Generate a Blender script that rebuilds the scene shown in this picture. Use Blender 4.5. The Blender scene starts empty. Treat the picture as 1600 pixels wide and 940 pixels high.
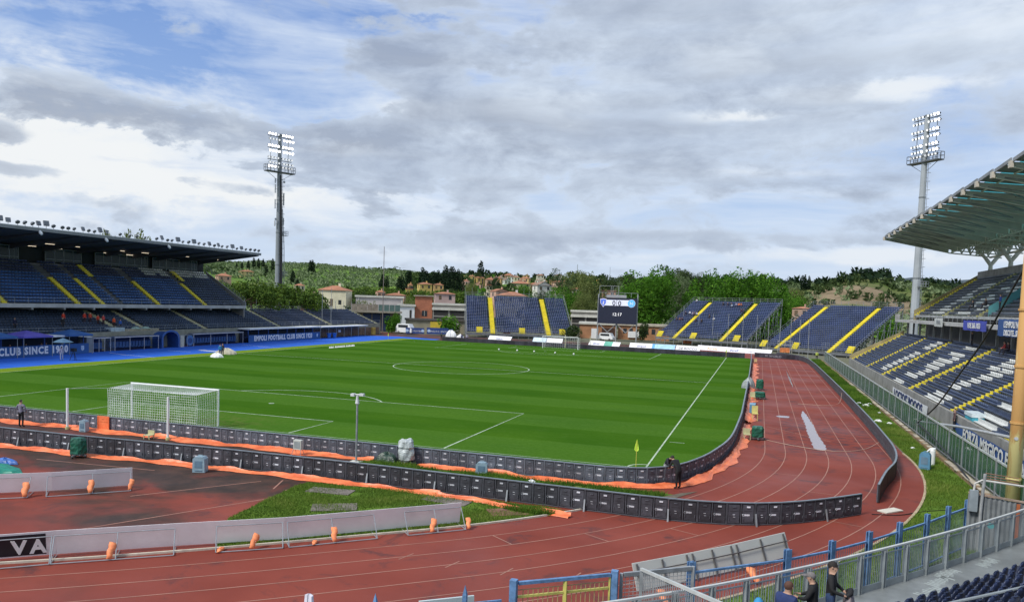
import bpy, math, random
import numpy as np
from math import pi, sin, cos, radians, sqrt, atan2
from mathutils import Matrix, Vector
random.seed(7)
rng = np.random.default_rng(11)
S = bpy.context.scene
C = S.collection

# ------------------------------------------------------------------ camera
CP = np.array([38.06679, -42.36364, 8.99411])
YAW, PIT, ROL, FPX, CY = -0.31358, -0.06287, 0.0336, 1188.61, 547.24
_f = np.array([sin(YAW)*cos(PIT), cos(YAW)*cos(PIT), sin(PIT)])
_r = np.array([cos(YAW), -sin(YAW), 0.0]); _u = np.cross(_r, _f)
_r2 = _r*cos(ROL)+_u*sin(ROL); _u2 = -_r*sin(ROL)+_u*cos(ROL)
cam = bpy.data.cameras.new('camera'); camo = bpy.data.objects.new('camera', cam); C.objects.link(camo)
M = Matrix(((_r2[0], _u2[0], -_f[0], CP[0]), (_r2[1], _u2[1], -_f[1], CP[1]), (_r2[2], _u2[2], -_f[2], CP[2]), (0, 0, 0, 1)))
camo.matrix_world = M
cam.sensor_width = 36; cam.lens = 36*FPX/1600; cam.shift_y = (CY-470)/1600
cam.clip_end = 30000; cam.clip_start = 0.1
S.camera = camo

def ray(px, py):
    return _f+_r2*(px-800)/FPX-_u2*(py-CY)/FPX
def U(px, py, z=0.0):
    r = ray(px, py); t = (z-CP[2])/r[2]; return CP+r*t
def A(px, py, X=None, Y=None, D=None):
    r = ray(px, py)
    t = (X-CP[0])/r[0] if X is not None else (Y-CP[1])/r[1] if Y is not None else D/np.hypot(r[0], r[1])
    return CP+r*t
def pdir(px, py):
    r = ray(px, py); return r/np.linalg.norm(r)

# ------------------------------------------------------------------ light
SUN_EL, SUN_AZ = radians(48), radians(215)     # azimuth from +Y clockwise
S.view_settings.view_transform = 'Standard'; S.view_settings.look = 'None'
S.view_settings.exposure = 0.5; S.view_settings.gamma = 1.0; S.view_settings.use_curve_mapping = False
sun = bpy.data.lights.new('sun', 'SUN'); so = bpy.data.objects.new('sun', sun); C.objects.link(so)
sun.energy = 2.3; sun.angle = radians(14); sun.color = (1.0, 0.96, 0.90)
sd = Vector((sin(SUN_AZ)*cos(SUN_EL), cos(SUN_AZ)*cos(SUN_EL), sin(SUN_EL)))
so.rotation_euler = sd.to_track_quat('Z', 'Y').to_euler()

# ------------------------------------------------------------------ node helper
class NT:
    def __init__(s, tree): s.t = tree; s.n = tree.nodes; s.l = tree.links
    def new(s, kind, **kw):
        n = s.n.new(kind)
        for k, v in kw.items(): setattr(n, k, v)
        return n
    def put(s, sock, v):
        if isinstance(v, (int, float)): sock.default_value = v
        elif isinstance(v, (tuple, list)):
            v = tuple(v)
            if sock.type == 'RGBA' and len(v) == 3: v = v+(1,)
            sock.default_value = v
        else: s.l.new(v, sock)
    def math(s, op, a, b=None, c=None, clamp=False):
        n = s.new('ShaderNodeMath', operation=op); n.use_clamp = clamp
        s.put(n.inputs[0], a)
        if b is not None: s.put(n.inputs[1], b)
        if c is not None: s.put(n.inputs[2], c)
        return n.outputs[0]
    def vm(s, op, a, b=None, out=0):
        n = s.new('ShaderNodeVectorMath', operation=op); s.put(n.inputs[0], a)
        if b is not None:
            if op == 'SCALE': s.put(n.inputs['Scale'], b)
            else: s.put(n.inputs[1], b)
        return n.outputs[out]
    def noise(s, vec, scale, detail=4, rough=0.5, dist=0.0, out=0):
        n = s.new('ShaderNodeTexNoise'); s.put(n.inputs['Vector'], vec)
        n.inputs['Scale'].default_value = scale; n.inputs['Detail'].default_value = detail
        n.inputs['Roughness'].default_value = rough; n.inputs['Distortion'].default_value = dist
        return n.outputs[out]
    def mr(s, v, a, b, c=0.0, d=1.0, smooth=False):
        n = s.new('ShaderNodeMapRange'); s.put(n.inputs[0], v)
        if smooth: n.interpolation_type = 'SMOOTHSTEP'
        for i, x in enumerate((a, b, c, d)): s.put(n.inputs[i+1], x)
        return n.outputs[0]
    def mix(s, f, a, b, mode='MIX'):
        n = s.new('ShaderNodeMix', data_type='RGBA', blend_type=mode)
        s.put(n.inputs[0], f); s.put(n.inputs[6], a); s.put(n.inputs[7], b)
        return n.outputs[2]
    def comb(s, x, y, z):
        n = s.new('ShaderNodeCombineXYZ'); s.put(n.inputs[0], x); s.put(n.inputs[1], y); s.put(n.inputs[2], z); return n.outputs[0]
    def sep(s, v):
        n = s.new('ShaderNodeSeparateXYZ'); s.put(n.inputs[0], v); return n.outputs

# ------------------------------------------------------------------ sky
W = bpy.data.worlds.new('World'); S.world = W; W.use_nodes = True
t = NT(W.node_tree); t.n.clear()
tc = t.new('ShaderNodeTexCoord'); gen = tc.outputs['Generated']
dx, dy, dz = t.sep(t.vm('NORMALIZE', gen))
sky = t.new('ShaderNodeTexSky', sky_type='NISHITA', sun_disc=False)
sky.sun_elevation = SUN_EL; sky.sun_rotation = SUN_AZ; sky.air_density = 1.0; sky.dust_density = 1.0; sky.ozone_density = 1.0
Q = t.vm('MULTIPLY', t.comb(dx, dy, dz), (1.0, 1.0, 2.3))          # cloud fields flattened towards the horizon
Q = t.vm('ADD', Q, t.vm('SCALE', t.vm('SUBTRACT', t.noise(Q, 4.0, 3, 0.5, out=1), (0.5, 0.5, 0.5)), 0.10))
big = t.noise(Q, 2.3, 3, 0.5)
mid = t.noise(Q, 6.0, 7, 0.58)
fine = t.noise(t.vm('ADD', Q, (3.1, 1.7, 0.4)), 15.0, 6, 0.62)
strk = t.noise(t.vm('MULTIPLY', Q, (1.0, 1.0, 4.0)), 5.0, 6, 0.6)
def blob(px, py, wpx, hpx, gain):
    """a patch of cloud (or of clear sky) round one direction, elliptical, soft edged"""
    d = pdir(px, py); az = atan2(d[0], d[1]); el = math.asin(d[2])
    a = t.math('ARCTAN2', dx, dy); e = t.math('ARCSINE', dz)
    # ragged outline
    ua = t.math('ADD', t.math('DIVIDE', t.math('SUBTRACT', a, az), wpx/FPX), t.math('MULTIPLY', t.math('SUBTRACT', mid, 0.5), 3.4))
    ue = t.math('ADD', t.math('DIVIDE', t.math('SUBTRACT', e, el), hpx/FPX), t.math('MULTIPLY', t.math('SUBTRACT', fine, 0.5), 2.4))
    rr = t.math('SQRT', t.math('ADD', t.math('MULTIPLY', ua, ua), t.math('MULTIPLY', ue, ue)))
    return t.mr(rr, 0.25, 1.35, gain, 0.0, True)
def add(*v):
    o = v[0]
    for x in v[1:]: o = t.math('ADD', o, x)
    return o
# clear-sky openings
holes = add(blob(150, 55, 150, 65, 0.75), blob(330, 90, 240, 60, 0.40), blob(490, 10, 170, 36, 0.65), blob(400, 150, 100, 40, 0.40),
            blob(1500, 195, 110, 45, 0.5), blob(1390, 265, 150, 28, 0.35), blob(640, 60, 120, 60, 0.3))
# thick grey undersides
darks = add(blob(125, 162, 100, 30, 1.2), blob(12, 208, 50, 20, 1.1), blob(290, 198, 140, 30, 1.25), blob(520, 212, 110, 26, 0.7), blob(560, 270, 170, 46, 0.6),
            blob(30, 266, 80, 14, 1.2), blob(330, 292, 90, 13, 1.1), blob(130, 312, 40, 20, 0.8), blob(205, 320, 45, 22, 0.8), blob(690, 200, 190, 50, 0.5),
            blob(1200, 130, 130, 42, 0.6), blob(850, 200, 260, 70, 0.32), blob(1000, 90, 330, 60, 0.3), blob(1000, 225, 350, 40, 0.22), blob(1040, 375, 420, 14, 0.45),
            blob(1420, 100, 170, 26, 0.3), blob(480, 370, 330, 22, 0.3), blob(900, 30, 420, 60, 0.22))
# bright openings of thin cloud
lights = add(blob(230, 245, 260, 60, 0.5), blob(300, 310, 260, 40, 0.5), blob(60, 230, 160, 110, 0.6), blob(420, 305, 160, 20, 0.5), blob(840, 170, 95, 26, 0.5), blob(1130, 182, 70, 10, 0.75),
             blob(1130, 95, 60, 30, 0.5), blob(1330, 145, 130, 14, 0.6), blob(560, 235, 80, 12, 0.5), blob(1350, 400, 260, 14, 0.6), blob(760, 400, 300, 14, 0.4),
             blob(1420, 60, 220, 60, 0.3), blob(1280, 265, 140, 14, 0.35), blob(640, 165, 90, 20, 0.35))
half = lambda n: t.math('SUBTRACT', n, 0.5)
mul = lambda a, b: t.math('MULTIPLY', a, b)
veil = t.math('MINIMUM', t.math('MAXIMUM', add(0.68, mul(half(strk), 1.5), mul(half(big), 1.0), mul(lights, 0.55), mul(holes, -0.62)), 0.0), 1.0)
clear = t.mix(0.75, t.vm('MULTIPLY', sky.outputs[0], (0.11, 0.11, 0.11)), t.mix(t.mr(dz, 0.0, 0.4), (0.44, 0.62, 0.92), (0.16, 0.31, 0.72)))
vc = t.mix(veil, clear, t.mix(t.math('MINIMUM', lights, 1.0), (0.68, 0.77, 0.90), (0.86, 0.885, 0.90)))
grey = blob(1060, 150, 620, 330, 0.11)
cl = t.mr(add(mid, mul(half(fine), 0.22), mul(half(big), 0.5), mul(darks, 0.34), mul(lights, -0.17), mul(holes, -0.10), grey), 0.475, 0.645, 0.0, 1.0, True)
tone = t.math('MINIMUM', t.math('MAXIMUM', add(0.36, mul(half(mid), 2.0), mul(half(fine), 1.3), mul(half(strk), 1.0), mul(darks, 0.50), mul(lights, -0.4)), 0.0), 1.0)
cc = t.mix(tone, (0.65, 0.74, 0.86), (0.315, 0.37, 0.475))
col = t.mix(mul(cl, 0.80), vc, cc)
# hazy band low over the horizon
col = t.mix(t.mr(dz, 0.0, 0.13, 0.35, 0.0), col, (0.66, 0.74, 0.86))
bg = t.new('ShaderNodeBackground'); t.put(bg.inputs[0], t.vm('SCALE', col, 7.3)); bg.inputs[1].default_value = 0.1
wo = t.new('ShaderNodeOutputWorld'); t.l.new(bg.outputs[0], wo.inputs[0])

# ------------------------------------------------------------------ materials
MATS = {}
def mat(name, base, rough=0.7, var=0.15, scale=2.0, base2=None, metal=0.0, bump=0.0, bscale=40.0, spec=0.5, emit=None, alpha=None, transm=0.0, coord='P', detail=4, contrast=(0.35, 0.65), ov=0.0):
    if name in MATS: return MATS[name]
    m = bpy.data.materials.new(name); m.use_nodes = True; MATS[name] = m
    t = NT(m.node_tree); b = t.n['Principled BSDF']
    g = t.new('ShaderNodeNewGeometry').outputs['Position'] if coord == 'P' else t.new('ShaderNodeTexCoord').outputs['Object']
    if base2 is None: base2 = tuple(min(1, c*(1+var)) for c in base); base = tuple(c*(1-var) for c in base)
    n = t.noise(g, scale, detail, 0.6)
    bc_ = t.mix(t.mr(n, contrast[0], contrast[1]), base, base2)
    if ov: oi = t.new('ShaderNodeObjectInfo'); bc_ = t.vm('SCALE', bc_, t.mr(oi.outputs['Random'], 0, 1, 1-ov, 1+ov))
    t.put(b.inputs['Base Color'], bc_)
    b.inputs['Roughness'].default_value = rough; b.inputs['Metallic'].default_value = metal
    b.inputs['Specular IOR Level'].default_value = spec
    if bump:
        bn = t.new('ShaderNodeBump'); bn.inputs['Strength'].default_value = bump; bn.inputs['Distance'].default_value = 0.05
        t.put(bn.inputs['Height'], t.noise(g, bscale, 3, 0.6)); t.l.new(bn.outputs[0], b.inputs['Normal'])
    if emit: b.inputs['Emission Color'].default_value = emit[0]+(1,); b.inputs['Emission Strength'].default_value = emit[1]
    if transm: b.inputs['Transmission Weight'].default_value = transm
    if alpha is not None: b.inputs['Alpha'].default_value = alpha
    return m

# ------------------------------------------------------------------ mesh builder
class MB:
    def __init__(s): s.v = []; s.nv = 0; s.f = []; s.mi = []; s.m = 0
    def mat(s, i): s.m = i; return s
    def add(s, V, F):
        o = s.nv; s.v.append(np.asarray(V, float).reshape(-1, 3)); s.nv += len(s.v[-1])
        for f in F: s.f.append([i+o for i in f]); s.mi.append(s.m)
        return s
    def box(s, c, d, rz=0.0, rx=0.0, ry=0.0):
        V = np.array([[x, y, z] for x in (-.5, .5) for y in (-.5, .5) for z in (-.5, .5)])*np.array(d)
        if rx or ry or rz:
            R = np.array((Matrix.Rotation(rz, 3, 'Z') @ Matrix.Rotation(ry, 3, 'Y') @ Matrix.Rotation(rx, 3, 'X')))
            V = V@R.T
        return s.add(V+np.array(c), [(0, 1, 3, 2), (4, 6, 7, 5), (0, 4, 5, 1), (2, 3, 7, 6), (0, 2, 6, 4), (1, 5, 7, 3)])
    def bb(s, x0, x1, y0, y1, z0, z1): return s.box(((x0+x1)/2, (y0+y1)/2, (z0+z1)/2), (abs(x1-x0), abs(y1-y0), abs(z1-z0)))
    def bar(s, a, b, w, h=None, up=(0, 0, 1)):
        a = np.array(a, float); b = np.array(b, float); h = h or w
        d = b-a; L = np.linalg.norm(d)
        if L < 1e-6: return s
        d /= L; upv = np.array(up, float)
        if abs(d@upv) > .98: upv = np.array([1., 0, 0])
        x = np.cross(d, upv); x /= np.linalg.norm(x); y = np.cross(x, d)
        V = []
        for e in (a, b):
            for i, j in ((-1, -1), (1, -1), (1, 1), (-1, 1)): V.append(e+x*i*w/2+y*j*h/2)
        return s.add(V, [(3, 2, 1, 0), (4, 5, 6, 7), (0, 1, 5, 4), (1, 2, 6, 5), (2, 3, 7, 6), (3, 0, 4, 7)])
    def tube(s, pts, r, n=8, cap=True):
        pts = [np.array(p, float) for p in pts]; k = len(pts)
        rr = r if isinstance(r, (list, tuple)) else [r]*k
        V = []
        prevx = None
        for i, p in enumerate(pts):
            d = (pts[min(i+1, k-1)]-pts[max(i-1, 0)]); d = d/(np.linalg.norm(d)+1e-9)
            if prevx is None:
                a = np.array([0, 0, 1.]) if abs(d[2]) < .9 else np.array([1., 0, 0])
                x = np.cross(d, a)
            else: x = prevx-d*(prevx@d)
            x /= np.linalg.norm(x)+1e-9; prevx = x; y = np.cross(d, x)
            for j in range(n):
                q = 2*pi*j/n; V.append(p+(x*cos(q)+y*sin(q))*rr[i])
        F = [(i*n+j, i*n+(j+1) % n, (i+1)*n+(j+1) % n, (i+1)*n+j) for i in range(k-1) for j in range(n)]
        if cap: F += [tuple(range(n))[::-1], tuple((k-1)*n+j for j in range(n))]
        return s.add(V, F)
    def quad(s, a, b, c, d): return s.add([a, b, c, d], [(0, 1, 2, 3)])
    def prism(s, poly, z0, z1):
        n = len(poly); V = [(x, y, z0) for x, y in poly]+[(x, y, z1) for x, y in poly]
        return s.add(V, [tuple(range(n))[::-1], tuple(range(n, 2*n))]+[(i, (i+1) % n, n+(i+1) % n, n+i) for i in range(n)])
    def extr(s, prof, a, b, up=(0, 0, 1)):
        """profile (u,z) swept from a to b; u is horizontal to the left of a->b"""
        a = np.array(a, float); b = np.array(b, float); d = b-a; L = np.hypot(d[0], d[1]); l = np.array([-d[1]/L, d[0]/L, 0])
        n = len(prof); V = [a+l*u+np.array([0, 0, z]) for u, z in prof]+[b+l*u+np.array([0, 0, z]) for u, z in prof]
        return s.add(V, [tuple(range(n)), tuple(range(n, 2*n))[::-1]]+[(i, n+i, n+(i+1) % n, (i+1) % n) for i in range(n)])
    def build(s, name, mats, parent=None, smooth=False, loc=None, rz=0.0):
        V = np.concatenate(s.v) if s.v else np.zeros((0, 3))
        me = bpy.data.meshes.new(name); me.from_pydata(V.tolist(), [], s.f)
        if not isinstance(mats, (list, tuple)): mats = [mats]
        for m in mats: me.materials.append(m)
        if len(mats) > 1: me.polygons.foreach_set('material_index', s.mi)
        if smooth: me.polygons.foreach_set('use_smooth', [True]*len(me.polygons))
        me.update()
        return link(name, me, parent, loc, rz)
def link(name, me, parent=None, loc=None, rz=0.0):
    o = bpy.data.objects.new(name, me); C.objects.link(o)
    if parent: o.parent = parent
    if loc is not None: o.location = loc
    o.rotation_euler[2] = rz
    return o
def bulk(name, V, F, mats, mi=None, parent=None, smooth=False, rnd=None):
    """big numpy mesh: F (n,3) or (n,4)"""
    me = bpy.data.meshes.new(name); V = np.asarray(V, np.float32); F = np.asarray(F, np.int32); k = F.shape[1]
    me.vertices.add(len(V)); me.vertices.foreach_set('co', V.ravel())
    me.loops.add(F.size); me.loops.foreach_set('vertex_index', F.ravel())
    me.polygons.add(len(F)); me.polygons.foreach_set('loop_start', np.arange(0, F.size, k, dtype=np.int32))
    try: me.polygons.foreach_set('loop_total', np.full(len(F), k, np.int32))
    except Exception: pass
    if not isinstance(mats, (list, tuple)): mats = [mats]
    for m in mats: me.materials.append(m)
    if mi is not None: me.polygons.foreach_set('material_index', np.asarray(mi, np.int32))
    if smooth: me.polygons.foreach_set('use_smooth', np.ones(len(F), bool))
    if rnd is not None:
        a = me.attributes.new('rnd', 'FLOAT', 'FACE'); a.data.foreach_set('value', np.asarray(rnd, np.float32))
    me.update(calc_edges=True)
    return link(name, me, parent)
def stamp(tv, tf, pos, rz=None, sc=None, tmi=None, tilt=None):
    """template at many places -> V, F, mi"""
    tv = np.asarray(tv, float); tf = np.asarray(tf); n = len(pos); pos = np.asarray(pos, float)
    rz = np.zeros(n) if rz is None else np.broadcast_to(np.asarray(rz, float), (n,)); sc = np.ones((n, 3)) if sc is None else np.broadcast_to(np.asarray(sc, float).reshape(-1, 1) if np.ndim(sc) == 1 else sc, (n, 3))
    L = tv[None]*sc[:, None, :]
    if tilt is not None:
        ct, st = np.cos(tilt)[:, None], np.sin(tilt)[:, None]
        y = L[..., 1]*ct-L[..., 2]*st; z = L[..., 1]*st+L[..., 2]*ct
        L = np.stack([L[..., 0], y, z], -1)
    c, s_ = np.cos(rz)[:, None], np.sin(rz)[:, None]
    X = L[..., 0]*c-L[..., 1]*s_; Y = L[..., 0]*s_+L[..., 1]*c
    V = np.stack([X, Y, L[..., 2]], -1)+pos[:, None, :]
    F = tf[None]+(np.arange(n)*len(tv))[:, None, None]
    mi = None if tmi is None else np.tile(tmi, n)
    return V.reshape(-1, 3), F.reshape(-1, tf.shape[1]), mi
def quads_of(mb):
    V = np.concatenate(mb.v); F = [f for f in mb.f if len(f) == 4]; return V, np.array(F), np.array([m for f, m in zip(mb.f, mb.mi) if len(f) == 4])

# ------------------------------------------------------------------ things
def tag(o, label=None, cat=None, group=None, kind=None):
    if label: o['label'] = label
    if cat: o['category'] = cat
    if group: o['group'] = group
    if kind: o['kind'] = kind
    return o
def thing(name, label, cat, loc=(0, 0, 0), rz=0.0, group=None):
    o = bpy.data.objects.new(name, None); C.objects.link(o); o.location = loc; o.rotation_euler[2] = rz
    o.empty_display_size = 0.2
    return tag(o, label, cat, group)
def copy_tree(o, parent=None, loc=None, rz=None, label=None):
    c = o.copy(); C.objects.link(c)
    if parent: c.parent = parent
    if loc is not None: c.location = loc
    if rz is not None: c.rotation_euler[2] = rz
    if label: c['label'] = label
    for ch in list(o.children): copy_tree(ch, c)
    return c
def textmesh(name, body, size, m, parent=None, loc=(0, 0, 0), rot=(pi/2, 0, 0), ext=0.01, align='CENTER', bold=0.0, sx=1.0, sp=1.0):
    cu = bpy.data.curves.new(name, 'FONT'); cu.body = body; cu.size = size; cu.extrude = ext; cu.align_x = align; cu.offset = bold
    cu.resolution_u = 2; cu.space_character = sp
    o = bpy.data.objects.new(name, cu); C.objects.link(o)
    dg = bpy.context.evaluated_depsgraph_get(); me = bpy.data.meshes.new_from_object(o.evaluated_get(dg))
    bpy.data.objects.remove(o); me.materials.clear(); me.materials.append(m)
    if sx != 1.0:
        for v in me.vertices: v.co.x *= sx
    q = link(name, me, parent, loc); q.rotation_euler = rot
    return q
# ------------------------------------------------------------------ surface materials
def posn(t): return t.new('ShaderNodeNewGeometry').outputs['Position']
def pitch_mat():
    m = bpy.data.materials.new('pitch_grass'); m.use_nodes = True; t = NT(m.node_tree); b = t.n['Principled BSDF']; p = posn(t)
    x, y, z = t.sep(p)
    yy = t.math('ADD', y, t.math('MULTIPLY', t.math('SUBTRACT', t.noise(p, 0.25, 2), 0.5), 0.25))
    w = t.math('SINE', t.math('MULTIPLY', yy, pi/5.5))
    s = t.mr(w, -0.06, 0.06, 0.0, 1.0)
    dark = (0.036, 0.104, 0.010); light = (0.058, 0.138, 0.020)
    edge = t.mr(x, -36.2, -36.0, 1.0, 0.0)
    c = t.mix(s, dark, light)
    c = t.mix(edge, c, (0.20, 0.28, 0.03))
    n1 = t.noise(t.vm('MULTIPLY', p, (1, 2.5, 1)), 0.10, 3); c = t.mix(t.mr(n1, 0.3, 0.75, 0.0, 0.35), c, (0.11, 0.22, 0.02))
    n2 = t.noise(p, 3.5, 5, 0.7); c = t.mix(t.mr(n2, 0.35, 0.65, 0.0, 0.42), c, (0.030, 0.095, 0.003))
    gx = t.math('MULTIPLY', t.mr(t.math('ABSOLUTE', x), 3.5, 7.5, 1.0, 0.0, True), t.mr(t.math('ABSOLUTE', y), 1.0, 6.5, 1.0, 0.0, True))
    c = t.mix(t.math('MULTIPLY', gx, t.mr(t.noise(p, 1.3, 5, .65), .42, .65, 0, .6)), c, (0.15, 0.155, 0.05))
    # worn streak near the near goal line
    n3 = t.noise(t.vm('MULTIPLY', p, (0.6, 5, 1)), 0.8, 4, 0.6); c = t.mix(t.mr(n3, 0.58, 0.8, 0.0, 0.35), c, (0.14, 0.22, 0.06))
    t.put(b.inputs['Base Color'], c); b.inputs['Roughness'].default_value = 1.0; b.inputs['Specular IOR Level'].default_value = 0.0
    bn = t.new('ShaderNodeBump'); bn.inputs['Strength'].default_value = 0.5; bn.inputs['Distance'].default_value = 0.02
    t.put(bn.inputs['Height'], t.noise(p, 18, 3, 0.7)); t.l.new(bn.outputs[0], b.inputs['Normal']); return m
def track_mat():
    m = bpy.data.materials.new('tartan_track'); m.use_nodes = True; t = NT(m.node_tree); b = t.n['Principled BSDF']; p = posn(t)
    x, y, z = t.sep(p)
    n = t.noise(p, 0.22, 4, 0.55)
    c = t.mix(t.mr(n, 0.32, 0.68), (0.185, 0.036, 0.023), (0.260, 0.057, 0.037))
    f = t.noise(p, 7, 5, 0.7); c = t.mix(t.mr(f, 0.3, 0.75, 0, 0.35), c, (0.20, 0.045, 0.03))
    # moss and rubber stains: strong in the D behind the goal, patchy on the bend
    st = t.noise(t.vm('MULTIPLY', p, (0.8, 1.0, 1)), 0.20, 5, 0.55, 0.4)
    dz_ = t.math('MULTIPLY', t.mr(x, 13.0, 22.5, 1.0, 0.0), t.mr(y, -21.5, -11, 0.25, 1.0))
    k1 = t.math('MULTIPLY', t.mr(t.math('ADD', st, t.math('MULTIPLY', dz_, 0.17)), 0.48, 0.68, 0.0, 0.95, True), t.mr(dz_, 0.0, 0.35, 0.0, 1.0))
    c = t.mix(k1, c, t.mix(t.mr(t.noise(p, .9, 5, .65), .35, .65), (0.024, 0.022, 0.018), (0.070, 0.042, 0.030)))
    s2 = t.noise(p, 0.45, 6, 0.72, 0.6); k2 = t.mr(s2, 0.545, 0.70, 0.0, 0.8, True)
    c = t.mix(k2, c, (0.085, 0.035, 0.034))
    # scuffs across the lanes round (42, 15)
    s3 = t.noise(t.vm('MULTIPLY', p, (0.9, 1.7, 1)), 1.3, 5, 0.65)
    zone = t.math('MULTIPLY', t.mr(y, 6.0, 12.0, 0.0, 1.0, True), t.mr(y, 20, 34.0, 1.0, 0.0, True))
    k3 = t.math('MULTIPLY', t.math('MULTIPLY', t.mr(s3, 0.50, 0.585, 0.0, 0.85, True), zone), t.mr(x, 39.3, 40.2))
    c = t.mix(k3, c, (0.07, 0.03, 0.035))
    # damp sheen
    d = t.noise(p, 0.16, 3, 0.5)
    t.put(b.inputs['Roughness'], t.mr(d, 0.35, 0.65, 0.5, 0.85)); b.inputs['Specular IOR Level'].default_value = 0.22
    t.put(b.inputs['Base Color'], c)
    bn = t.new('ShaderNodeBump'); bn.inputs['Strength'].default_value = 0.3; bn.inputs['Distance'].default_value = 0.01
    t.put(bn.inputs['Height'], t.noise(p, 30, 2, 0.6)); t.l.new(bn.outputs[0], b.inputs['Normal']); return m
def turf_mat(name, c1, c2, c3):
    m = bpy.data.materials.new(name); m.use_nodes = True; t = NT(m.node_tree); b = t.n['Principled BSDF']; p = posn(t)
    c = t.mix(t.mr(t.noise(p, 0.6, 5, 0.6), 0.35, 0.65), c1, c2)
    c = t.mix(t.mr(t.noise(p, 0.35, 5, 0.7, 0.5), 0.58, 0.70), c, c3)
    t.put(b.inputs['Base Color'], c); b.inputs['Roughness'].default_value = 0.9; b.inputs['Specular IOR Level'].default_value = 0.1; return m
PITCH = pitch_mat(); TRACK = track_mat()
TURF = turf_mat('verge_turf', (0.070, 0.13, 0.016), (0.125, 0.21, 0.026), (0.22, 0.18, 0.10))
LAND = turf_mat('town_ground', (0.10, 0.11, 0.06), (0.20, 0.19, 0.14), (0.14, 0.14, 0.12))
LINEW = mat('line_white', (0.42, 0.50, 0.37), 0.9, 0.22, 1.5)
LANE = mat('lane_paint', (0.36, 0.175, 0.125), 0.7, 0.15, 0.8)
KERB = mat('kerb_stone', (0.34, 0.29, 0.23), 0.85, 0.25, 1.2)
CARPET = mat('blue_carpet', (0.022, 0.115, 0.52), 0.85, 0.08, 0.4, spec=0.2)
CONC = mat('concrete', (0.27, 0.265, 0.25), 0.85, 0.22, 0.8, bump=0.2)
GALV = mat('galvanised_steel', (0.34, 0.36, 0.37), 0.45, 0.15, 3.0, metal=0.35)
WHITE = mat('white_paint', (0.78, 0.79, 0.78), 0.5, 0.05, 2.0)
ORANGE = mat('orange_tarpaulin', (0.66, 0.13, 0.04), 0.42, 0.18, 1.1, base2=(0.95, 0.26, 0.10), bump=0.45, bscale=6)

def sheet(name, poly, z, m, kind='structure', parent=None, thick=0.0):
    mb = MB()
    if thick: mb.prism(poly, z-thick, z)
    else: mb.add([(x, y, z) for x, y in poly], [tuple(range(len(poly)))])
    o = mb.build(name, m, parent)
    if not parent: tag(o, kind=kind)
    return o
# ------------------------------------------------------------------ terrain (town flat, hills behind)
RID_AZ = [-75, -58, -52, -46, -40, -36, -33, -29.5, -27, -25.8, -24.0, -22.9, -20.5, -18.2, -15.8, -13, -10.5, -8.7, -7.4, -6.4, -5.0, -2, 0.4, 2.1, 3.4, 4.6, 6.2, 7.6, 8.5, 10.1, 12, 15, 22, 40, 60]
RID_EL = [1.2, 1.6, 1.9, 2.0, 2.1, 2.27, 2.32, 2.15, 2.05, 1.95, 1.85, 1.85, 1.9, 1.95, 1.9, 1.95, 1.95, 1.95, 2.0, 2.1, 2.0, 1.95, 2.0, 2.0, 2.15, 2.4, 2.65, 2.55, 2.3, 2.15, 2.0, 1.9, 1.8, 1.5, 1.3]
RID_D = [1500, 1500, 1500, 1450, 1400, 1350, 1300, 1250, 1150, 1050, 980, 950, 950, 950, 950, 900, 850, 800, 800, 780, 760, 720, 680, 640, 620, 600, 600, 620, 680, 740, 800, 850, 900, 900, 900]
# a foothill carrying the village in front of the ridge
def terrain(x, y):
    x = np.asarray(x, float); y = np.asarray(y, float)
    d = np.hypot(x-CP[0], y-CP[1]); az = np.degrees(np.arctan2(x-CP[0], y-CP[1]))
    R = np.interp(az, RID_AZ, RID_D); E = np.interp(az, RID_AZ, RID_EL); top = CP[2]+R*np.tan(np.radians(E))-2.0
    q = np.clip((d-300)/(R-300), 0, None)
    up = np.where(q < 1, top*(0.62*q+0.38*q*q*(3-2*q)), top*np.exp(-((q-1)/1.1)**2))
    vil = 10.0*np.exp(-((az+20)/9.0)**2)*np.exp(-((d-480)/150.0)**2)*np.clip((d-255)/70.0, 0, 1)
    nz = 1.6*np.sin(x*0.021+1.3*np.sin(y*0.013))*np.sin(y*0.017+2)+0.8*np.sin(x*0.06+y*0.045)
    z = up+vil+nz*np.clip(q*3, 0, 1)
    behind = np.clip((np.abs(az)-75)/20, 0, 1)
    return z*(1-behind)-0.06
def T(px, py, d0=230, d1=2200):
    """point of the terrain seen at a pixel"""
    r = ray(px, py); h = np.hypot(r[0], r[1]); ds = np.arange(d0, d1, 2.0)
    X = CP[0]+r[0]/h*ds; Y = CP[1]+r[1]/h*ds; Z = CP[2]+r[2]/h*ds
    g = terrain(X, Y); k = np.argmax(Z <= g) if (Z <= g).any() else len(ds)-1
    return np.array([X[k], Y[k], g[k]])
def at_az(px, d):
    r = ray(px, 450); h = np.hypot(r[0], r[1]); x = CP[0]+r[0]/h*d; y = CP[1]+r[1]/h*d
    return np.array([x, y, float(terrain(x, y))])
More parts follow.
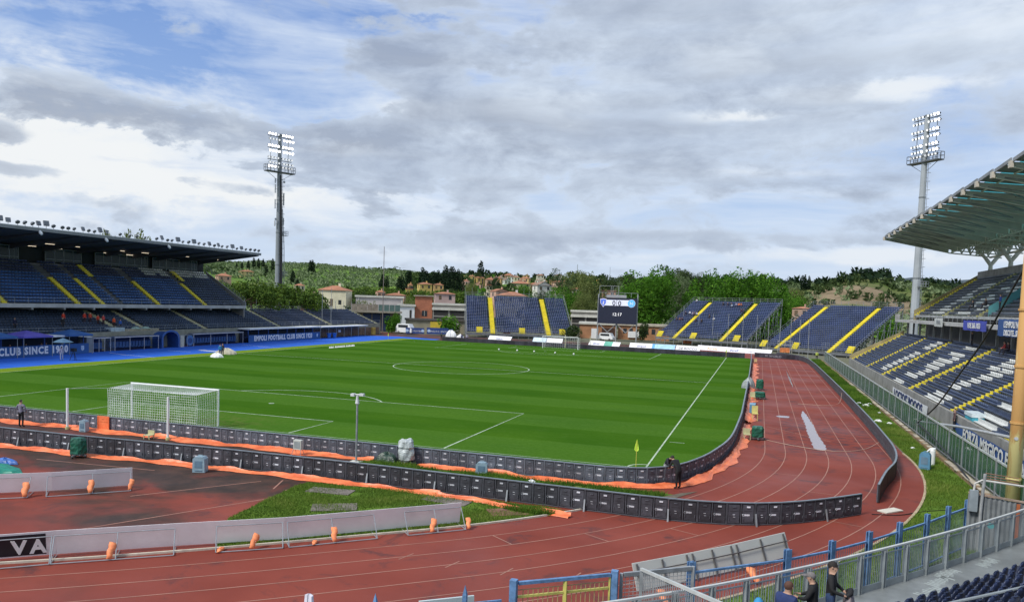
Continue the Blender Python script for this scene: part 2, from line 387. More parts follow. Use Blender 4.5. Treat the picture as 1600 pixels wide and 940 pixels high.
def hill_mesh():
    azs = np.radians(np.linspace(-180, 180, 721)); ds = np.concatenate([[0.5], np.linspace(40, 300, 27), np.linspace(310, 1700, 140), np.linspace(1750, 3000, 14), [5000, 12000, 22000]])
    D, AZ = np.meshgrid(ds, azs, indexing='ij'); X = CP[0]+D*np.sin(AZ); Y = CP[1]+D*np.cos(AZ)
    Z = terrain(X, Y); V = np.stack([X, Y, Z], -1).reshape(-1, 3); n = len(azs)
    i, j = np.meshgrid(np.arange(len(ds)-1), np.arange(n-1), indexing='ij'); a = (i*n+j).ravel()
    F = np.stack([a, a+n, a+n+1, a+1], -1)
    m = bpy.data.materials.new('hill_ground'); m.use_nodes = True; t = NT(m.node_tree); b = t.n['Principled BSDF']; p = posn(t); x, y, z = t.sep(p)
    rx = t.math('SUBTRACT', x, float(CP[0])); ry = t.math('SUBTRACT', y, float(CP[1]))
    d = t.math('SQRT', t.math('ADD', t.math('MULTIPLY', rx, rx), t.math('MULTIPLY', ry, ry)))
    n1 = t.noise(p, 0.006, 5, 0.6, 0.6); n2 = t.noise(p, 0.03, 5, 0.65)
    c = t.mix(t.mr(n1, 0.38, 0.62), (0.075, 0.14, 0.028), (0.15, 0.27, 0.04))
    c = t.mix(t.mr(n2, 0.5, 0.7, 0, 0.6), c, (0.17, 0.15, 0.075))
    c = t.mix(t.math('MULTIPLY', t.mr(x, 10, 45, 0, .8, True), t.mr(y, 0, 100)), c, t.mix(t.mr(n2, .4, .6), (0.095, 0.12, 0.04), (0.17, 0.155, 0.075)))
    town = t.mix(t.mr(t.noise(p, 0.02, 5, 0.6), 0.4, 0.6), (0.09, 0.115, 0.045), (0.22, 0.20, 0.15))
    c = t.mix(t.mr(d, 280, 420, 0.0, 1.0, True), town, c)
    # clay bank on the right-hand hill
    bank = t.math('MULTIPLY', t.mr(x, 58, 70, 0, 1, True), t.mr(x, 135, 165, 1, 0, True))
    sl = t.noise(t.vm('MULTIPLY', p, (1, 1, 6)), 0.05, 5, 0.7)
    bank = t.math('MULTIPLY', bank, t.math('MULTIPLY', t.mr(d, 415, 430, 0, 1, True), t.mr(d, 520, 545, 1, 0, True)))
    c = t.mix(t.math('MULTIPLY', bank, t.mr(sl, 0.30, 0.44)), c, t.mix(t.mr(sl, .45, .6), (0.27, 0.205, 0.13), (0.17, 0.135, 0.08)))
    t.put(b.inputs['Base Color'], c); b.inputs['Roughness'].default_value = 0.95; b.inputs['Specular IOR Level'].default_value = 0.05
    return tag(bulk('hillside', V, F, m, smooth=True), kind='structure')
hill_mesh()
# far range; distance haze is put into its blue colour
mv = []; N_ = 60
for k in range(N_+1):
    az = radians(-4+k*0.62); d = 9000; e = 9+d*math.tan(radians(2.35+0.22*sin(k*0.31)+0.12*sin(k*0.9+1)-0.02*abs(k-22)))
    for dd, z in ((d-2600, -40), (d-900, e*0.55), (d, e), (d+1800, e*0.4)): mv.append((CP[0]+dd*sin(az), CP[1]+dd*cos(az), z))
tag(bulk('far_mountain_range', mv, [(k*4+j, k*4+4+j, k*4+5+j, k*4+1+j) for k in range(N_) for j in range(3)], mat('mountain_haze_blue', (0.075, 0.105, 0.12), 0.95, 0.3, 0.002), smooth=True), kind='structure')

# ------------------------------------------------------------------ stadium floor
BC = np.array([3.5, 9.7])
def roff(a):                                    # the bend opens out slightly towards the left
    k = max(0.0, (-a-50)/20.0); return 2.0*k**1.7
def bend(r, a): return (BC[0]+(r+roff(a))*cos(radians(a)), BC[1]+(r+roff(a))*sin(radians(a)))
def lane_path(r, a0=-88, a1=0, step=2, yend=122):
    pts = [bend(r, a) for a in np.arange(a0, a1+.01, step)]
    x = BC[0]+r; pts += [(x, y) for y in np.arange(14, 104, 10)]
    for a in np.arange(0, 91, 4): pts.append((4.0+(r-0.5)*cos(radians(a)), 104+0.78*(r-0.5)*sin(radians(a))))
    return pts
tag(sheet('ground', [(-260, -130), (180, -130), (180, 262), (-260, 262)], -0.02, LAND), kind='structure')
out = lane_path(43.9)
left = [(-58, 138), (-58, -60), (3, -60)]
sheet('running_track', out+left, 0.0, TRACK)
# pitch sheet follows the inner boards
pl = [(-36.9-3, -4.55), (31, -4.55), (32.9, -4.0), (34.3, -2.6), (35.3, 0), (36.0, 3.2), (36.6, 8), (37.0, 20), (37.05, 60), (36.9, 100), (36.6, 107.2), (-33, 113.8), (-39.2, 114.5)]
sheet('pitch', pl, 0.012, PITCH)
sheet('blue_carpet', [(-39.0, -20), (-38.6, 40), (-38.9, 90), (-38.6, 112), (-31, 114.6), (-31.5, 118.5), (-44, 122), (-51.6, 118), (-51.6, -20)], 0.010, CARPET)
def strip(name, pts, w, z, m, parent=None, closed=False):
    V = []; F = []; n = len(pts)
    for i, p in enumerate(pts):
        a = pts[(i-1) % n if closed else max(i-1, 0)]; b = pts[(i+1) % n if closed else min(i+1, n-1)]
        d = np.array([b[0]-a[0], b[1]-a[1]]); d = d/(np.linalg.norm(d)+1e-9); q = np.array([-d[1], d[0]])*w/2
        V += [(p[0]+q[0], p[1]+q[1], z), (p[0]-q[0], p[1]-q[1], z)]
    for i in range(n if closed else n-1):
        j = (i+1) % n; F.append((2*i, 2*i+1, 2*j+1, 2*j))
    mb = MB().add(V, F); o = mb.build(name, m, parent)
    if not parent: tag(o, kind='structure')
    return o
PZ = 0.020; LW = 0.12; XL, XR, YB, YT = -36.2, 32.4, 0.0, 106.3
pitch = bpy.data.objects['pitch']
def pline(pts, closed=False, w=LW): strip('pitch_line', pts, w, PZ, LINEW, pitch, closed)
pline([(XL, YB), (XR, YB), (XR, YT), (XL, YT)], True)
pline([(XL, YT/2), (XR, YT/2)])
pline([(9.15*cos(a), YT/2+9.15*sin(a)) for a in np.linspace(0, 2*pi, 64, endpoint=False)], True)
for s, y0 in ((1, YB), (-1, YT)):
    pline([(-20.16, y0), (-20.16, y0+s*16.5), (20.16, y0+s*16.5), (20.16, y0)])
    pline([(-9.16, y0), (-9.16, y0+s*5.5), (9.16, y0+s*5.5), (9.16, y0)])
    pline([(9.15*cos(a), y0+s*(11+9.15*sin(a))) for a in np.linspace(math.asin(5.5/9.15), pi-math.asin(5.5/9.15), 20)])
    pline([(0.15*cos(a), y0+s*11+0.15*sin(a)) for a in np.linspace(0, 2*pi, 8)], True, 0.2)
    for sx, xx in ((1, XL), (-1, XR)): pline([(xx+sx*cos(a), y0+s*sin(a)) for a in np.linspace(0, pi/2, 8)], w=0.1)
pline([(XR+0.3, 9.15), (XR+1.3, 9.15)], w=0.08)
track = bpy.data.objects['running_track']
for k in range(7):
    r = 35.3+1.25*k
    strip('lane_line', lane_path(r), 0.05, 0.006, LANE, track)
# cross marks and stagger lines on the bend
for a, k0, k1 in ((-44.5, 0, 1), (-39, 1, 2), (-33.5, 2, 3), (-24, 4, 6), (-17, 3, 4), (-9, 5, 6), (-12, 1, 2), (0, 2, 3)):
    a2 = a; p0 = bend(35.3+1.25*k0, a2); p1 = bend(35.3+1.25*k1, a2+0.3); strip('lane_mark', [p0, p1], 0.05, 0.007, LANE, track)
strip('lane_mark', [(39.0, 30), (47.4, 30.4)], 0.05, 0.007, LANE, track); strip('lane_mark', [(38.9, 98), (46.4, 98)], 0.05, 0.007, LANE, track)
for k_, a_ in ((1, -50.6), (2, -48.6), (3, -46.4), (4, -43.6)):
    q0 = bend(35.3+1.25*k_-.22, a_+.5); q1 = bend(35.3+1.25*k_+.22, a_-.5); strip('lane_mark', [q0, q1], 0.05, 0.007, LANE, track)
# lines on the apron behind the goal
for a, b in (((14.3, -20.7), (18.9, -12.1)), ((12.3, -16.3), (15.6, -11.6)), ((2.5, -12.6), (9.6, -12.0)), ((17.0, -12.6), (16.4, -11.0)), ((17.6, -12.6), (18.4, -11.4)), ((39, 20), (43.2, 15))):
    strip('apron_line', [a, b], 0.07, 0.0065, LANE, track)
# pale kerb of the inside lane, and the outside edge
def kerbrun(name, r, a0, a1, w, h, m):
    mb = MB(); P_ = [bend(r, a) for a in np.arange(a0, a1, 1.5)]
    for a, b in zip(P_, P_[1:]): mb.bar((a[0], a[1], h/2), (b[0], b[1], h/2), w, h)
    o = mb.build(name, m); tag(o, kind='structure')
kerbrun('inner_kerb', 33.85, -80, -34, 0.09, 0.07, mat('kerb_white', (0.55, 0.50, 0.40), 0.8, 0.15, 2))
kerbrun('outer_kerb', 43.95, -40, 4, 0.12, 0.06, mat('kerb_sand', (0.42, 0.33, 0.21), 0.9, 0.2, 2))
# grass areas
infield = [bend(33.75, a) for a in np.arange(-61, -35.5, 1.5)]+[(29.5, -10.3), (24, -10.2), (17.7, -10.8), (17.6, -11.5), (17.9, -14.5), (18.3, -17.4)]
sheet('infield_grass', infield, 0.014, TURF)
sheet('inner_strip_grass', [(19.0, -9.6), (33.0, -9.6), (33.2, -8.0), (34.6, -5.4), (30, -5.2), (19, -5.6), (17.8, -6.5)], 0.013, TURF)
verge = [bend(44.0, a) for a in np.arange(-44, 1, 2)]+[(47.5, y) for y in range(14, 113, 8)]+[(47.3, 116), (49.4, 118), (49.4, -2), (47.5, -8.5), (46.3, -9.0), (44, -12.5), (41, -16.5), (37, -20)]
sheet('verge_grass', verge, 0.016, TURF)
sheet('dirt_strip', [(33.2, -9.4), (34.6, -6.2), (35.6, -4.2), (34.8, -5.0), (32.5, -8.4)], 0.018, mat('dirt', (0.12, 0.10, 0.07), 0.95, 0.3, 2))
sheet('moat_grass', [(50.1, -12), (52.9, -12), (52.9, 100), (50.1, 100)], 0.012, turf_mat('moat_weeds', (0.06, 0.09, 0.03), (0.09, 0.13, 0.035), (0.15, 0.07, 0.045)))
sheet('foreground_grass', [(38.8, -20.5), (41, -17.6), (43.6, -13.6), (46, -10), (48.5, -9.6), (48.3, -11.5), (44.6, -16.0), (41.6, -20.0), (38.8, -24)], 0.017, TURF)
# slabs and puddle
for (x, y, w, d, r) in ((19.6, -11.9, 2.1, 0.9, 0.12), (21.2, -14.2, 1.9, 1.1, 0.5), (25.1, -11.2, 2.2, 0.8, -0.1)):
    o = MB().box((0, 0, 0), (w, d, 0.04)).build('paving_slab', mat('old_slab', (0.17, 0.145, 0.125), 0.9, 0.25, 3), loc=(x, y, 0.03), rz=r); tag(o, kind='structure')
tag(MB().box((0, 0, 0), (1.6, 1.1, 0.05)).build('pit_cover', mat('rusty_slab', (0.21, 0.10, 0.07), 0.9, 0.3, 4), loc=(28.2, -11.8, 0.035), rz=0.6), kind='structure')
# puddle on the straight
def puddle(pts, z=0.0085):
    mb = MB(); V = []; F = []
    for i, (x0, x1, y) in enumerate(pts): V += [(x0, y, z), (x1, y, z)]
    for i in range(len(pts)-1): F.append((2*i, 2*i+1, 2*i+3, 2*i+2))
    return V, F
wat = bpy.data.materials.new('puddle_water'); wat.use_nodes = True; b_ = wat.node_tree.nodes['Principled BSDF']
b_.inputs['Base Color'].default_value = (0.32, 0.24, 0.23, 1); b_.inputs['Roughness'].default_value = 0.09; b_.inputs['Specular IOR Level'].default_value = 1.0; b_.inputs['IOR'].default_value = 2.2
pts = []
for i, y in enumerate(np.linspace(11.0, 31.5, 90)):
    cx = 42.28+0.03*sin(i*0.15)-0.006*(y-11); w = 0.42-.010*(y-11)+0.03*sin(i*0.9)+rng.uniform(-.03, .03); w *= min(1, (i+2)/5, (91-i)/14); sft = rng.uniform(-.02, .02); pts.append((cx-w+sft, cx+w+sft, y))
V, F = puddle(pts); tag(MB().add(V, F).build('puddle', wat), kind='structure')
pts = [(42.2-0.08*sin((i+1)/16*pi)*rng.uniform(.2, 1.2), 42.25+0.1*sin((i+1)/16*pi)*rng.uniform(.2, 1.2), y) for i, y in enumerate(np.linspace(55, 80, 16))]
V, F = puddle(pts); tag(MB().add(V, F).build('puddle', wat), kind='structure')
pts = [(40.3-0.5*sin((i+1)/9*pi), 40.5+0.5*sin((i+1)/9*pi)*rng.uniform(.7, 1.2), y) for i, y in enumerate(np.linspace(26.0, 27.2, 8))]
V, F = puddle(pts); tag(MB().add(V, F).build('puddle', wat), kind='structure')
# ------------------------------------------------------------------ advertising board rings
CAB = [mat('cabinet_charcoal', (0.048, 0.050, 0.060), 0.55, 0.35, 2.5, ov=.4), mat('cabinet_frame', (0.085, 0.090, 0.105), 0.5, 0.2, 3), mat('cabinet_label', (0.62, 0.64, 0.68), 0.5, 0.1, 3, ov=.35), mat('cabinet_black', (0.014, 0.014, 0.017), 0.6)]
CABI = [mat('cabinet_slate', (0.095, 0.108, 0.132), 0.5, 0.25, 2.5, ov=.3), mat('cabinet_slate_frame', (0.17, 0.19, 0.225), 0.45, 0.2, 3), CAB[2], CAB[3]]
def cab_mesh(mats, kind, w=1.0, h=0.9, short='OMEGA'):
    """one LED cabinet, its back towards -y, centred on x"""
    m = MB()
    m.mat(3).bb(-w/2+.005, w/2-.005, -0.02, 0.05, 0.02, h-.03)                       # LED face
    m.mat(1).bb(-w/2+.005, w/2-.005, -.07, .05, h-.03, h); m.bb(-w/2+.005, w/2-.005, -.06, -.02, 0.02, .06)
    for x in (-w/2+.005, w/2-.03): m.bb(x, x+.025, -.07, -.02, .06, h-.03)
    m.bb(-.015, .015, -.06, -.02, .06, h-.03)
    for s in (-1, 1):
        cx = s*w*.25
        m.mat(0).bb(cx-w*.20, cx+w*.20, -.055, -.02, .09, h-.08)
        m.mat(3).bb(cx-w*.145, cx+w*.145, -.058, -.055, h-.36, h-.345); m.bb(cx-w*.145, cx+w*.145, -.058, -.055, .14, .15)
        for q in (-1, 1): m.mat(1).bb(cx+q*w*.17-.012, cx+q*w*.17+.012, -.085, -.055, .22, .34)
        m.mat(1).bb(cx-w*.06, cx+w*.06, -.085, -.058, h-.20, h-.16)
    cx = w*.25 if kind == 0 else -w*.25
    if kind in (0,):
        m.mat(2)
        # maker's mark: a ring and a short word, plus the small plate near the top
        x0 = cx-w*.17; zc = h*.46
        for i in range(8):
            a, b = 2*pi*i/8, 2*pi*(i+1)/8
            m.bar((x0+.042*cos(a), -.061, zc+.042*sin(a)), (x0+.042*cos(b), -.061, zc+.042*sin(b)), .024, .006)
        for i, (ww, hh) in enumerate(((.036, .085), (.036, .065), (.036, .065), (.036, .08), (.036, .065), (.036, .065))):
            m.bb(x0+.06+i*.036, x0+.06+i*.036+ww*.85, -.062, -.056, zc-hh/2, zc+hh/2)
        m.bb(cx-.07, cx+.08, -.088, -.084, h-.20, h-.13)
        m.bb(-cx-.05, -cx+.05, -.062, -.057, h*.46, h*.46+.018); m.bb(-cx-.03, -cx+.06, -.062, -.057, h*.36, h*.36+.014)
    mb = m; V = np.concatenate(mb.v); me = bpy.data.meshes.new('cabinet'); me.from_pydata(V.tolist(), [], mb.f)
    for q in mats: me.materials.append(q)
    me.polygons.foreach_set('material_index', mb.mi); me.update(); return me
cabO = cab_mesh(CAB, 0, w=1.2, h=.95); cabI = cab_mesh(CABI, 0, w=1.06, h=.9); cabP = cab_mesh(CABI, 1, h=.9); cabR = cab_mesh(CAB, 1, h=.9)
def resample(pts, step):
    pts = [np.array(p[:2], float) for p in pts]; out = [pts[0]]; i = 0; cur = pts[0]
    rest = step
    while i < len(pts)-1:
        d = pts[i+1]-cur; L = np.hypot(*d)
        if L >= rest: cur = cur+d/L*rest; out.append(cur); rest = step
        else: rest -= L; i += 1; cur = pts[i]
    return out
def smoothpath(pts, n=8):
    P_ = [np.array(p, float) for p in pts]; out = []
    for i in range(len(P_)-1):
        a = P_[max(i-1, 0)]; b = P_[i]; c = P_[i+1]; d = P_[min(i+2, len(P_)-1)]
        for k in range(n):
            t_ = k/n; out.append(0.5*((2*b)+(-a+c)*t_+(2*a-5*b+4*c-d)*t_**2+(-a+3*b-3*c+d)*t_**3))
    return out+[P_[-1]]
def boardline(label, path, me, step=1.0, group='led board lines round the pitch', jit=0.01, h=.9, braces=0, rim=True):
    pts = resample(path, step)
    t_ = thing('led_board_line', label, 'advertising boards', (pts[0][0], pts[0][1], 0), 0, None)
    o0 = np.array([pts[0][0], pts[0][1]])
    for i, (a, b) in enumerate(zip(pts, pts[1:])):
        c = (a+b)/2-o0; an = atan2(b[1]-a[1], b[0]-a[0])
        q = link('cabinet', me, t_, (c[0], c[1], rng.uniform(0.0, 0.012)), an+rng.uniform(-jit, jit))
        if braces and i % braces == 1:
            n = np.array([sin(an), -cos(an)]); p = a-o0
            m = MB().bar((p[0]+n[0]*.10, p[1]+n[1]*.10, .52), (p[0]+n[0]*.22, p[1]+n[1]*.22, .0), .07, .03)
            m.build('brace', GALV, t_)
    if rim:
        mb = MB()
        for a, b in zip(pts, pts[1:]): mb.bar((a[0]-o0[0], a[1]-o0[1], h+.014), (b[0]-o0[0], b[1]-o0[1], h+.014), .09, .02)
        mb.build('top_rail', mat('board_rail', (0.20, 0.24, 0.27), .45, .2, 2), t_)
    return pts
near_in = [(x, -4.65) for x in (-22, 10, 28, 31)]+smoothpath([(31, -4.65), (32.9, -4.1), (34.3, -2.7), (35.3, -.1), (36.0, 3.0), (36.7, 8.5), (37.05, 20)], 8)[1:]+[(37.1, 45), (37.1, 60), (37.0, 90), (36.8, 107.2)]
NI = boardline('inner ring of slate LED boards wrapping the near goal line and the right touchline', near_in, cabI, 1.06)
NO = boardline('black LED boards crossing the apron and track before the near goal', [(-24, -10.9), (2.5, -10.45), (12, -9.85), (20, -9.75), (34.2, -10.05)]+smoothpath([(34.2, -10.05), (36.5, -9.8), (38.7, -9.0), (40.8, -7.4), (43.2, -4.9)], 6)[1:], cabO, 1.2, h=.95, braces=3)
right_path = smoothpath([(43.75, -3.2), (44.7, .9), (45.7, 4.5), (46.3, 9.0), (46.55, 16), (46.7, 26), (46.8, 45), (46.8, 70), (46.7, 90), (46.2, 104), (44.5, 112), (41.5, 117)][::-1], 8)
NR = boardline('dark LED boards along the outside lane of the track beside the right stand', right_path, cabR, 1.0, rim=True)
# far line: front faces towards the camera
ledf = mat('led_face', (0.030, 0.028, 0.040), 0.5, 0.3, 1.0, ov=.4)
def farline(label, path, txt=None):
    pts = resample(path, 1.0); t_ = thing('led_board_line', label, 'advertising boards', (pts[0][0], pts[0][1], 0)); o0 = pts[0]
    m0 = MB(); m0.mat(0).bb(-.5, .5, -.05, .05, .02, .9); m0.mat(1).bb(-.49, .49, -.055, -.05, .82, .86); m0.bb(.46, .49, -.056, -.05, .05, .86)
    V = np.concatenate(m0.v); me = bpy.data.meshes.new('cabinet'); me.from_pydata(V.tolist(), [], m0.f); me.materials.append(ledf); me.materials.append(mat('led_edge', (0.075, 0.07, 0.095), 0.5)); me.polygons.foreach_set('material_index', m0.mi)
    for a, b in zip(pts, pts[1:]):
        c = (a+b)/2-o0; link('cabinet', me, t_, (c[0], c[1], 0), atan2(b[1]-a[1], b[0]-a[0]))
    return t_, o0
farline('long dark LED board line behind the far goal', [(-29, 113.9), (-11.5, 111.6), (16, 108.9), (36.6, 107.4)])
tx, o0 = farline('LED board line closing the track at the far end of the straight, with grey lettering', [(37.4, 112.6), (43.8, 110.6), (46.2, 108.3)])
q = textmesh('board_text', 'M  WORLD', 0.62, mat('led_grey', (0.30, 0.30, 0.33), .6), tx, (3.4, -1.15, .2), (pi/2, 0, -0.30), 0.01); q['label'] = 'grey capital lettering'

# ------------------------------------------------------------------ orange sheeting along the boards
def tarp(label, pts, w, side, seed=0, zmax=.10):
    r = np.random.default_rng(seed); P_ = resample(pts, .22); V = []; F = []; K = 7
    ph = r.uniform(0, 6, 6)
    for i, p in enumerate(P_):
        a = P_[max(i-1, 0)]; b = P_[min(i+1, len(P_)-1)]; d = b-a; d = d/(np.hypot(*d)+1e-9); n = np.array([d[1], -d[0]])*side
        s = i*.22; ww = w*(1+.28*sin(s*.9+ph[0])+.18*sin(s*2.3+ph[1]))
        for k in range(K):
            u = k/(K-1); z = zmax*(1-u)**1.2*(.6+.4*sin(s*.8+ph[2])+.3*sin(s*2.1+ph[5]))+.04+.032*sin(u*9+s*1.7+ph[3])+.022*sin(u*17-s*3+ph[4])+r.uniform(-.018, .018)
            if k in (0, K-1): z = max(.02, z*.35 if k else z+.05)
            q = p+n*(ww*u+.02*sin(s*7+k)); V.append((q[0], q[1], max(z, .022)))
    for i in range(len(P_)-1):
        for k in range(K-1): F.append((i*K+k, i*K+k+1, (i+1)*K+k+1, (i+1)*K+k))
    o = bulk('orange_sheeting', V, F, ORANGE); tag(o, label, 'plastic sheet', 'orange plastic sheeting laid along the boards')
    return o
tarp('long orange plastic sheet at the foot of the slate boards behind the near goal', [(-20, -4.85), (18.2, -4.85)], .62, 1, 1)
tarp('orange plastic sheet between the slate boards and the weedy strip, right of the shrouded camera', [(20.8, -4.95), (31, -4.95), (33.1, -4.4), (34.2, -3.4)], .45, 1, 2)
tarp('crumpled orange sheet following the curved board corner beside the track', [(34.0, -3.5), (34.9, -2.6), (35.6, -.8), (36.2, 2), (36.8, 6), (37.1, 10), (37.3, 20)], .50, 1, 3, .14)
tarp('thin orange sheet hanging beside the boards along the far half of the straight', [(37.3, 21), (37.35, 40), (37.4, 62), (37.35, 92)], .7, 1, 4, .3)
tarp('long orange plastic sheet at the foot of the black boards on the apron', [(-20, -11.2), (2.5, -10.85), (12, -10.25), (20, -10.15), (24.6, -10.3)], .42, 1, 5)
tarp('rumpled orange sheet trailing off the black boards onto the grass', [(24.4, -10.5), (27.0, -10.6), (28.4, -11.1), (30.2, -11.1), (30.9, -11.3)], .32, 1, 6, .16)

# ------------------------------------------------------------------ goals
NET = mat('net_cord', (0.75, 0.77, 0.75), 0.8); POST = mat('goal_white', (0.80, 0.81, 0.80), 0.4, 0.03, 1)
def goal(label, x, y, s, back=2.1, mesh=0.17, cord=.021):
    g = thing('goal', label, 'goal', (x, y, 0.01))
    for q in (-1, 1): MB().tube([(q*3.66, 0, 0), (q*3.66, 0, 2.44)], .06, 10).build('post', POST, g)
    MB().tube([(-3.72, 0, 2.44), (3.72, 0, 2.44)], .06, 10).build('crossbar', POST, g)
    n = MB()
    def sag(u, v): return -.14*sin(pi*u)*sin(pi*v)
    nx = int(7.32/mesh); ny = int(back/mesh); nz = int(2.4/mesh)
    def top(u, v): return (-3.66+7.32*u, s*back*v, 2.42-.12*v+sag(u, v)*1.2)
    def rear(u, v): return (-3.66+7.32*u, s*(back+.06*sin(u*40)*(1-v)-.10*sin(pi*v)), (2.30+sag(u, 1)*1.2)*(v))
    def side(q, u, v): return (q*(3.66-.03*sin(pi*v)), s*back*u, (2.42-.12*u)*v)
    def grid(fn, a, b):
        for i in range(a+1): n.tube([fn(i/a, k/10) for k in range(11)], cord/2, 3, False)
        for j in range(b+1): n.tube([fn(k/16, j/b) for k in range(17)], cord/2, 3, False)
    grid(top, nx, ny); grid(rear, nx, nz); grid(lambda u, v: side(-1, u, v), ny, nz); grid(lambda u, v: side(1, u, v), ny, nz)
    n.build('net', NET, g)
    return g
g = goal('large white football goal with a full net at the near end', 0, 0, -1)
goal('small distant white goal in front of the dark boards at the far end', 0, 106.3, 1, 2.0, .40, .02)
for x, lab in ((-3.55, 'left of the two tall white net poles behind the near goal'), (4.35, 'right of the two tall white net poles behind the near goal')):
    pz = thing('net_pole', lab, 'pole', (x, -5.35, 0), 0, 'net poles behind the near goal')
    MB().tube([(0, 0, 0.03), (0, 0, 2.62)], .075, 12).build('pole', POST, pz); MB().tube([(0, 0, 0), (0, 0, .16)], .13, 12).build('base', mat('pale_yellow_paint', (.55, .52, .25), .6), pz)
    sx = -3.66 if x < 0 else 3.66
    MB().tube([(0, 0, 2.6), (sx-x, 3.25, 2.3)], .009, 4).build('guy_rope', NET, pz)
for x in (-1.9, 3.3):
    pz = thing('net_pole', 'thin net pole standing behind the far goal, '+('left' if x < 0 else 'right')+' of the pair', 'pole', (x+2, 110.2, 0), 0, 'net poles behind the far goal')
    MB().tube([(0, 0, 0), (0, 0, 2.7)], .07, 8).build('pole', mat('cream_post', (.6, .56, .38), .6), pz)
# corner flags
def corner_flag(x, y, lab, s=1.0):
    f = thing('corner_flag', lab, 'corner flag', (x, y, 0.01), 0, 'corner flags')
    MB().tube([(0, 0, 0), (0, 0, 1.55*s)], .02*s, 8).build('pole', mat('flag_pole', (.62, .55, .10), .5), f)
    m = MB(); V = []; 
    for k in range(8):
        z = 1.62*s-k*.095*s; w = (.015+.125*min(1, (k/6)**.9))*s if k < 7 else .05*s
        V += [(-w, .02*sin(k), z), (0, .04, z), (w*.85, -.02*sin(k*1.3), z)]
    F = []
    for k in range(7):
        for j in range(2): F.append((k*3+j, k*3+j+1, k*3+j+4, k*3+j+3))
    m.add(V, F); m.build('flag', mat('flag_lime', (.62, .85, .08), .6), f)
corner_flag(31.9, -.25, 'lime yellow corner flag at the near right corner of the pitch')
corner_flag(XR-.1, YT+.1, 'small yellow corner flag at the far right corner of the pitch')
corner_flag(-37.3, 104, 'small yellow corner flag at the far left corner beside the blue carpet')
# balls
ballm = mat('ball_white', (.78, .78, .76), .5)
def icos(r=1, sub=2):
    import bmesh
    b = bmesh.new(); bmesh.ops.create_icosphere(b, subdivisions=sub, radius=r); V = [tuple(v.co) for v in b.verts]; F = [tuple(v.index for v in f.verts) for f in b.faces]; b.free(); return V, F
IV, IF = icos(1, 2); I1V, I1F = icos(1, 1)
bm_ = None
for k, (x, y) in enumerate(((-8, 91.8), (-4.4, 91.7), (-1, 91.3), (3.1, 90.8), (6.7, 90.2))):
    o = MB().add(np.array(IV)*.17, IF).build('football', ballm, smooth=True) if bm_ is None else link('football', bm_)
    bm_ = o.data; o.location = (x, y, .19); tag(o, ['leftmost of the five balls lined up on the far penalty area', 'second ball from the left on the far penalty area', 'middle ball of the row on the far penalty area', 'fourth ball from the left on the far penalty area', 'rightmost ball of the row, nearest the far goal'][k], 'football', 'balls lined up before the far goal')
cone = MB().tube([(0, 0, 0), (0, 0, .05), (0, 0, .28)], [.20, .14, .05], 8)
cm = None
for k in range(16):
    P0 = U(515.5, 543.6); P1 = U(553, 540.4); f = (k+(0.7 if k > 2 else 0)+(0.5 if k > 9 else 0))/16.2; p = P0*(1-f)+P1*f
    o = cone.build('marker_cone', ballm) if cm is None else link('marker_cone', cm); cm = o.data; o.location = (p[0], p[1], .02)
    tag(o, 'small white training cone in the row on the pitch near the blue carpet', 'cone', 'row of white cones')

# ------------------------------------------------------------------ white hoardings seen from behind
HW = mat('hoarding_back', (0.84, 0.82, 0.82), 0.6, 0.08, .6); HF = mat('hoarding_tube', (0.33, 0.36, 0.38), .45, .1, 3, metal=.3)
SAND = mat('sandbag_orange', (.95, .28, .11), .7, .2, 6)
def hoarding(label, a, b, h=.92, tilt=.18, frames=((0, .5, 1),), dark=False, low=0.0):
    a = np.array(a, float); b = np.array(b, float); d = b-a; L = np.hypot(*d); an = atan2(d[1], d[0])
    t_ = thing('hoarding', label, 'advertising board', (a[0], a[1], 0.01), an, 'white boards seen from behind')
    MB().add(*slab(L, h, tilt)).build('panel', HW, t_)
    m = MB()
    for fr in frames:
        x0, x1 = fr[0]*L, fr[-1]*L; yt = -tilt*.35-.10
        for f in fr:
            x = f*L; m.tube([(x, -.72, .03), (x, -.05-tilt*.5, h*.84)], .018, 6); m.tube([(x, -.72, .03), (x, .22, .03)], .016, 6)
        m.tube([(x0, -.72, .03), (x1, -.72, .03)], .018, 6); m.tube([(x0, -.05-tilt*.5, h*.84), (x1, -.05-tilt*.5, h*.84)], .018, 6)
    m.build('frame', HF, t_)
    return t_
def slab(L, h, tilt):
    m = MB(); V = []
    for x in (0, L):
        for y, z in ((.16, .07), (.19, .07), (.19-tilt, h), (.16-tilt, h)): V.append((x, y, z))
    return V, [(0, 1, 2, 3), (7, 6, 5, 4), (0, 4, 5, 1), (1, 5, 6, 2), (2, 6, 7, 3), (3, 7, 4, 0)]
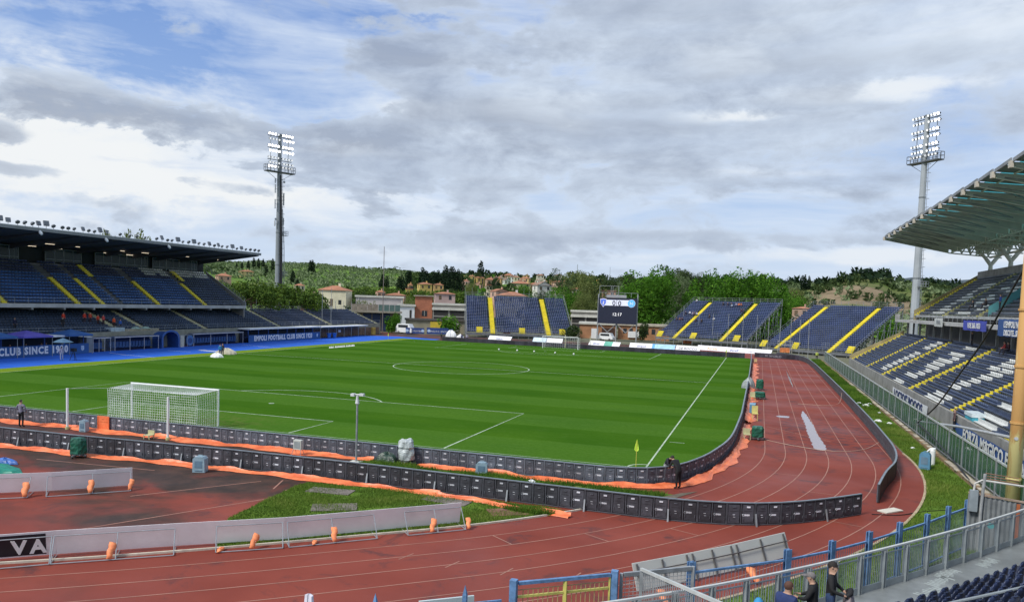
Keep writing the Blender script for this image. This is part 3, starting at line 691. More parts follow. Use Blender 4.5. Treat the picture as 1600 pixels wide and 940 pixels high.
def sandbag(label, x, y, rz, tilt=.9, s=1.0, z=.12):
    m = MB(); V = []; F = []; n = 7
    for i in range(n):
        u = i/(n-1); w = (.085 if i not in (0, n-1) else .07)*s*(.75+.5*u); th_ = (.05 if i not in (0, n-1) else .015)*s
        for a, b in ((-1, -1), (0, -1.25), (1, -1), (1.05, 0), (1, 1), (0, 1.25), (-1, 1), (-1.05, 0)): V.append((w*a+.02*sin(i*1.9)*s, (u-.5)*.50*s, th_*b+.02*sin(i*1.3+a)*s))
    for i in range(n-1):
        for j in range(8): F.append((i*8+j, i*8+(j+1) % 8, (i+1)*8+(j+1) % 8, (i+1)*8+j))
    F += [tuple(range(8))[::-1], tuple((n-1)*8+j for j in range(8))]
    V = np.array(V); c, s_ = cos(tilt), sin(tilt); V = np.stack([V[:, 0], V[:, 1]*c-V[:, 2]*s_, V[:, 1]*s_+V[:, 2]*c], -1)
    o = m.add(V, F).build('sandbag', SAND, smooth=True, loc=(x, y, z+.25*s*abs(s_)), rz=rz); o.rotation_euler[1] = (.45*sin(x*7+y*3)+.25)*(abs(s_) > .1); tag(o, label, 'sandbag', 'orange sandbags on the board frames')
def on(a, b, f, off=-.55): 
    a = np.array(a); b = np.array(b); d = (b-a)/np.hypot(*(b-a)); p = a+(b-a)*f+np.array([-d[1], d[0]])*off; return p[0], p[1], atan2(d[1], d[0])
p0, p1, p2, p3, p4, p5 = (13.2, -25.9), (16.15, -23.35), (19.0, -21.15), (22.0, -18.95), (24.4, -16.75), (27.05, -14.3)
hA = hoarding('board with a black face and white letters at the left edge of the front row', p0, p1, frames=((.1, .98),))
b = MB().add(*slab(3.3, .80, .16)).build('printed_face', mat('black_print', (.012, .012, .02), .5), hA, loc=(.32, -.022, .05))
for ch, x in (('V', 2.86), ('A', 3.40)):
    q = textmesh('letter', ch, .66, WHITE, hA, (x, .085, .20), (pi/2+.186, 0, 0), .008, bold=.025, sx=1.0)
hoarding('white board back second from the left in the front row', p1, (19.15, -21.05), frames=((.0, .5, .97),))
hoarding('white board back left of centre in the front row, with the sandbag lying flat', (19.15, -21.05), (22.0, -18.95), frames=((.35, .98),))
hoarding('white board back over the grass edge in the middle of the front row', (22.0, -18.95), (24.45, -16.7), frames=((.02, .5, .98),))
hoarding('white board back at the right-hand end of the front row on the grass', (24.45, -16.7), p5, frames=((.32, .66, .98),))
hoarding('white board back at the left edge of the shorter rear row', (4.6, -20.6), (9.0, -17.3), frames=((.05, .86),))
hoarding('white board back at the right end of the shorter rear row', (9.0, -17.3), (11.25, -15.1), frames=((-.05, .5, .98),))
for lab, a, b, f, s, tl in (('orange sandbag at the left frame edge next to the black board', (13.2, -25.9), p1, .12, 1.5, 1.1), ('folded orange sandbag hanging on the second board of the front row', p1, p2, .48, 1.15, .9),
        ('flat orange sandbag lying on the track by the third board', p2, p3, .42, .9, .02), ('orange sandbag on the middle post of the third board', p2, p3, .72, 1.1, 1.0), ('orange sandbag lying flat by the middle board', p3, p4, .3, .8, .02),
        ('narrow orange sandbag on the middle post of the fourth board', p3, p4, .52, 1.1, 1.0), ('orange sandbag on the right-hand board of the front row', p4, p5, .62, 1.1, .9), ('orange sandbag at the right end of the front row', p4, p5, 1.03, .95, .8),
        ('orange sandbag on the left board of the rear row', (4.6, -20.6), (9.0, -17.3), .84, 1.3, 1.0), ('orange sandbag in the middle of the right board of the rear row', (9.0, -17.3), (11.25, -15.1), .48, 1.2, 1.0), ('orange sandbag at the right end of the rear row', (9.0, -17.3), (11.25, -15.1), .98, 1.0, 1.0)):
    x, y, an = on(a, b, f); sandbag(lab, x, y, an+rng.uniform(-.5, .2), tl, s, .06)
# row of tilted boards behind the blue fence
TP = [(34.95, -18.9), (36.55, -17.1), (37.9, -15.5), (39.7, -13.15)]
for k, lab in enumerate(('tilted grey board back behind the wire gate, left of three', 'tilted grey board back in the middle of the three behind the blue fence', 'tilted grey board back at the right end of the three behind the blue fence')):
    a, b = np.array(TP[k]), np.array(TP[k+1]); d = b-a; L = np.hypot(*d); t_ = thing('hoarding', lab, 'advertising board', (a[0], a[1], .01), atan2(d[1], d[0]), 'tilted boards behind the blue fence')
    V, F = slab(L, .86, -.30); MB().add(V, F).build('panel', mat('hoarding_grey', (.50, .51, .47), .6, .06, .6), t_)
    m = MB()
    for f in (.06, .5, .94): m.bar((f*L, .41, .84), (f*L, .10, .06), .05, .04)
    m.bar((0, .29, .60), (L, .29, .60), .03, .03); m.build('frame', mat('frame_dark', (.10, .10, .10), .5), t_)
sandbag('orange sandbag lying behind the blue fence under the tilted boards', 38.3, -16.2, .6, .5, 1.3, .06)
sandbag('pale orange sandbag behind the wire gate', 35.7, -19.3, .6, .5, 1.2, .06)

# ------------------------------------------------------------------ small things on the field edge
def bin_(label, x, y, rz, m, w=.46, d=.36, h=.72, name='speaker_cabinet', cat='box'):
    t_ = thing(name, label, cat, (x, y, .015), rz, 'blue plastic covers by the boards')
    mb = MB(); prof = [(-w/2, 0), (w/2, 0), (w/2*.94, h*.86), (w/2*.62, h), (-w/2*.62, h), (-w/2*.94, h*.86)]
    n = len(prof); V = [(x_, -d/2, z_) for x_, z_ in prof]+[(x_*.96, d/2, z_*.98) for x_, z_ in prof]
    mb.add(V, [tuple(range(n)), tuple(range(n, 2*n))[::-1]]+[(i, n+i, n+(i+1) % n, (i+1) % n) for i in range(n)]); mb.build('shell', m, t_)
    MB().bb(-w*.3, w*.3, -d/2-.012, -d/2+.001, h*.3, h*.74).bb(-w*.3, w*.3, -d/2-.02, -d/2+.001, h*.1, h*.14).build('recess', mat('cover_blue_dark', (.12, .20, .27), .6), t_)
    MB().tube([(-w*.2, 0, h), (-w*.15, 0, h+.06), (w*.15, 0, h+.06), (w*.2, 0, h)], .015, 5).build('handle', m, t_)
PB = mat('cover_pale_blue', (.26, .37, .43), .5, .12, 4); PB2 = mat('cover_blue', (.10, .25, .38), .5, .12, 4)
bin_('pale blue plastic cover standing between the goal poles, behind the near goal', -1.95, -5.55, .1, PB)
bin_('pale blue plastic cover in front of the black boards on the apron', 11.75, -11.25, .3, PB, .62, .5, .78)
bin_('blue plastic cover in the weeds between the two board rings', 24.7, -5.55, .2, PB, .62, .4, .66)
bin_('small blue cover on the straight beside the orange sheet', 37.85, 27.5, 1.4, PB2, .5, .5, .9)
bin_('blue plastic container on the grass verge by the right-hand boards', 47.75, 7.5, -.4, PB2, .6, .4, 1.0)
gd = thing('board_door', 'orange square panel leaning on the slate boards behind the near goal', 'panel', (-1.2, -4.78, .02))
MB().bb(-.46, .46, -.05, 0, 0, .93).build('panel', ORANGE, gd); MB().bb(-.40, .40, -.06, -.05, .55, .57).bb(-.40, -.38, -.06, -.05, .1, .86).bb(-.1, .05, -.06, -.05, .7, .74).build('seam', mat('orange_dark', (.5, .12, .03), .6), gd)
# green wrapped trolley
def green_case(label, x, y, rz=0, w=.75, d=.6, h=.95, group='green wrapped cases beside the boards'):
    t_ = thing('wrapped_case', label, 'wrapped case', (x, y, .01), rz, group)
    r = np.random.default_rng(int(abs(x*7+y*3))); V = []; F = []; K, N_ = 7, 16
    for k in range(K):
        z = .22+(h-.22)*k/(K-1); s = 1.0-.06*k/(K-1) if k < K-1 else .78
        for j in range(N_):
            a = 2*pi*(j+.5)/N_; c, s_ = cos(a), sin(a); q = 1/max(abs(c), abs(s_)); q = min(q, 1.25)
            V.append((c*q*w/2*s+r.uniform(-.02, .02), s_*q*d/2*s+r.uniform(-.02, .02), z+r.uniform(-.012, .012)))
    for k in range(K-1):
        for j in range(N_): F.append((k*N_+j, k*N_+(j+1) % N_, (k+1)*N_+(j+1) % N_, (k+1)*N_+j))
    F.append(tuple((K-1)*N_+j for j in range(N_))); F.append(tuple(range(N_))[::-1])
    MB().add(V, F).build('tarpaulin', mat('green_tarp', (.008, .095, .055), .4, .35, 5, bump=.5, bscale=8), t_)
    MB().bb(-w/2-.12, w/2+.12, -.05, .05, .10, .16).bb(-.05, .05, -d/2-.15, d/2+.15, .10, .16).bb(-w/2+.05, w/2-.05, -d/2+.05, d/2-.05, .15, .22).build('trolley', mat('trolley_grey', (.15, .16, .16), .5), t_)
    for sx, sy in ((1, 0), (-1, 0), (0, 1), (0, -1)):
        MB().tube([(sx*(w/2+.08)-.02, sy*(d/2+.12), .06), (sx*(w/2+.08)+.02, sy*(d/2+.12), .06)], .06, 8).build('wheel', mat('rubber', (.02, .02, .02), .7), t_)
green_case('tall green wrapped case on a trolley in front of the black boards', 3.95, -11.35, .1, .72, .6, 1.05)
green_case('green wrapped case on the near end of the straight, by the curved boards', 38.3, 13.2, .1, .8, .8, .95)
green_case('green wrapped case standing further up the straight', 38.4, 48.5, .1, .8, .9, 1.2)
green_case('low green wrapped case on the straight next to the grey covered camera', 38.4, 39.2, .1, 1.1, 1.0, .75)
def folding_seat(label, x, y, rz, c=(.50, .48, .27), h=.75):
    t_ = thing('camera_stool', label, 'stool', (x, y, .01), rz, 'small seats beside the boards'); m = mat('stool_cream%d' % int(c[0]*100), c, .6, .1, 4)
    MB().bb(-.24, .24, -.22, .22, h*.45, h*.52).build('seat', m, t_); MB().bb(-.24, .24, .18, .24, h*.52, h).build('backrest', m, t_)
    for a in (-.2, .2):
        for b in (-.18, .18): MB().bb(a-.02, a+.02, b-.02, b+.02, 0, h*.45).build('leg', m, t_)
folding_seat('cream stool on the red surface between the goal poles', 3.2, -5.65, 0, h=.5)
folding_seat('cream box seat tucked against the near green wrapped case', 37.6, 12.9, .2)
folding_seat('yellowish seat halfway up the row of equipment on the straight', 38.05, 22.8, .1, (.60, .55, .20), 1.2)
folding_seat('tan seat beside the low green wrapped case', 37.75, 36.8, .1, (.50, .36, .20), .9)
folding_seat('small tan box at the far end of the orange sheet', 37.7, 92, .1, (.55, .40, .20), .9)
# monitor on stand
mt = thing('field_monitor', 'white boxed monitor on a wire stand among the orange sheet', 'monitor', (13.75, -5.75, .02), -.1)
MB().bb(-.26, .26, -.1, .12, .34, .88).build('casing', mat('casing_white', (.55, .56, .50), .5, .08, 5), mt); MB().bb(-.2, .2, -.112, -.1, .42, .80).build('screen', mat('screen_grey', (.30, .33, .33), .4), mt)
for s in (-.24, .24): MB().tube([(s, -.05, .4), (s*1.3, -.2, 0)], .014, 5).tube([(s, .05, .4), (s*1.2, .2, 0)], .014, 5).build('leg', HF, mt)
# slim pole with lamps
lp = thing('camera_pole', 'slim grey pole with camera heads standing between the two board rings', 'pole', (17.55, -5.95, .0))
MB().tube([(0, 0, .08), (0, 0, 3.25)], .055, 10).build('pole', GALV, lp); MB().box((0, 0, .05), (.6, .4, .1)).build('base', mat('base_white', (.62, .60, .52), .7), lp)
MB().tube([(-.35, 0, 3.72), (.42, .05, 3.78)], .03, 6).build('crossarm', GALV, lp)
MB().box((-.25, -.02, 3.72), (.2, .24, .14)).build('camera_head', mat('head_pale', (.62, .64, .64), .4), lp); MB().box((.30, -.05, 3.76), (.26, .2, .13)).build('camera_head', mat('head_pale', (.62, .64, .64), .4), lp)
MB().tube([(0, 0, 3.2), (0, 0, 3.26), (0, 0, 3.5), (0, 0, 3.7)], [.07, .12, .08, .06], 10).build('dome', mat('head_pale', (.6, .6, .6)), lp)
# shrouded camera
sc = thing('shrouded_camera', 'tall camera under a pale grey plastic shroud between the board rings', 'covered camera', (20.15, -5.15, .0), .2)
r = np.random.default_rng(5); V = []; F = []; K, N_ = 12, 18
for k in range(K):
    u = k/(K-1); z = .28+1.12*u; w = .38+.05*sin(u*5)-.06*u+(.08 if u > .6 else 0); w = w if k < K-1 else .26
    for j in range(N_):
        a = 2*pi*j/N_; q = w*(1+.10*sin(3*a+u*6)+.07*sin(5*a-u*9)); V.append((q*cos(a)*1.05, q*sin(a)*.8, z+(.05*sin(2*a) if k == K-1 else 0)+r.uniform(-.01, .01)))
for k in range(K-1):
    for j in range(N_): F.append((k*N_+j, k*N_+(j+1) % N_, (k+1)*N_+(j+1) % N_, (k+1)*N_+j))
F.append(tuple((K-1)*N_+j for j in range(N_))); F.append(tuple(range(N_))[::-1])
MB().add(V, F).build('shroud', mat('shroud_plastic', (.46, .50, .49), .3, .2, 5, bump=.8, bscale=5), sc)
for a in (.5, 2.6, 4.7): MB().tube([(.1*cos(a), .1*sin(a), .5), (.34*cos(a), .34*sin(a), 0)], .022, 6).build('leg', HF, sc)
# dark tarp heap
def heap(name, label, cat, x, y, m, rx, ry, h, seed, grp=None):
    r = np.random.default_rng(seed); V = []; F = []; K, N_ = 8, 20; ph = r.uniform(0, 6, 8)
    for k in range(K):
        u = k/(K-1)
        for j in range(N_):
            a = 2*pi*j/N_; q = (1-u**1.6*.95)*(1+.14*sin(3*a+ph[0])+.09*sin(7*a+ph[1]+u*3)); V.append((rx*q*cos(a), ry*q*sin(a), h*(sin(u*pi/2))*(1+.15*sin(2*a+ph[2]))+r.uniform(-.012, .012)*(k > 0)))
    for k in range(K-1):
        for j in range(N_): F.append((k*N_+j, k*N_+(j+1) % N_, (k+1)*N_+(j+1) % N_, (k+1)*N_+j))
    F.append(tuple((K-1)*N_+j for j in range(N_)))
    o = MB().add(V, F).build(name, m, loc=(x, y, .015)); tag(o, label, cat, grp); return o
heap('tarpaulin_heap', 'low dark green tarpaulin heap left of the shrouded camera', 'tarpaulin', 18.95, -5.0, mat('dark_green_tarp', (.018, .045, .028), .4, .4, 5, bump=.6, bscale=6), .62, .42, .5, 1)
heap('folded_tarpaulin', 'turquoise green tarpaulin spread flat at the left edge of the apron', 'tarpaulin', 2.9, -15.2, mat('turquoise_tarp', (.0, .20, .13), .45, .3, 4), 1.5, .8, .22, 2)
heap('folded_tarpaulin', 'small yellow and blue bundle beyond the turquoise tarpaulin', 'tarpaulin', 2.0, -14.0, mat('blue_tarp', (.03, .12, .4), .45, .3, 4), .8, .3, .26, 3)
heap('covered_camera', 'grey plastic covered camera across the boards on the straight', 'covered camera', 37.2, 49.6, mat('shroud_dull', (.30, .33, .33), .5, .2, 3), .75, .6, 1.15, 4)
heap('litter_bag', 'white plastic bag lying in the weeds near the board ring', 'litter', 27.6, -6.1, WHITE, .22, .14, .14, 5)
mtb = thing('mat', 'cream mat lying at the open end of the board lines on the track', 'mat', (44.2, -4.1, .01), .75); MB().box((0, 0, .03), (1.1, .5, .05), ry=-.03).build('mat', mat('cream_mat', (.60, .56, .47), .8, .1, 4), mtb)
# cables over the track
def cable(label, pts, r, m, name='cable', cat='cable'):
    o = MB().tube(smoothpath([(*p, ) for p in pts], 6), r, 5).build(name, m); tag(o, label, cat); return o
CAB_T = mat('cable_pale', (.50, .36, .28), .7); CAB_B = mat('cable_black', (.012, .012, .014), .5)
cable('thin pale cable crossing the lanes in front of the wet patch', [(38.7, 13.5, .03), (40.5, 11.9, .03), (43, 11.0, .03), (45, 12.6, .03), (46.3, 15.2, .2)], .018, CAB_T)
cable('thin pale cable across the far part of the straight', [(42, 37, .03), (44.5, 37.2, .03), (46.0, 40, .03), (46.7, 45, .6)], .02, CAB_T)
cable('black cable from the end of the black boards towards the right verge', [(43.3, -5.1, .03), (44.5, -4.7, .03), (45.6, -3.6, .03), (47.0, -2.6, .03)], .02, CAB_B)
# litter on the verge
lit = [(47.9, 40.5, .45), (48.4, 39.2, .5), (48.9, 41, .3), (48.0, 28, .4), (48.7, 27, .3), (48.3, 55, .3), (48.2, 70, .35), (48.0, 84, .35), (48.9, 34, .25), (48.4, 15, .2), (51.2, 30, .5), (51.6, 24, .6), (51.3, 37, .5), (51.9, 16, .5), (48.6, 47, .3)]
for k, (x, y, s) in enumerate(lit):
    heap('litter', ['scrap of white litter on the grass verge near the right fence', 'scrap of white litter in the moat behind the green fence'][x > 50], 'litter', x, y, WHITE, s*.7, s*.6, s*.4, 20+k, 'white litter along the right verge')
wb = thing('white_canister', 'white canister leaning on the kerb beside the blue container', 'canister', (48.45, 9.2, .02), .3)
MB().tube([(0, 0, 0), (0, 0, .85), (.02, 0, .95), (.15, 0, 1.0)], [.16, .16, .13, .05], 12).build('body', WHITE, wb); MB().tube([(-.3, .1, .75), (-.1, .05, .98), (.1, 0, .98)], .045, 6).build('hose', WHITE, wb)
# advertising boards lying tilted beyond the far end
def advert(label, pa, pb, segs, texts=()):
    a = U(*pa); b = U(*pb); d = b-a; L = np.hypot(d[0], d[1]); t_ = thing('tilted_advert', label, 'advertising board', (a[0], a[1], .02), atan2(d[1], d[0]), 'tilted adverts beyond the far goal')
    for f0, f1, m in segs:
        MB().add([(f0*L, 0, .02), (f1*L, 0, .02), (f1*L, .75, 1.0), (f0*L, .75, 1.0), (f0*L, .10, .02), (f1*L, .10, .02), (f1*L, .85, 1.0), (f0*L, .85, 1.0)], [(0, 1, 2, 3), (7, 6, 5, 4), (0, 4, 5, 1), (3, 2, 6, 7), (0, 3, 7, 4), (1, 5, 6, 2)]).build('face', m, t_)
    for s, x, sz, m in texts: textmesh('lettering', s, sz, m, t_, (x*L, .10, .22), (radians(52), 0, 0), .01)
AW = mat('advert_white', (.80, .80, .82), .5, .04, .5); AB = mat('advert_blue', (.10, .38, .75), .5, .1, .5); AG = mat('advert_green', (.12, .45, .33), .5, .2, .5); AO = mat('advert_orange', (.75, .42, .12), .5, .1, .5); AP = mat('advert_pink', (.65, .2, .4), .5); AN = mat('advert_navy', (.10, .12, .35), .5)
advert('white advert board left of the far goal', (762, 530.5), (797, 533), [(0, 1, AW)], [('PORTA', .5, .6, AN)])
advert('pale advert board directly behind the far goal', (832, 533.5), (878, 536), [(0, .45, mat('advert_ice', (.55, .68, .80), .5)), (.47, 1, AW)])
advert('white and green advert board left of the scoreboard legs', (919, 538.5), (967, 542), [(0, .5, AW), (.5, .76, AG), (.76, 1, AW)], [('SERVIZI', .25, .55, AN)])
advert('white advert board with a blue end, right of the scoreboard', (983, 542.5), (1054, 546.5), [(0, .50, AW), (.50, .56, AB), (.56, 1, mat('advert_sky', (.35, .60, .85), .5))], [('Empoli', .27, .7, AN)])
advert('white advert with dark capitals in the middle of the far row', (1055, 546.5), (1093, 549), [(0, 1, AW)], [('DE ROCCO', .5, .8, mat('advert_black', (.05, .05, .06), .6))])
advert('long white advert board with orange and violet script, rightmost of the far row', (1088, 546), (1204, 554.5), [(0, 1, AW)], [('Aurelia', .22, .85, AO), ('Bonelli', .52, .7, AN), ('officina', .75, .6, mat('advert_grey', (.5, .5, .55), .6))])
# ------------------------------------------------------------------ seats and terraces
SEATN = mat('seat_navy', (0.040, 0.062, 0.145), .45, .25, .25); SEATB = mat('seat_blue', (0.045, 0.125, 0.33), .45, .25, .2); SEATG = mat('seat_greyblue', (0.055, 0.09, 0.17), .5, .25, .25)
SEATW = mat('seat_white', (.66, .67, .64), .5, .12, .8); SEATY = mat('stair_yellow', (.72, .60, .035), .6, .12, .8); STY = mat('stair_cream', (.42, .40, .25), .8, .2, .6)
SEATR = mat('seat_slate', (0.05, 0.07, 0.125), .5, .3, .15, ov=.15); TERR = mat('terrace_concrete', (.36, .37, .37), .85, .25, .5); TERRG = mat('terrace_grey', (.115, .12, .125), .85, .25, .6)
GREEN_P = mat('green_grey_paint', (.55, .64, .55), .5, .12, .5)
def seat_tpl(w=.44, curved=False, pan=.40, hb=.40, d=.38):
    m = MB()
    if not curved:
        m.bb(-w/2, w/2, -d*.6, d*.4, pan-.03, pan+.02); m.bb(-w/2, w/2, d*.38, d*.38+.05, pan, pan+hb)
        return quads_of(m)
    # moulded shell: pan, rolled front lip, rounded backrest
    V = []; F = []
    prof = [(-.26, pan-.05, 1), (-.24, pan, 1), (-.05, pan-.02, 1), (.12, pan, 1), (.17, pan+.06, 1), (.19, pan+.20, .98), (.205, pan+.32, .92), (.215, pan+.39, .70), (.218, pan+.42, .35)]
    n = 6
    for y, z, s in prof:
        for j in range(n+1):
            u = -1+2*j/n; V.append((u*w/2*s, y-.035*u*u*(1 if z > pan else 0), z+(.02*u*u if z <= pan else -0.02*u*u*(s < .95))))
    k = len(prof); N1 = len(V)
    V += [(x, y+.022, z-.02) for x, y, z in V]
    for i in range(k-1):
        for j in range(n):
            a = i*(n+1)+j; F.append((a, a+1, a+n+2, a+n+1)); F.append((a+N1, a+n+1+N1, a+n+2+N1, a+1+N1))
    def edge(idx):
        for a, b in zip(idx, idx[1:]): F.append((a, a+N1, b+N1, b))
    edge([i*(n+1) for i in range(k)][::-1]); edge([i*(n+1)+n for i in range(k)]); edge([(k-1)*(n+1)+j for j in range(n+1)]); edge([j for j in range(n+1)][::-1])
    m.add(V, F); m.bb(-.04, .04, -.02, .06, .0, pan-.04)
    return quads_of(m)
def tier(parent, L, n, dep, rise, y0, z0, m, under=.35, name='terrace_step', x0=0.0, joined=False):
    mb = MB()
    for k in range(n):
        a = MB() if not joined else mb
        a.bb(x0, x0+L, y0+k*dep, y0+(k+1)*dep+(.003), z0+k*rise-under, z0+k*rise)
        if not joined: a.build(name, m, parent)
    if joined: tag(mb.build(name, m, parent), kind='stuff')
def aisle(parent, x, w, n, dep, rise, y0, z0, m, single=False, name='aisle_step', k0=0, wob=0.0):
    mb = MB()
    for k in range(k0, n):
        for h in (0, 1):
            a = MB() if single else mb
            yy = y0+k*dep+(h*.5-.25)*dep; a.bb(x-w/2, x+w/2, yy, yy+dep*.5-.004, z0+k*rise-.08, z0+k*rise+(h-.5)*rise*.5+rise*.5+.03)
            if single: a.build(name, m, parent)
    if not single:
        o = mb.build('aisle_stair', m, parent); tag(o, kind='stuff')
def seats(parent, rows, L, pitch_, dep, rise, y0, z0, aisles, colour, tpl, mats, name='seats', x0=0.0, setback=.62, skip=None, singles=None, colour_names=('seat',)):
    tv, tf, _ = tpl; pos = []; cl = []
    for k in rows:
        x = x0+pitch_*.7
        while x < x0+L-pitch_*.5:
            if all(abs(x-a) > w/2+pitch_*.42 for a, w in aisles) and not (skip and skip(k, x)):
                pos.append((x, y0+(k+setback)*dep, z0+k*rise)); cl.append(colour(k, x))
            x += pitch_
    pos = np.array(pos); cl = np.array(cl)
    if singles is not None:
        sel = singles(pos); meshes = {}
        for p, c in zip(pos[sel], cl[sel]):
            if c not in meshes:
                me = bpy.data.meshes.new(colour_names[c]); me.from_pydata(tv.tolist(), [], tf.tolist()); me.materials.append(mats[c]); meshes[c] = me
            link(colour_names[c], meshes[c], parent, tuple(p))
        pos, cl = pos[~sel], cl[~sel]
    V, F, _ = stamp(tv, tf, pos); mi = np.repeat(cl, len(tf))
    return tag(bulk(name, V, F, mats, mi, parent), kind='stuff')
LOW = seat_tpl(.43); LOW2 = seat_tpl(.43, pan=.32, hb=.27)

def railing(mb, pts, h, posts, r=.02, mid=2):
    for a, b in zip(pts, pts[1:]):
        a = np.array(a, float); b = np.array(b, float); L = np.linalg.norm(b-a); n = max(1, int(round(L/posts)))
        for i in range(n+1): p = a+(b-a)*i/n; mb.bar(p, p+[0, 0, h], r*1.6, r*1.6)
        for k in range(mid): z = h*(k+1)/mid; mb.bar(a+[0, 0, z], b+[0, 0, z], r*1.5, r*1.5)

# ------------------------------------------------------------------ three temporary stands round the far bend
def tempstand(label, c, th, Wd, D, H, z0, n, ai, yel, seed, posts_front=True, netpoles=()):
    th = radians(th); u = np.array([cos(th), sin(th)]); o = np.array(c)-u*Wd/2
    t_ = thing('temporary_stand', label, 'grandstand', (o[0], o[1], 0), th, 'temporary stands round the far bend')
    dep = D/n; rise = H/n
    mb = MB()
    for k in range(n): mb.bb(0, Wd, k*dep, (k+1)*dep+.002, z0+k*rise-.12, z0+k*rise-.05)
    mb.bb(0, Wd, -.1, 0, z0-.5, z0-.05); tag(mb.build('deck', mat('deck_steel', (.16, .17, .185), .5, .2, 1), t_), kind='stuff')
    seats(t_, range(n), Wd, .5, dep, rise, 0, z0-.05, [(a*Wd, 1.3) for a in ai], lambda k, x: 0, LOW, [SEATN])
    for a in ai: aisle(t_, a*Wd, 1.15 if seed == 1 else .9, n, dep, rise, 0, z0-.03, SEATY)
    sc = MB(); G_ = GALV
    # scaffold under the deck: posts, ledgers, braces on the two sides and the back
    for x in (0.05, Wd-.05):
        for k in range(0, n+1, 3):
            zt = z0+k*rise; sc.bar((x, k*dep, 0), (x, k*dep, zt), .09)
            if k+3 <= n: sc.bar((x, k*dep, .3), (x, (k+3)*dep, zt+3*rise-.3), .06); 
            for zz in np.arange(1.6, zt, 2.0): sc.bar((x, k*dep, zz), (x, min(D, (k+3)*dep), zz), .05)
    for x in np.arange(0, Wd+.1, 2.6):
        sc.bar((x, D, 0), (x, D, z0+H), .07); sc.bar((x, .1, 0), (x, .1, z0), .08)
        sc.bar((x, D*.5, 0), (x, D*.5, z0+H*.5-.2), .07)
    tag(sc.build('scaffold', G_, t_), kind='stuff')
    r = MB()
    zt = z0+H
    railing(r, [(0, D, zt-.1), (Wd, D, zt-.1)], 1.35, 1.9, .03, 3)
    railing(r, [(0, 0, z0), (0, D, zt)], 1.1, 1.6, .025, 2); railing(r, [(Wd, 0, z0), (Wd, D, zt)], 1.1, 1.6, .025, 2)
    railing(r, [(0, -.2, z0-.2), (Wd, -.2, z0-.2)], 1.15, 1.1, .02, 3)
    # vomitory cages
    for f in ai:
        for s in (-1, 1):
            x = f*Wd+s*1.6; railing(r, [(x-.9, 1.2, z0+.6), (x+.9, 1.2, z0+.6)], 1.2, .9, .02, 3)
    tag(r.build('railing', GALV, t_), kind='stuff')
    for f in yel:
        q = MB()
        for k in range(4): q.bb(f*Wd-.75, f*Wd+.75, -.1+k*.3, .15+k*.3, z0+.1+k*.35, z0+.45+k*.35)
        q.build('entrance_steps', SEATY, t_)
    return t_
tempstand('steep navy temporary stand with two wide yellow stairs, left of the scoreboard', (-18.9, 139.4), 22.9, 26.8, 18.2, 9.0, 1.2, 24, (.245, .77), (.12, .52, .90), 1)
tempstand('navy temporary stand with a few spectators, in front of the big round trees', (24.3, 147.5), -25.4, 24.9, 17.6, 9.2, 1.6, 24, (.215, .73), (.04, .42, .88), 2)
tempstand('navy temporary stand at the far end beside the right grandstand', (47.5, 132.4), -38.3, 22.0, 17.9, 9.6, .9, 24, (.17, .76), (.0, .38, .97), 3)
# tall net poles in front of the far stands
for k, (px, py, top) in enumerate(((1066, 535, 477), (1090, 538, 488), (1112, 541, 490), (1136, 544, 490), (1159, 546, 491), (1181, 549, 492), (1199, 551, 495), (1217, 553, 497), (1234, 555, 497), (1248, 557, 499), (1262, 559, 499))):
    a = U(px, py); b = A(px+3, top, D=np.hypot(a[0]-CP[0], a[1]-CP[1]))
    p = thing('net_post', 'tall thin grey net post standing in front of the far stands', 'pole', (a[0], a[1], 0), 0, 'tall net posts before the far stands'); MB().tube([(0, 0, 0), (b[0]-a[0], 0, b[2])], .06, 6).build('pole', GALV, p)
# stair gates in front of the temporary stands
for lab, px, py, w in (('orange and steel gate in front of the left temporary stand', 792, 524, 1.7), ('orange and steel gate in front of the middle temporary stand', 1074, 537, 1.7), ('yellow framed gate in front of the right temporary stand', 1226, 551, 1.5)):
    a = U(px, py); t_ = thing('field_gate', lab, 'gate', (a[0], a[1], 0), -.3)
    m = MB(); railing(m, [(-w, 0, 0), (w, 0, 0)], 2.6, 1.2, .04, 3); tag(m.build('frame', mat('gate_pale', (.5, .48, .4), .5), t_), kind='stuff'); MB().bb(-w*.7, w*.7, -.05, 0, .1, 1.1).build('orange_panel', mat('gate_orange', (.55, .17, .05), .6, .3, 3), t_)

# ------------------------------------------------------------------ right grandstand (front faces the pitch)
RX0, RL = 53.0, 112.0
rs = thing('grandstand', 'big right-hand grandstand with navy and white seats under a steel cantilever roof', 'grandstand', (RX0, 98.0, 0), -pi/2)
n1, dep1 = 13, 7.9/13; rise1 = 4.74/13; Z1 = 1.26
n2, dep2 = 13, 8.6/13; rise2 = 6.1/13; Z2, Y2 = 9.2, 9.4
tier(rs, RL, n1, dep1, rise1, 0, Z1, TERR); tier(rs, RL, n2, dep2, rise2, Y2, Z2, TERR)
MB().bb(0, RL, -.22, -.003, 0, Z1+.25).build('front_wall', CONC, rs)
MB().bb(-.3, RL, 6.45, Y2-.003, 7.95, 8.35).build('balcony_slab', mat('slab_pale', (.42, .42, .41), .8, .15, .5), rs)
MB().bb(-.3, -.003, 6.45, 7.1, 8.36, 9.2).build('balcony_end_post', mat('slab_pale', (.42, .42, .41)), rs)
m = MB(); railing(m, [(0, 6.5, 8.35), (RL, 6.5, 8.35)], .95, 2.2, .02, 3); tag(m.build('balcony_rail', GALV, rs), kind='stuff')
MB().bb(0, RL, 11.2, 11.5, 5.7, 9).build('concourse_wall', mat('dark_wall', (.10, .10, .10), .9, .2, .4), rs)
MB().bb(0, RL, 7.9, 11.2, 5.6, 5.72).build('concourse_floor', TERRG, rs)
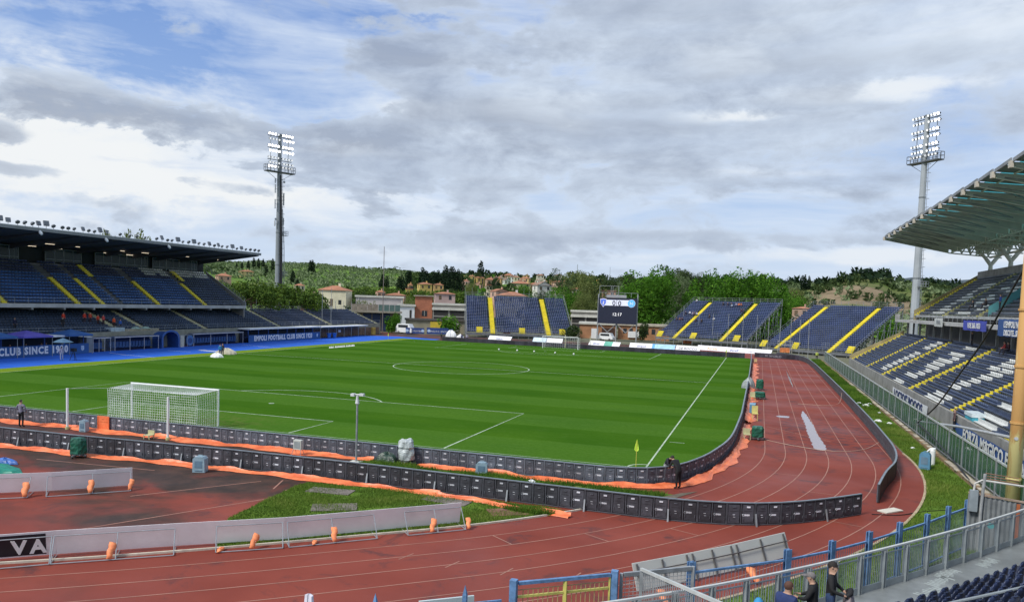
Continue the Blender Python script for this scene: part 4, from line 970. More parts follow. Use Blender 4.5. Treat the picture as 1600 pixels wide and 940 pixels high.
for x in np.arange(.6, RL, 5.0): MB().bb(x-.13, x+.13, 8.2, 8.45, 5.73, 7.945).build('column', mat('column_pale', (.36, .37, .36), .8, .15, 1), rs)
MB().bb(0, RL, Y2+n2*dep2+.004, Y2+n2*dep2+.35, 0, Z2+n2*rise2+1.1).build('back_wall', CONC, rs)
for nm, (n, dp, rs_, y0, z0) in {'end_wall': (n1, dep1, rise1, 0, Z1), 'upper_end_wall': (n2, dep2, rise2, Y2, Z2)}.items():
    y1, z1 = y0+n*dp, z0+n*rs_; lo = 0 if nm == 'end_wall' else Z2-1.2
    V = [(-.25, y0-.2, lo), (-.25, y1, lo if nm == 'end_wall' else z1-1.8), (-.25, y1, z1+.55), (-.25, y0-.2, z0+.75)]; V += [(-.003, y, z) for _, y, z in V]
    MB().add(V, [(0, 3, 2, 1), (4, 5, 6, 7), (0, 1, 5, 4), (1, 2, 6, 5), (2, 3, 7, 6), (3, 0, 4, 7)]).build('end_wall', mat('ochre_wall', (.30, .26, .15), .8, .25, .5), rs)
    aisle(rs, .45, .7, n, dp, rs_, y0, z0, SEATY)
def on_plane(px, py, X0, Z0, s):
    r = ray(px, py); t_ = (Z0-CP[2]-s*(X0-CP[0]))/(r[2]-s*r[0]); return CP+r*t_
def rows_of(blocks, X0, Z0, dep, rise, n):
    out = []
    for px, py, w in blocks:
        sl = (py-485)/(px-1186.0); a = on_plane(px-w/2, py-w/2*sl, X0, Z0+.45, rise/dep); b = on_plane(px+w/2, py+w/2*sl, X0, Z0+.45, rise/dep)
        k = int(round(((a[0]+b[0])/2-X0)/dep-.6)); out.append((k, 98-a[1], 98-b[1]))
    return out
B1 = [(x/3.356+1280, y/3.356+420, w/3.356) for x, y, w in ((330, 512, 20), (360, 497, 22), (390, 484, 20), (423, 468, 22), (455, 455, 20), (487, 440, 25), (518, 426, 25), (550, 408, 30), (583, 393, 30), (618, 380, 25),
      (432, 565, 40), (470, 547, 50), (520, 537, 30), (563, 520, 30), (587, 499, 60), (627, 480, 60), (648, 457, 30), (682, 467, 35), (685, 438, 30), (722, 450, 35), (740, 428, 60), (785, 405, 50),
      (615, 655, 80), (665, 635, 80), (697, 606, 45), (748, 588, 50), (808, 570, 50), (870, 552, 60), (925, 535, 60), (990, 513, 45), (928, 497, 45), (1000, 482, 75), (1030, 458, 30), (875, 785, 100), (940, 755, 120), (965, 715, 60), (1010, 690, 60), (1065, 655, 50), (1055, 750, 60))]
B2 = [(x/6.667+1360, y/6.667+380, w/6.667) for x, y, w in ((690, 705, 110), (765, 672, 100), (790, 640, 60), (850, 607, 60), (940, 575, 110), (1000, 540, 110), (1030, 508, 50), (1080, 475, 50), (1180, 437, 120), (1240, 400, 130), (910, 710, 50), (1000, 695, 60), (1040, 640, 50), (1110, 600, 60), (1160, 570, 80), (1180, 630, 60), (1120, 668, 60), (1250, 550, 60), (1250, 520, 60), (1400, 440, 80), (1450, 470, 100), (1520, 430, 100), (1530, 365, 80))]
W1 = rows_of(B1, RX0, Z1, dep1, rise1, n1); W2 = rows_of(B2, RX0+Y2, Z2, dep2, rise2, n2)
def colf(Ws, base=0):
    def f(k, x):
        for kk, a, b in Ws:
            if kk == k and min(a, b)-.2 <= x <= max(a, b)+.2: return 1
        return base
    return f
ST1 = [98-on_plane(px, py, RX0, Z1, rise1/dep1)[1] for px, py in ((1350, 573), (1376, 586.6), (1415, 609), (1493, 638), (1560, 693))]
ST1 = [14.5, 30.5, 51.0, 66.5, 79.5, 92]
near = lambda pos: (lambda d: d <= np.sort(d)[min(299, len(d)-1)])(np.hypot(pos[:, 0]-88, pos[:, 1]*1.0-2)+np.where(pos[:, 0] > 88, 50, 0))
ST1 = [19.0, 33.8, 52.4, 71.0, 85.4, 97.5]
for a in ST1: aisle(rs, a, .62, n1, dep1, rise1, 0, Z1, SEATY, single=(a < 90))
near = lambda pos: (lambda d: d <= np.sort(d)[min(279, len(d)-1)])(np.hypot(pos[:, 0]-86, pos[:, 1]*.8-1)+np.where(pos[:, 0] > 87.5, 50, 0))
LOWR = seat_tpl(.46, pan=.26, hb=.27, d=.30)
MB().bb(0, RL, -.02, .0, Z1-.02, Z1+.28).build('front_kerb', mat('front_kerb', (.30, .28, .2), .8, .2, 1), rs)
seats(rs, range(0, n1), 98.5, .52, dep1, rise1, 0, Z1, [(.45, .7)]+[(a, .62) for a in ST1], colf(W1), LOWR, [SEATR, SEATW], singles=near, colour_names=('seat', 'white_seat'))
def base2(k, x): return 0
seats(rs, range(0, n2), 98.5, .52, dep2, rise2, Y2, Z2, [(.45, .7), (20.5, .6), (38.2, .6), (57, .6)], colf(W2), LOWR, [mat('seat_faded', (.105, .12, .15), .6, .35, .3), SEATW], name='upper_seats')
for a in (20.5, 38.2, 57): aisle(rs, a, .55, n2, dep2, rise2, Y2, Z2, mat('stair_faded', (.38, .36, .14), .7, .2, 1))
for a in (41.5, 60):
    m = MB(); y0, y1 = Y2+.2, Y2+n2*dep2; z0, z1 = Z2, Z2+n2*rise2
    m.add([(a, y0, z0), (a, y1, z1), (a, y1, z1+1.15), (a, y0, z0+1.15), (a+.03, y0, z0), (a+.03, y1, z1), (a+.03, y1, z1+1.15), (a+.03, y0, z0+1.15)], [(0, 3, 2, 1), (4, 5, 6, 7), (0, 1, 5, 4), (3, 7, 6, 2), (0, 4, 7, 3), (1, 2, 6, 5)])
    m.build('glass_partition', mat('teal_glass', (.12, .34, .36), .3, .1, .5), rs)
# roof: girders every 5.2 m, stepped panels, glazed strips, rear truss, Y columns
TEAL = mat('teal_sheet', (.10, .30, .33), .5, .2, .6)
mt_ = TEAL; nt = NT(mt_.node_tree); em = nt.new('ShaderNodeBsdfTranslucent'); em.inputs[0].default_value = (.30, .68, .72, 1); mx = nt.new('ShaderNodeMixShader'); mx.inputs[0].default_value = .75
outn = [n for n in nt.n if n.type == 'OUTPUT_MATERIAL'][0]; nt.l.new(nt.n['Principled BSDF'].outputs[0], mx.inputs[1]); nt.l.new(em.outputs[0], mx.inputs[2]); nt.l.new(mx.outputs[0], outn.inputs[0])
FY, FZ, BY, BZ = 4.1, 21.9, 21.2, 20.3            # front edge (local y, z) and rear of the roof
PANEL = mat('roof_sheet', (.11, .15, .14), .6, .2, .4); nt = NT(PANEL.node_tree); em = nt.new('ShaderNodeBsdfTranslucent'); em.inputs[0].default_value = (.30, .40, .35, 1); mx = nt.new('ShaderNodeMixShader'); mx.inputs[0].default_value = .22
outn = [n for n in nt.n if n.type == 'OUTPUT_MATERIAL'][0]; nt.l.new(nt.n['Principled BSDF'].outputs[0], mx.inputs[1]); nt.l.new(em.outputs[0], mx.inputs[2]); nt.l.new(mx.outputs[0], outn.inputs[0])
TOPR = mat('roof_edge', (.22, .23, .24), .5, .2, .5); CREAM = mat('girder_end', (.55, .50, .42), .6, .1, 1)
def rz_(y): return FZ+(BZ-FZ)*(y-FY)/(BY-FY)
NB = 20; DX = 5.2
for i in range(NB+1):
    x = .1+i*DX; g = MB()
    # plate girder deepening to the rear, then an open truss
    ym = FY+9.5
    def dpt(y): return .42+1.15*min(1, (y-FY)/9.5)
    def gi(a, b, t=.10, z_off=.06):
        V = []
        for xx in (x-t/2, x+t/2): V += [(xx, a, rz_(a)-z_off-dpt(a)), (xx, b, rz_(b)-z_off-dpt(b)), (xx, b, rz_(b)-z_off), (xx, a, rz_(a)-z_off)]
        g.add(V, [(0, 3, 2, 1), (4, 5, 6, 7), (0, 1, 5, 4), (3, 7, 6, 2), (0, 4, 7, 3), (1, 2, 6, 5)])
    gi(FY, ym)
    g.bar((x, FY, rz_(FY)-.06-dpt(FY)), (x, ym, rz_(ym)-.06-dpt(ym)), .34, .05)
    g.bar((x, ym, rz_(ym)-.06-dpt(ym)), (x, BY, rz_(BY)-.06-dpt(ym)), .30, .16); g.bar((x, ym, rz_(ym)-.14), (x, BY, rz_(BY)-.14), .26, .14)
    yy = np.linspace(ym, BY, 7)
    for k in range(6):
        mid = (yy[k]+yy[k+1])/2
        g.bar((x, yy[k], rz_(yy[k])-.2), (x, mid, rz_(mid)-1.5), .22, .16); g.bar((x, mid, rz_(mid)-1.5), (x, yy[k+1], rz_(yy[k+1])-.2), .22, .16)
    g.build('roof_girder', GREEN_P, rs)
    MB().bb(x-.28, x+.28, FY-.28, FY-.003, FZ-.52, FZ+.02).build('girder_end', CREAM, rs)
    if i < NB:
        # wind bracing and knee struts
        br = MB(); y1 = FY+6.5
        br.bar((x, FY+.8, FZ-.5), (x+DX*.5, y1, rz_(y1)-1.3), .12); br.bar((x+DX, FY+.8, FZ-.5), (x+DX*.5, y1, rz_(y1)-1.3), .12)
        for k in range(1, 5): yb = FY+1.2+k*3.3; br.bar((x, yb, rz_(yb)-.30), (x+DX, yb, rz_(yb)-.30), .10, .14)
        tag(br.build('bracing', mat('bracing_dark', (.20, .24, .22), .5, .2, 1), rs), kind='stuff')
        # long truss between the girders, halfway back
        lt = MB()
        for yb in (ym+.4, ym+3.9):
            zb = rz_(yb)
            lt.bar((x, yb, zb-1.5), (x+DX, yb, zb-1.5), .14); 
            for k in range(4): a, b, c = x+DX*k/4, x+DX*(k+.5)/4, x+DX*(k+1)/4; lt.bar((a, yb, zb-.3), (b, yb, zb-1.5), .18); lt.bar((b, yb, zb-1.5), (c, yb, zb-.3), .18)
        tag(lt.build('cross_truss', GREEN_P, rs), kind='stuff')
        # stepped roof sheets: each bay tipped a little, glazed strip beside the girder
        z0, z1 = .10, .34
        def pan(x0, x1, ya, yb, dz0, dz1, m, nm):
            V = [(x0, ya, rz_(ya)+dz0), (x1, ya, rz_(ya)+dz1), (x1, yb, rz_(yb)+dz1), (x0, yb, rz_(yb)+dz0)]; V += [(a, b, c+.07) for a, b, c in V]
            MB().add(V, [(0, 3, 2, 1), (4, 5, 6, 7), (0, 1, 5, 4), (1, 2, 6, 5), (2, 3, 7, 6), (3, 0, 4, 7)]).build(nm, m, rs)
        pan(x+.06, x+DX*.60, FY, BY, .02, .02, PANEL, 'roof_sheet'); pan(x+DX*.60+.004, x+DX-.06, FY+.6, BY-3, .02, .02, TEAL if i > 3 else PANEL, 'glazed_sheet')
        MB().bar((x+.3, FY-.06, FZ+.06), (x+DX-.3, FY-.06, FZ+.20), .12, .30).build('edge_beam', TOPR, rs)
        pr = MB()
        for k in range(6): ya = FY+1.5+k*2.6; pr.bar((x, ya, rz_(ya)-.06), (x+DX, ya, rz_(ya)-.06), .12, .12)
        tag(pr.build('purlin', GREEN_P, rs), kind='stuff')
YC = mat('column_paint', (.50, .53, .46), .55, .1, .6)
for i in range(0, NB+1, 2):
    x = .6+i*DX*1.0; yc = Y2+n2*dep2+1.6; zb, zj = 14.0, 17.6
    c = MB()
    c.tube([(x, yc, zb), (x, yc, zj)], [.42, .30], 10)
    for s in (-1, 1): c.tube(smoothpath([(x, yc, zj-.1), (x, yc+s*.8, zj+1.0), (x, yc+s*1.7, 19.6), (x, yc+s*2.4, 20.2)], 4), [.30]*4+[.26]*4+[.24]*5, 8)
    c.build('tree_column', YC, rs)
MB().tube([(0, BY-1.6, 18.75), (RL-4, BY-1.6, 18.75)], .16, 8).build('rear_tube', YC, rs)

# ------------------------------------------------------------------ left grandstand
ls = thing('grandstand', 'long left-hand grandstand with blue seats in two tiers under a dark flat roof', 'grandstand', (-53.0, 4.0, 0), pi/2)
LL = 125.5; LU = 78.2; nu, du, ru = 14, 9.2/14, 6.2/14; zu, yu = 6.55, 4.2
nl, dl, rl, zl = 10, .8, .32, 2.45
tier(ls, LL, nl, dl, rl, 0, zl, TERRG, .3); tier(ls, LU, nu, du, ru, yu, zu, TERRG, .4)
MB().bb(0, LL, -.25, -.003, 0, zl+.25).build('front_wall', mat('front_wall_pale', (.25, .25, .2), .8, .2, 1), ls)
MB().bb(0, LU, yu-.35, yu-.003, zu-.45, zu+.10).build('balcony_slab', mat('slab_pale', (.42, .42, .41)), ls)
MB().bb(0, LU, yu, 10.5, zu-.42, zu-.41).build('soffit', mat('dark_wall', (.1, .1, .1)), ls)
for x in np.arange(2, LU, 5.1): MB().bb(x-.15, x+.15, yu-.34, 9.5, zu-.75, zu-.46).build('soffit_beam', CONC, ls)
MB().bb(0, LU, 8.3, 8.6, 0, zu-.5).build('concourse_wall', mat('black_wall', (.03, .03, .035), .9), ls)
MB().bb(0, LU, yu+nu*du+3.6, yu+nu*du+3.9, 0, 15.6).build('back_wall', CONC, ls)  # unseen wall, added to block light from behind the tiers
MB().bb(LU+.003, LU+.25, yu+.2, yu+nu*du+3.6, 0, 6.2).build('end_wall', CONC, ls)
V = [(LU+.003, yu-.2, zu-.3), (LU+.003, yu+nu*du, zu+nu*ru-.6), (LU+.003, yu+nu*du, zu+nu*ru+.3), (LU+.003, yu-.2, zu+.7)]; V += [(x+.2, y, z) for x, y, z in V]
MB().add(V, [(0, 3, 2, 1), (4, 5, 6, 7), (0, 1, 5, 4), (1, 2, 6, 5), (2, 3, 7, 6), (3, 0, 4, 7)]).build('end_parapet', CONC, ls)
MB().bb(0, LU+.3, yu+nu*du, yu+nu*du+3.6, zu+nu*ru-.6, zu+nu*ru-.25).build('gallery_floor', CONC, ls)
m = MB(); railing(m, [(0, yu-.2, zu+.1), (LU, yu-.2, zu+.1)], .8, 2.0, .02, 2); railing(m, [(0, -.1, zl+.25), (LL, -.1, zl+.25)], .8, 2.5, .02, 2); railing(m, [(LU+.1, yu, zu+.6), (LU+.1, yu+nu*du, zu+nu*ru+.6)], .9, 1.5, .02, 2)
railing(m, [(LU+2, 8.0, 5.5), (LL, 8.0, 5.5)], 1.0, 2.5, .03, 2); tag(m.build('railing', GALV, ls), kind='stuff')
AU = [28.9, 40.4, 44.8, 56.2, 67.4]; AL = [x-4 for x in (48.5, 74, 94.5, 106.8+4)]
ALs = [44.4, 49.6, 62.8, 84, 103.5, 124.6]
for a in AU: aisle(ls, a, .75, 9, du, ru, yu, zu, SEATY)
for a in (48.5, 68.8): aisle(ls, a, .9, nu, du, ru, yu, zu, SEATY, k0=10)
for a in ALs: aisle(ls, a, .9, nl, dl, rl, 0, zl, STY, name='cream_stair')
def cu_(k, x):
    if k >= 11 and x > 61 and not (k == 11 and int(x*1.1) % 5 == 0) and x < 77.5: return 3 if k < 14 else 0
    if x > AU[-1]+.5: return 2
    if k >= 10: return 0
    return 1
seats(ls, range(nu), LU-.4, .52, du, ru, yu, zu, [(a, 1.0) for a in AU]+[(48.5, .9)], cu_, LOW2, [SEATN, SEATB, SEATG, SEATW])
seats(ls, range(nl), LL, .52, dl, rl, 0, zl, [(a, 1.0) for a in ALs], lambda k, x: 1 if x < 82 else 0, LOW2, [SEATR, mat('seat_petrol', (.03, .055, .105), .5, .3, .2)], name='lower_seats')
# gallery boxes behind the upper tier
GY = yu+nu*du+.1; GZ = zu+nu*ru-.25
GLASSD = mat('box_glass', (.028, .048, .052), .25, .3, .3, spec=.25); FRM = mat('window_frame_grey', (.28, .30, .30), .5)
x = 2.0; k = 0
while x < LU-2:
    w = 3.3 if k % 4 != 3 else 1.5
    if not (38.4 < x+w/2 < 44.0) and not (49.5 < x+w/2 < 51.8):
        wn = MB().bb(x+.08, x+w-.08, GY+.05, GY+.10, GZ+.35, GZ+2.3).build('window', GLASSD, ls)
        f = MB()
        for xx in (x, x+w/2, x+w-.05): f.bb(xx, xx+.06, GY, GY+.12, GZ, GZ+2.4)
        f.bb(x, x+w, GY, GY+.12, GZ+2.32, GZ+2.42); f.bb(x, x+w, GY, GY+.12, GZ+.75, GZ+.81); f.bb(x, x+w, GY, GY+.12, GZ, GZ+.10)
        tag(f.build('frame', FRM, wn), kind='stuff')
    x += w+(.0 if k % 4 != 3 else 1.1); k += 1
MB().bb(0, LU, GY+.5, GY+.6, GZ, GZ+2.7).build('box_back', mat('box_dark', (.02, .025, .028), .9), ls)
MB().bb(0, 39, GY-.12, GY-.06, GZ-.55, GZ).build('gallery_fascia', mat('fascia_navy', (.03, .04, .07), .6), ls)
for x0, x1 in ((45.8, 47.9), (49.8, 52.4)): MB().bb(x0, x1, GY-.5, GY-.4, GZ-.6, GZ-.1).build('white_board', WHITE, ls)
# roof
RFY, RFZ, RBY, RBZ = 0.0, 16.3, 16.5, 15.2; RLn = 77.2
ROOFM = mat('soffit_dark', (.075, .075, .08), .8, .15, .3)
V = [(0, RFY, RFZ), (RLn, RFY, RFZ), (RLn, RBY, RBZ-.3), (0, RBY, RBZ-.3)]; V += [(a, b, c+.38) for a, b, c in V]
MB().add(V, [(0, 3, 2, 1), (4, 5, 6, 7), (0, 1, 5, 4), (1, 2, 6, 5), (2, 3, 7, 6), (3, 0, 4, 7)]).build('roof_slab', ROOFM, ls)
MB().bb(0, RLn+.1, RFY-.12, RFY-.003, RFZ-.02, RFZ+.42).build('roof_fascia', mat('fascia_grey', (.24, .245, .25), .7, .15, .4), ls)
MB().bb(0, RLn+.1, RFY-.16, RFY-.122, RFZ+.30, RFZ+.44).build('gutter', mat('gutter_pale', (.42, .42, .42), .6), ls)
for i in range(14):
    x = 3+i*5.7; z = lambda y: RFZ+(RBZ-.3-RFZ)*y/RBY
    V = [(x-.15, .4, z(.4)-.12), (x+.15, .4, z(.4)-.12), (x+.15, 14, z(14)-.75), (x-.15, 14, z(14)-.75), (x-.15, .4, z(.4)-.003), (x+.15, .4, z(.4)-.003), (x+.15, 14, z(14)-.003), (x-.15, 14, z(14)-.003)]
    MB().add(V, [(0, 3, 2, 1), (4, 5, 6, 7), (0, 1, 5, 4), (1, 2, 6, 5), (2, 3, 7, 6), (3, 0, 4, 7)]).build('roof_beam', ROOFM, ls)
LIT = mat('tube_lit', (.9, .8, .65), .5, emit=((1, .82, .6), 1.0))
for px, py in ((49, 384), (78, 381), (90, 388), (118, 385), (168, 395), (194, 392), (203, 398), (227, 395), (267, 402.5), (290.6, 400.5), (323, 408), (344, 406)):
    r = ray(px, py); s = -(RBZ-.3-RFZ)/RBY; t0 = (RFZ-.15-CP[2]+s*(CP[0]+53)*1.0)/(r[2]-s*r[0]); p = CP+r*t0
    MB().bb(p[1]-4-.75, p[1]-4+.75, -53-p[0]-.06, -53-p[0]+.06, p[2]-.05, p[2]).build('strip_light', LIT, ls)
for px, py in ((61, 367), (164, 378), (262, 388)):
    p = A(px, py, X=-53.0); MB().tube([(p[1]-4, -.1, RFZ+.05), (p[1]-4, -.25, RFZ-.2), (p[1]-4, -.5, RFZ-.45)], [.12, .22, .16], 8).build('ball_camera', WHITE, ls)
# floodlights standing along the roof edge
FLM = mat('lamp_case', (.15, .165, .19), .5, .2, 2)
def rooflamp(sq, w):
    t_ = thing('roof_floodlight', 'x', 'floodlight')
    MB().tube([(0, 0, 0), (0, 0, .42)], .035, 5).build('bracket', FLM, t_)
    m = MB()
    if sq: m.box((0, 0, .42+w*.5), (w, .24, w), rx=-.35).box((0, -.12, .42+w*.5), (w*.88, .05, w*.88), rx=-.35)
    else: m.tube([(0, -.02, .5), (0, .10, .62), (0, .22, .72)], [w*.62, w*.55, w*.2], 9)
    m.build('lamp_head', FLM, t_); return t_
la, lb = rooflamp(True, .72), rooflamp(False, .55); first = {0: True, 1: True}
big = {0, 1, 5, 6, 11, 14, 15, 21, 24, 27, 30, 32, 35, 37}
xs = [2, 15, 30, 41.5, 53.5, 62.5, 74.5, 86, 100, 109, 118.5, 132, 141, 150, 158.5, 169, 190, 205, 216, 229, 247, 255, 264, 271, 280, 288, 297, 305, 313, 321, 329, 337, 343, 349, 357, 365, 372, 379, 386, 393, 400, 406]
yprev = None
for i, px in enumerate(xs):
    p = A(px, 355+.1136*px-3, X=-52.9); q = 0 if i in big else 1
    lab = 'small floodlight on the left grandstand roof edge, number not told apart from its neighbours'
    lab = ('square floodlight standing on the dark roof edge of the left grandstand' if q == 0 else 'round-backed floodlight standing on the dark roof edge of the left grandstand')
    s = la if q == 0 else lb; rzz = pi/2+rng.uniform(-.5, .5)
    if first[q]: o = s; first[q] = False
    else: o = copy_tree(s)
    o.location = (-52.9-.25, p[1], RFZ+.40); o.rotation_euler[2] = rzz; o['label'] = lab; o['group'] = 'square floodlights on the left roof' if q == 0 else 'round floodlights on the left roof'; sc_ = rng.uniform(.72, .98); o.scale = (sc_,)*3
# ------------------------------------------------------------------ dugouts, press tents, text boards
BLUE_B = mat('board_blue', (.018, .10, .30), .5, .12, .3); LET = mat('letter_white', (.80, .82, .84), .5, .03, 1); BLUEF = mat('frame_blue', (.02, .08, .30), .5)
def pressbox(label, y0, y1, text, tsize, x=-50.4, tx=.42, sxx=1.0, align='CENTER', roofc=WHITE):
    t_ = thing('press_box', label, 'press box', (x, y0, 0), pi/2); L = y1-y0
    MB().bb(0, L, 0, .08, .02, 1.42).build('text_board', BLUE_B, t_)
    textmesh('board_lettering', text, tsize, LET, t_, (L*tx, -.02, .36), (pi/2, 0, 0), .01, align, .06, sxx, 1.2)
    MB().bb(-.1, L+.1, -.3, 2.4, 2.42, 2.62).build('roof', roofc, t_)
    for xx in np.arange(0.05, L, 3.0): MB().bb(xx-.05, xx+.05, .12, .22, 1.42, 2.42).build('post', BLUEF, t_)
    MB().bb(0, L, 1.9, 2.0, 0, 2.4).build('back_panel', mat('press_dark', (.02, .03, .06), .8), t_)
    MB().bb(0, L, .5, 1.0, 1.0, 1.08).build('desk', mat('desk_blue', (.02, .06, .2), .6), t_)
    # small shield emblem at the end of the board
    MB().add([(L-1.3, -.02, 1.1), (L-.8, -.02, 1.1), (L-.8, -.02, .6), (L-1.05, -.02, .38), (L-1.3, -.02, .6)], [(0, 4, 3, 2, 1)]).build('shield_emblem', mat('shield_pale', (.45, .6, .78), .5), t_)
    return t_
t1 = pressbox('blue press box with white lettering ending in 1920, at the left edge', 6.0, 39.8, 'EMPOLI FOOTBALL CLUB SINCE 1920', 1.26, tx=.90, sxx=.86, align='RIGHT')
t2 = pressbox('blue press box with white founding-year lettering beyond the second dugout', 74.6, 98.2, 'EMPOLI FOOTBALL CLUB SINCE 1920', 1.25, tx=.47, sxx=.78)
ext = thing('awning', 'white strip awning continuing past the far press box', 'awning', (-50.4, 98.5, 0), pi/2)
MB().bb(0, 20, -.3, 2.4, 2.35, 2.5).build('roof', WHITE, ext)
for xx in np.arange(.2, 20, 3.2): MB().bb(xx-.05, xx+.05, .1, .2, 0, 2.35).build('post', FRM, ext)
def tent(label, x, y, c, w=3.4):
    t_ = thing('umbrella_tent', label, 'tent', (x, y, 0), 0, 'purple and blue tents over the press box'); z0, z1 = 2.7, 3.35
    V = [(-w/2, -w/2, z0), (w/2, -w/2, z0), (w/2, w/2, z0), (-w/2, w/2, z0), (0, 0, z1), (-w/2, -w/2, z0-.2), (w/2, -w/2, z0-.2), (w/2, w/2, z0-.2), (-w/2, w/2, z0-.2)]
    MB().add(V, [(0, 1, 4), (1, 2, 4), (2, 3, 4), (3, 0, 4), (5, 6, 1, 0), (6, 7, 2, 1), (7, 8, 3, 2), (8, 5, 0, 3)]).build('canopy', c, t_)
    for a in (-1, 1):
        for b in (-1, 1): MB().bar((a*w*.48, b*w*.48, 0), (a*w*.48, b*w*.48, z0), .05).build('leg', FRM, t_)
PUR = mat('tent_purple', (.12, .10, .45), .6, .1, 1); TBL = mat('tent_blue', (.03, .11, .32), .6, .1, 1)
tent('purple tent canopy over the left press box, leftmost', -51.2, 26.8, TBL); tent('bright purple tent canopy over the left press box', -51.2, 31.0, PUR, 4.2); tent('blue tent canopy over the left press box, next to the first dugout', -51.2, 37.6, TBL, 3.8)
def chair_row(t_, L, n, m):
    for i in range(n):
        x = .5+(L-1.0)*i/(n-1); c = MB(); c.bb(x-.24, x+.24, .9, 1.35, .42, .52).bb(x-.24, x+.24, 1.3, 1.42, .5, 1.25); c.build('dugout_seat', m, t_)
PERS = bpy.data.materials.new('perspex'); PERS.use_nodes = True; pb = PERS.node_tree.nodes['Principled BSDF']; pb.inputs['Base Color'].default_value = (.25, .32, .38, 1); pb.inputs['Alpha'].default_value = .35; pb.inputs['Roughness'].default_value = .1
def dugout(label, y0, y1, n, x=-50.9):
    t_ = thing('dugout', label, 'dugout', (x, y0, 0), pi/2, 'team dugouts'); L = y1-y0
    prof = [(.0, 1.95), (.9, 2.1), (1.7, 1.7), (1.95, .9), (2.0, 0)]
    V = [(xx, a, b) for xx in (0, L) for a, b in prof]; k = len(prof)
    MB().add(V, [(i, i+1, k+i+1, k+i) for i in range(k-1)]).build('canopy', mat('dugout_shell', (.015, .04, .14), .35), t_)
    MB().bb(-.05, L+.05, -.1, .1, 1.93, 2.06).build('front_edge', mat('edge_silver', (.5, .5, .52), .4), t_)
    for xx in (0, L*.33, L*.66, L): MB().bar((xx, 0, 0), (xx, 0, 1.95), .06).build('post', mat('edge_silver', (.5, .5, .52)), t_)
    MB().add([(0, a, b) for a, b in prof]+[(0, 0, 0)], [tuple(range(k+1))]).build('side_screen', PERS, t_)
    chair_row(t_, L, n, SEATB); MB().bb(0, L, 1.6, 1.66, 0, 1.5).build('rear_panel', mat('dugout_back', (.012, .03, .12), .6), t_)
dugout('small blue dugout next to the left press box', 41.0, 44.0, 5); dugout('long blue team dugout left of the players tunnel', 44.8, 53.2, 13); dugout('long blue team dugout right of the players tunnel', 60.9, 73.6, 18)
gp = thing('grey_cabin', 'grey cabin panel between the press box and the first dugout', 'cabin', (-50.9, 39.9, 0), pi/2); MB().bb(0, 1.0, 0, 1.8, 0, 2.15).build('walls', mat('cabin_grey', (.22, .24, .25), .6), gp); MB().bb(-.05, 1.05, -.05, 1.85, 2.153, 2.22).build('roof', WHITE, gp)
tu = thing('tunnel_arch', 'blue arched mouth of the players tunnel between the dugouts', 'tunnel', (-50.6, 53.9, 0), pi/2)
V = []; F = []
for yy in (0, 2.6):
    for j in range(9): a = pi*j/8; V.append((1.6-1.6*cos(a), yy, 1.55+1.0*sin(a)))
for j in range(8): F.append((j, j+1, 9+j+1, 9+j))
V2 = [(0, 0, 0), (0, 2.6, 0), (3.2, 0, 0), (3.2, 2.6, 0)]; F += [(18, 0, 9, 19), (20, 21, 17, 8)]
MB().add(V+V2, F).build('tunnel_skin', mat('tunnel_blue', (.02, .07, .25), .5), tu)
V = [];
for j in range(9): a = pi*j/8; V += [(1.6-1.6*cos(a), -.05, 1.55+1.0*sin(a)), (1.6-1.95*cos(a), -.05, 1.55+1.3*sin(a))]
MB().add(V, [(2*j, 2*j+1, 2*j+3, 2*j+2) for j in range(8)]).build('arch_face', mat('arch_blue', (.03, .10, .32), .5), tu)
MB().bb(-.35, 0, -.05, 0, 0, 1.55).bb(3.2, 3.55, -.05, 0, 0, 1.55).build('arch_leg', mat('arch_blue', (.03, .1, .32)), tu); MB().bb(0, 3.2, 2.55, 2.6, 0, 2.5).build('tunnel_dark', mat('black_wall', (.03, .03, .035)), tu)
gt = thing('team_gate', 'pale gate beside the tunnel with a round blue emblem', 'gate', (-50.7, 57.6, 0), pi/2)
MB().bb(0, 1.0, 0, .1, 0, 1.9).build('panel', mat('gate_cream', (.5, .48, .38), .7), gt); MB().tube([(2.35, .02, 1.0), (2.35, .1, 1.0)], .86, 20).build('round_emblem', mat('emblem_blue', (.06, .16, .36), .5), gt)
MB().tube([(2.35, -.02, 1.0), (2.35, .02, 1.0)], .45, 14).build('emblem_centre', mat('emblem_dark', (.02, .06, .2), .5), gt); m = MB(); railing(m, [(0.1, -.03, 0), (3.2, -.03, 0)], 1.95, 1.5, .03, 1); tag(m.build('gate_frame', GALV, gt), kind='stuff')
pj = thing('platform', 'pale television platform with white sheets above the first dugout', 'platform', (-53.2, 46.3, 0), pi/2)
MB().bb(0, 2.6, 0, 1.2, 2.3, 3.25).build('pale_screen', mat('screen_ice', (.45, .55, .60), .5), pj); MB().bb(2.7, 9.5, 0, 1.2, 2.25, 3.0).build('side_panel', mat('panel_tan', (.40, .36, .26), .8, .2, 2), pj)
for x in (5.2, 7.2): heap_ = MB().tube([(x, .5, 3.0), (x, .5, 3.2), (x, .5, 3.3)], [.75, .5, .1], 10).build('dish', mat('dish_green', (.35, .5, .42), .5), pj)
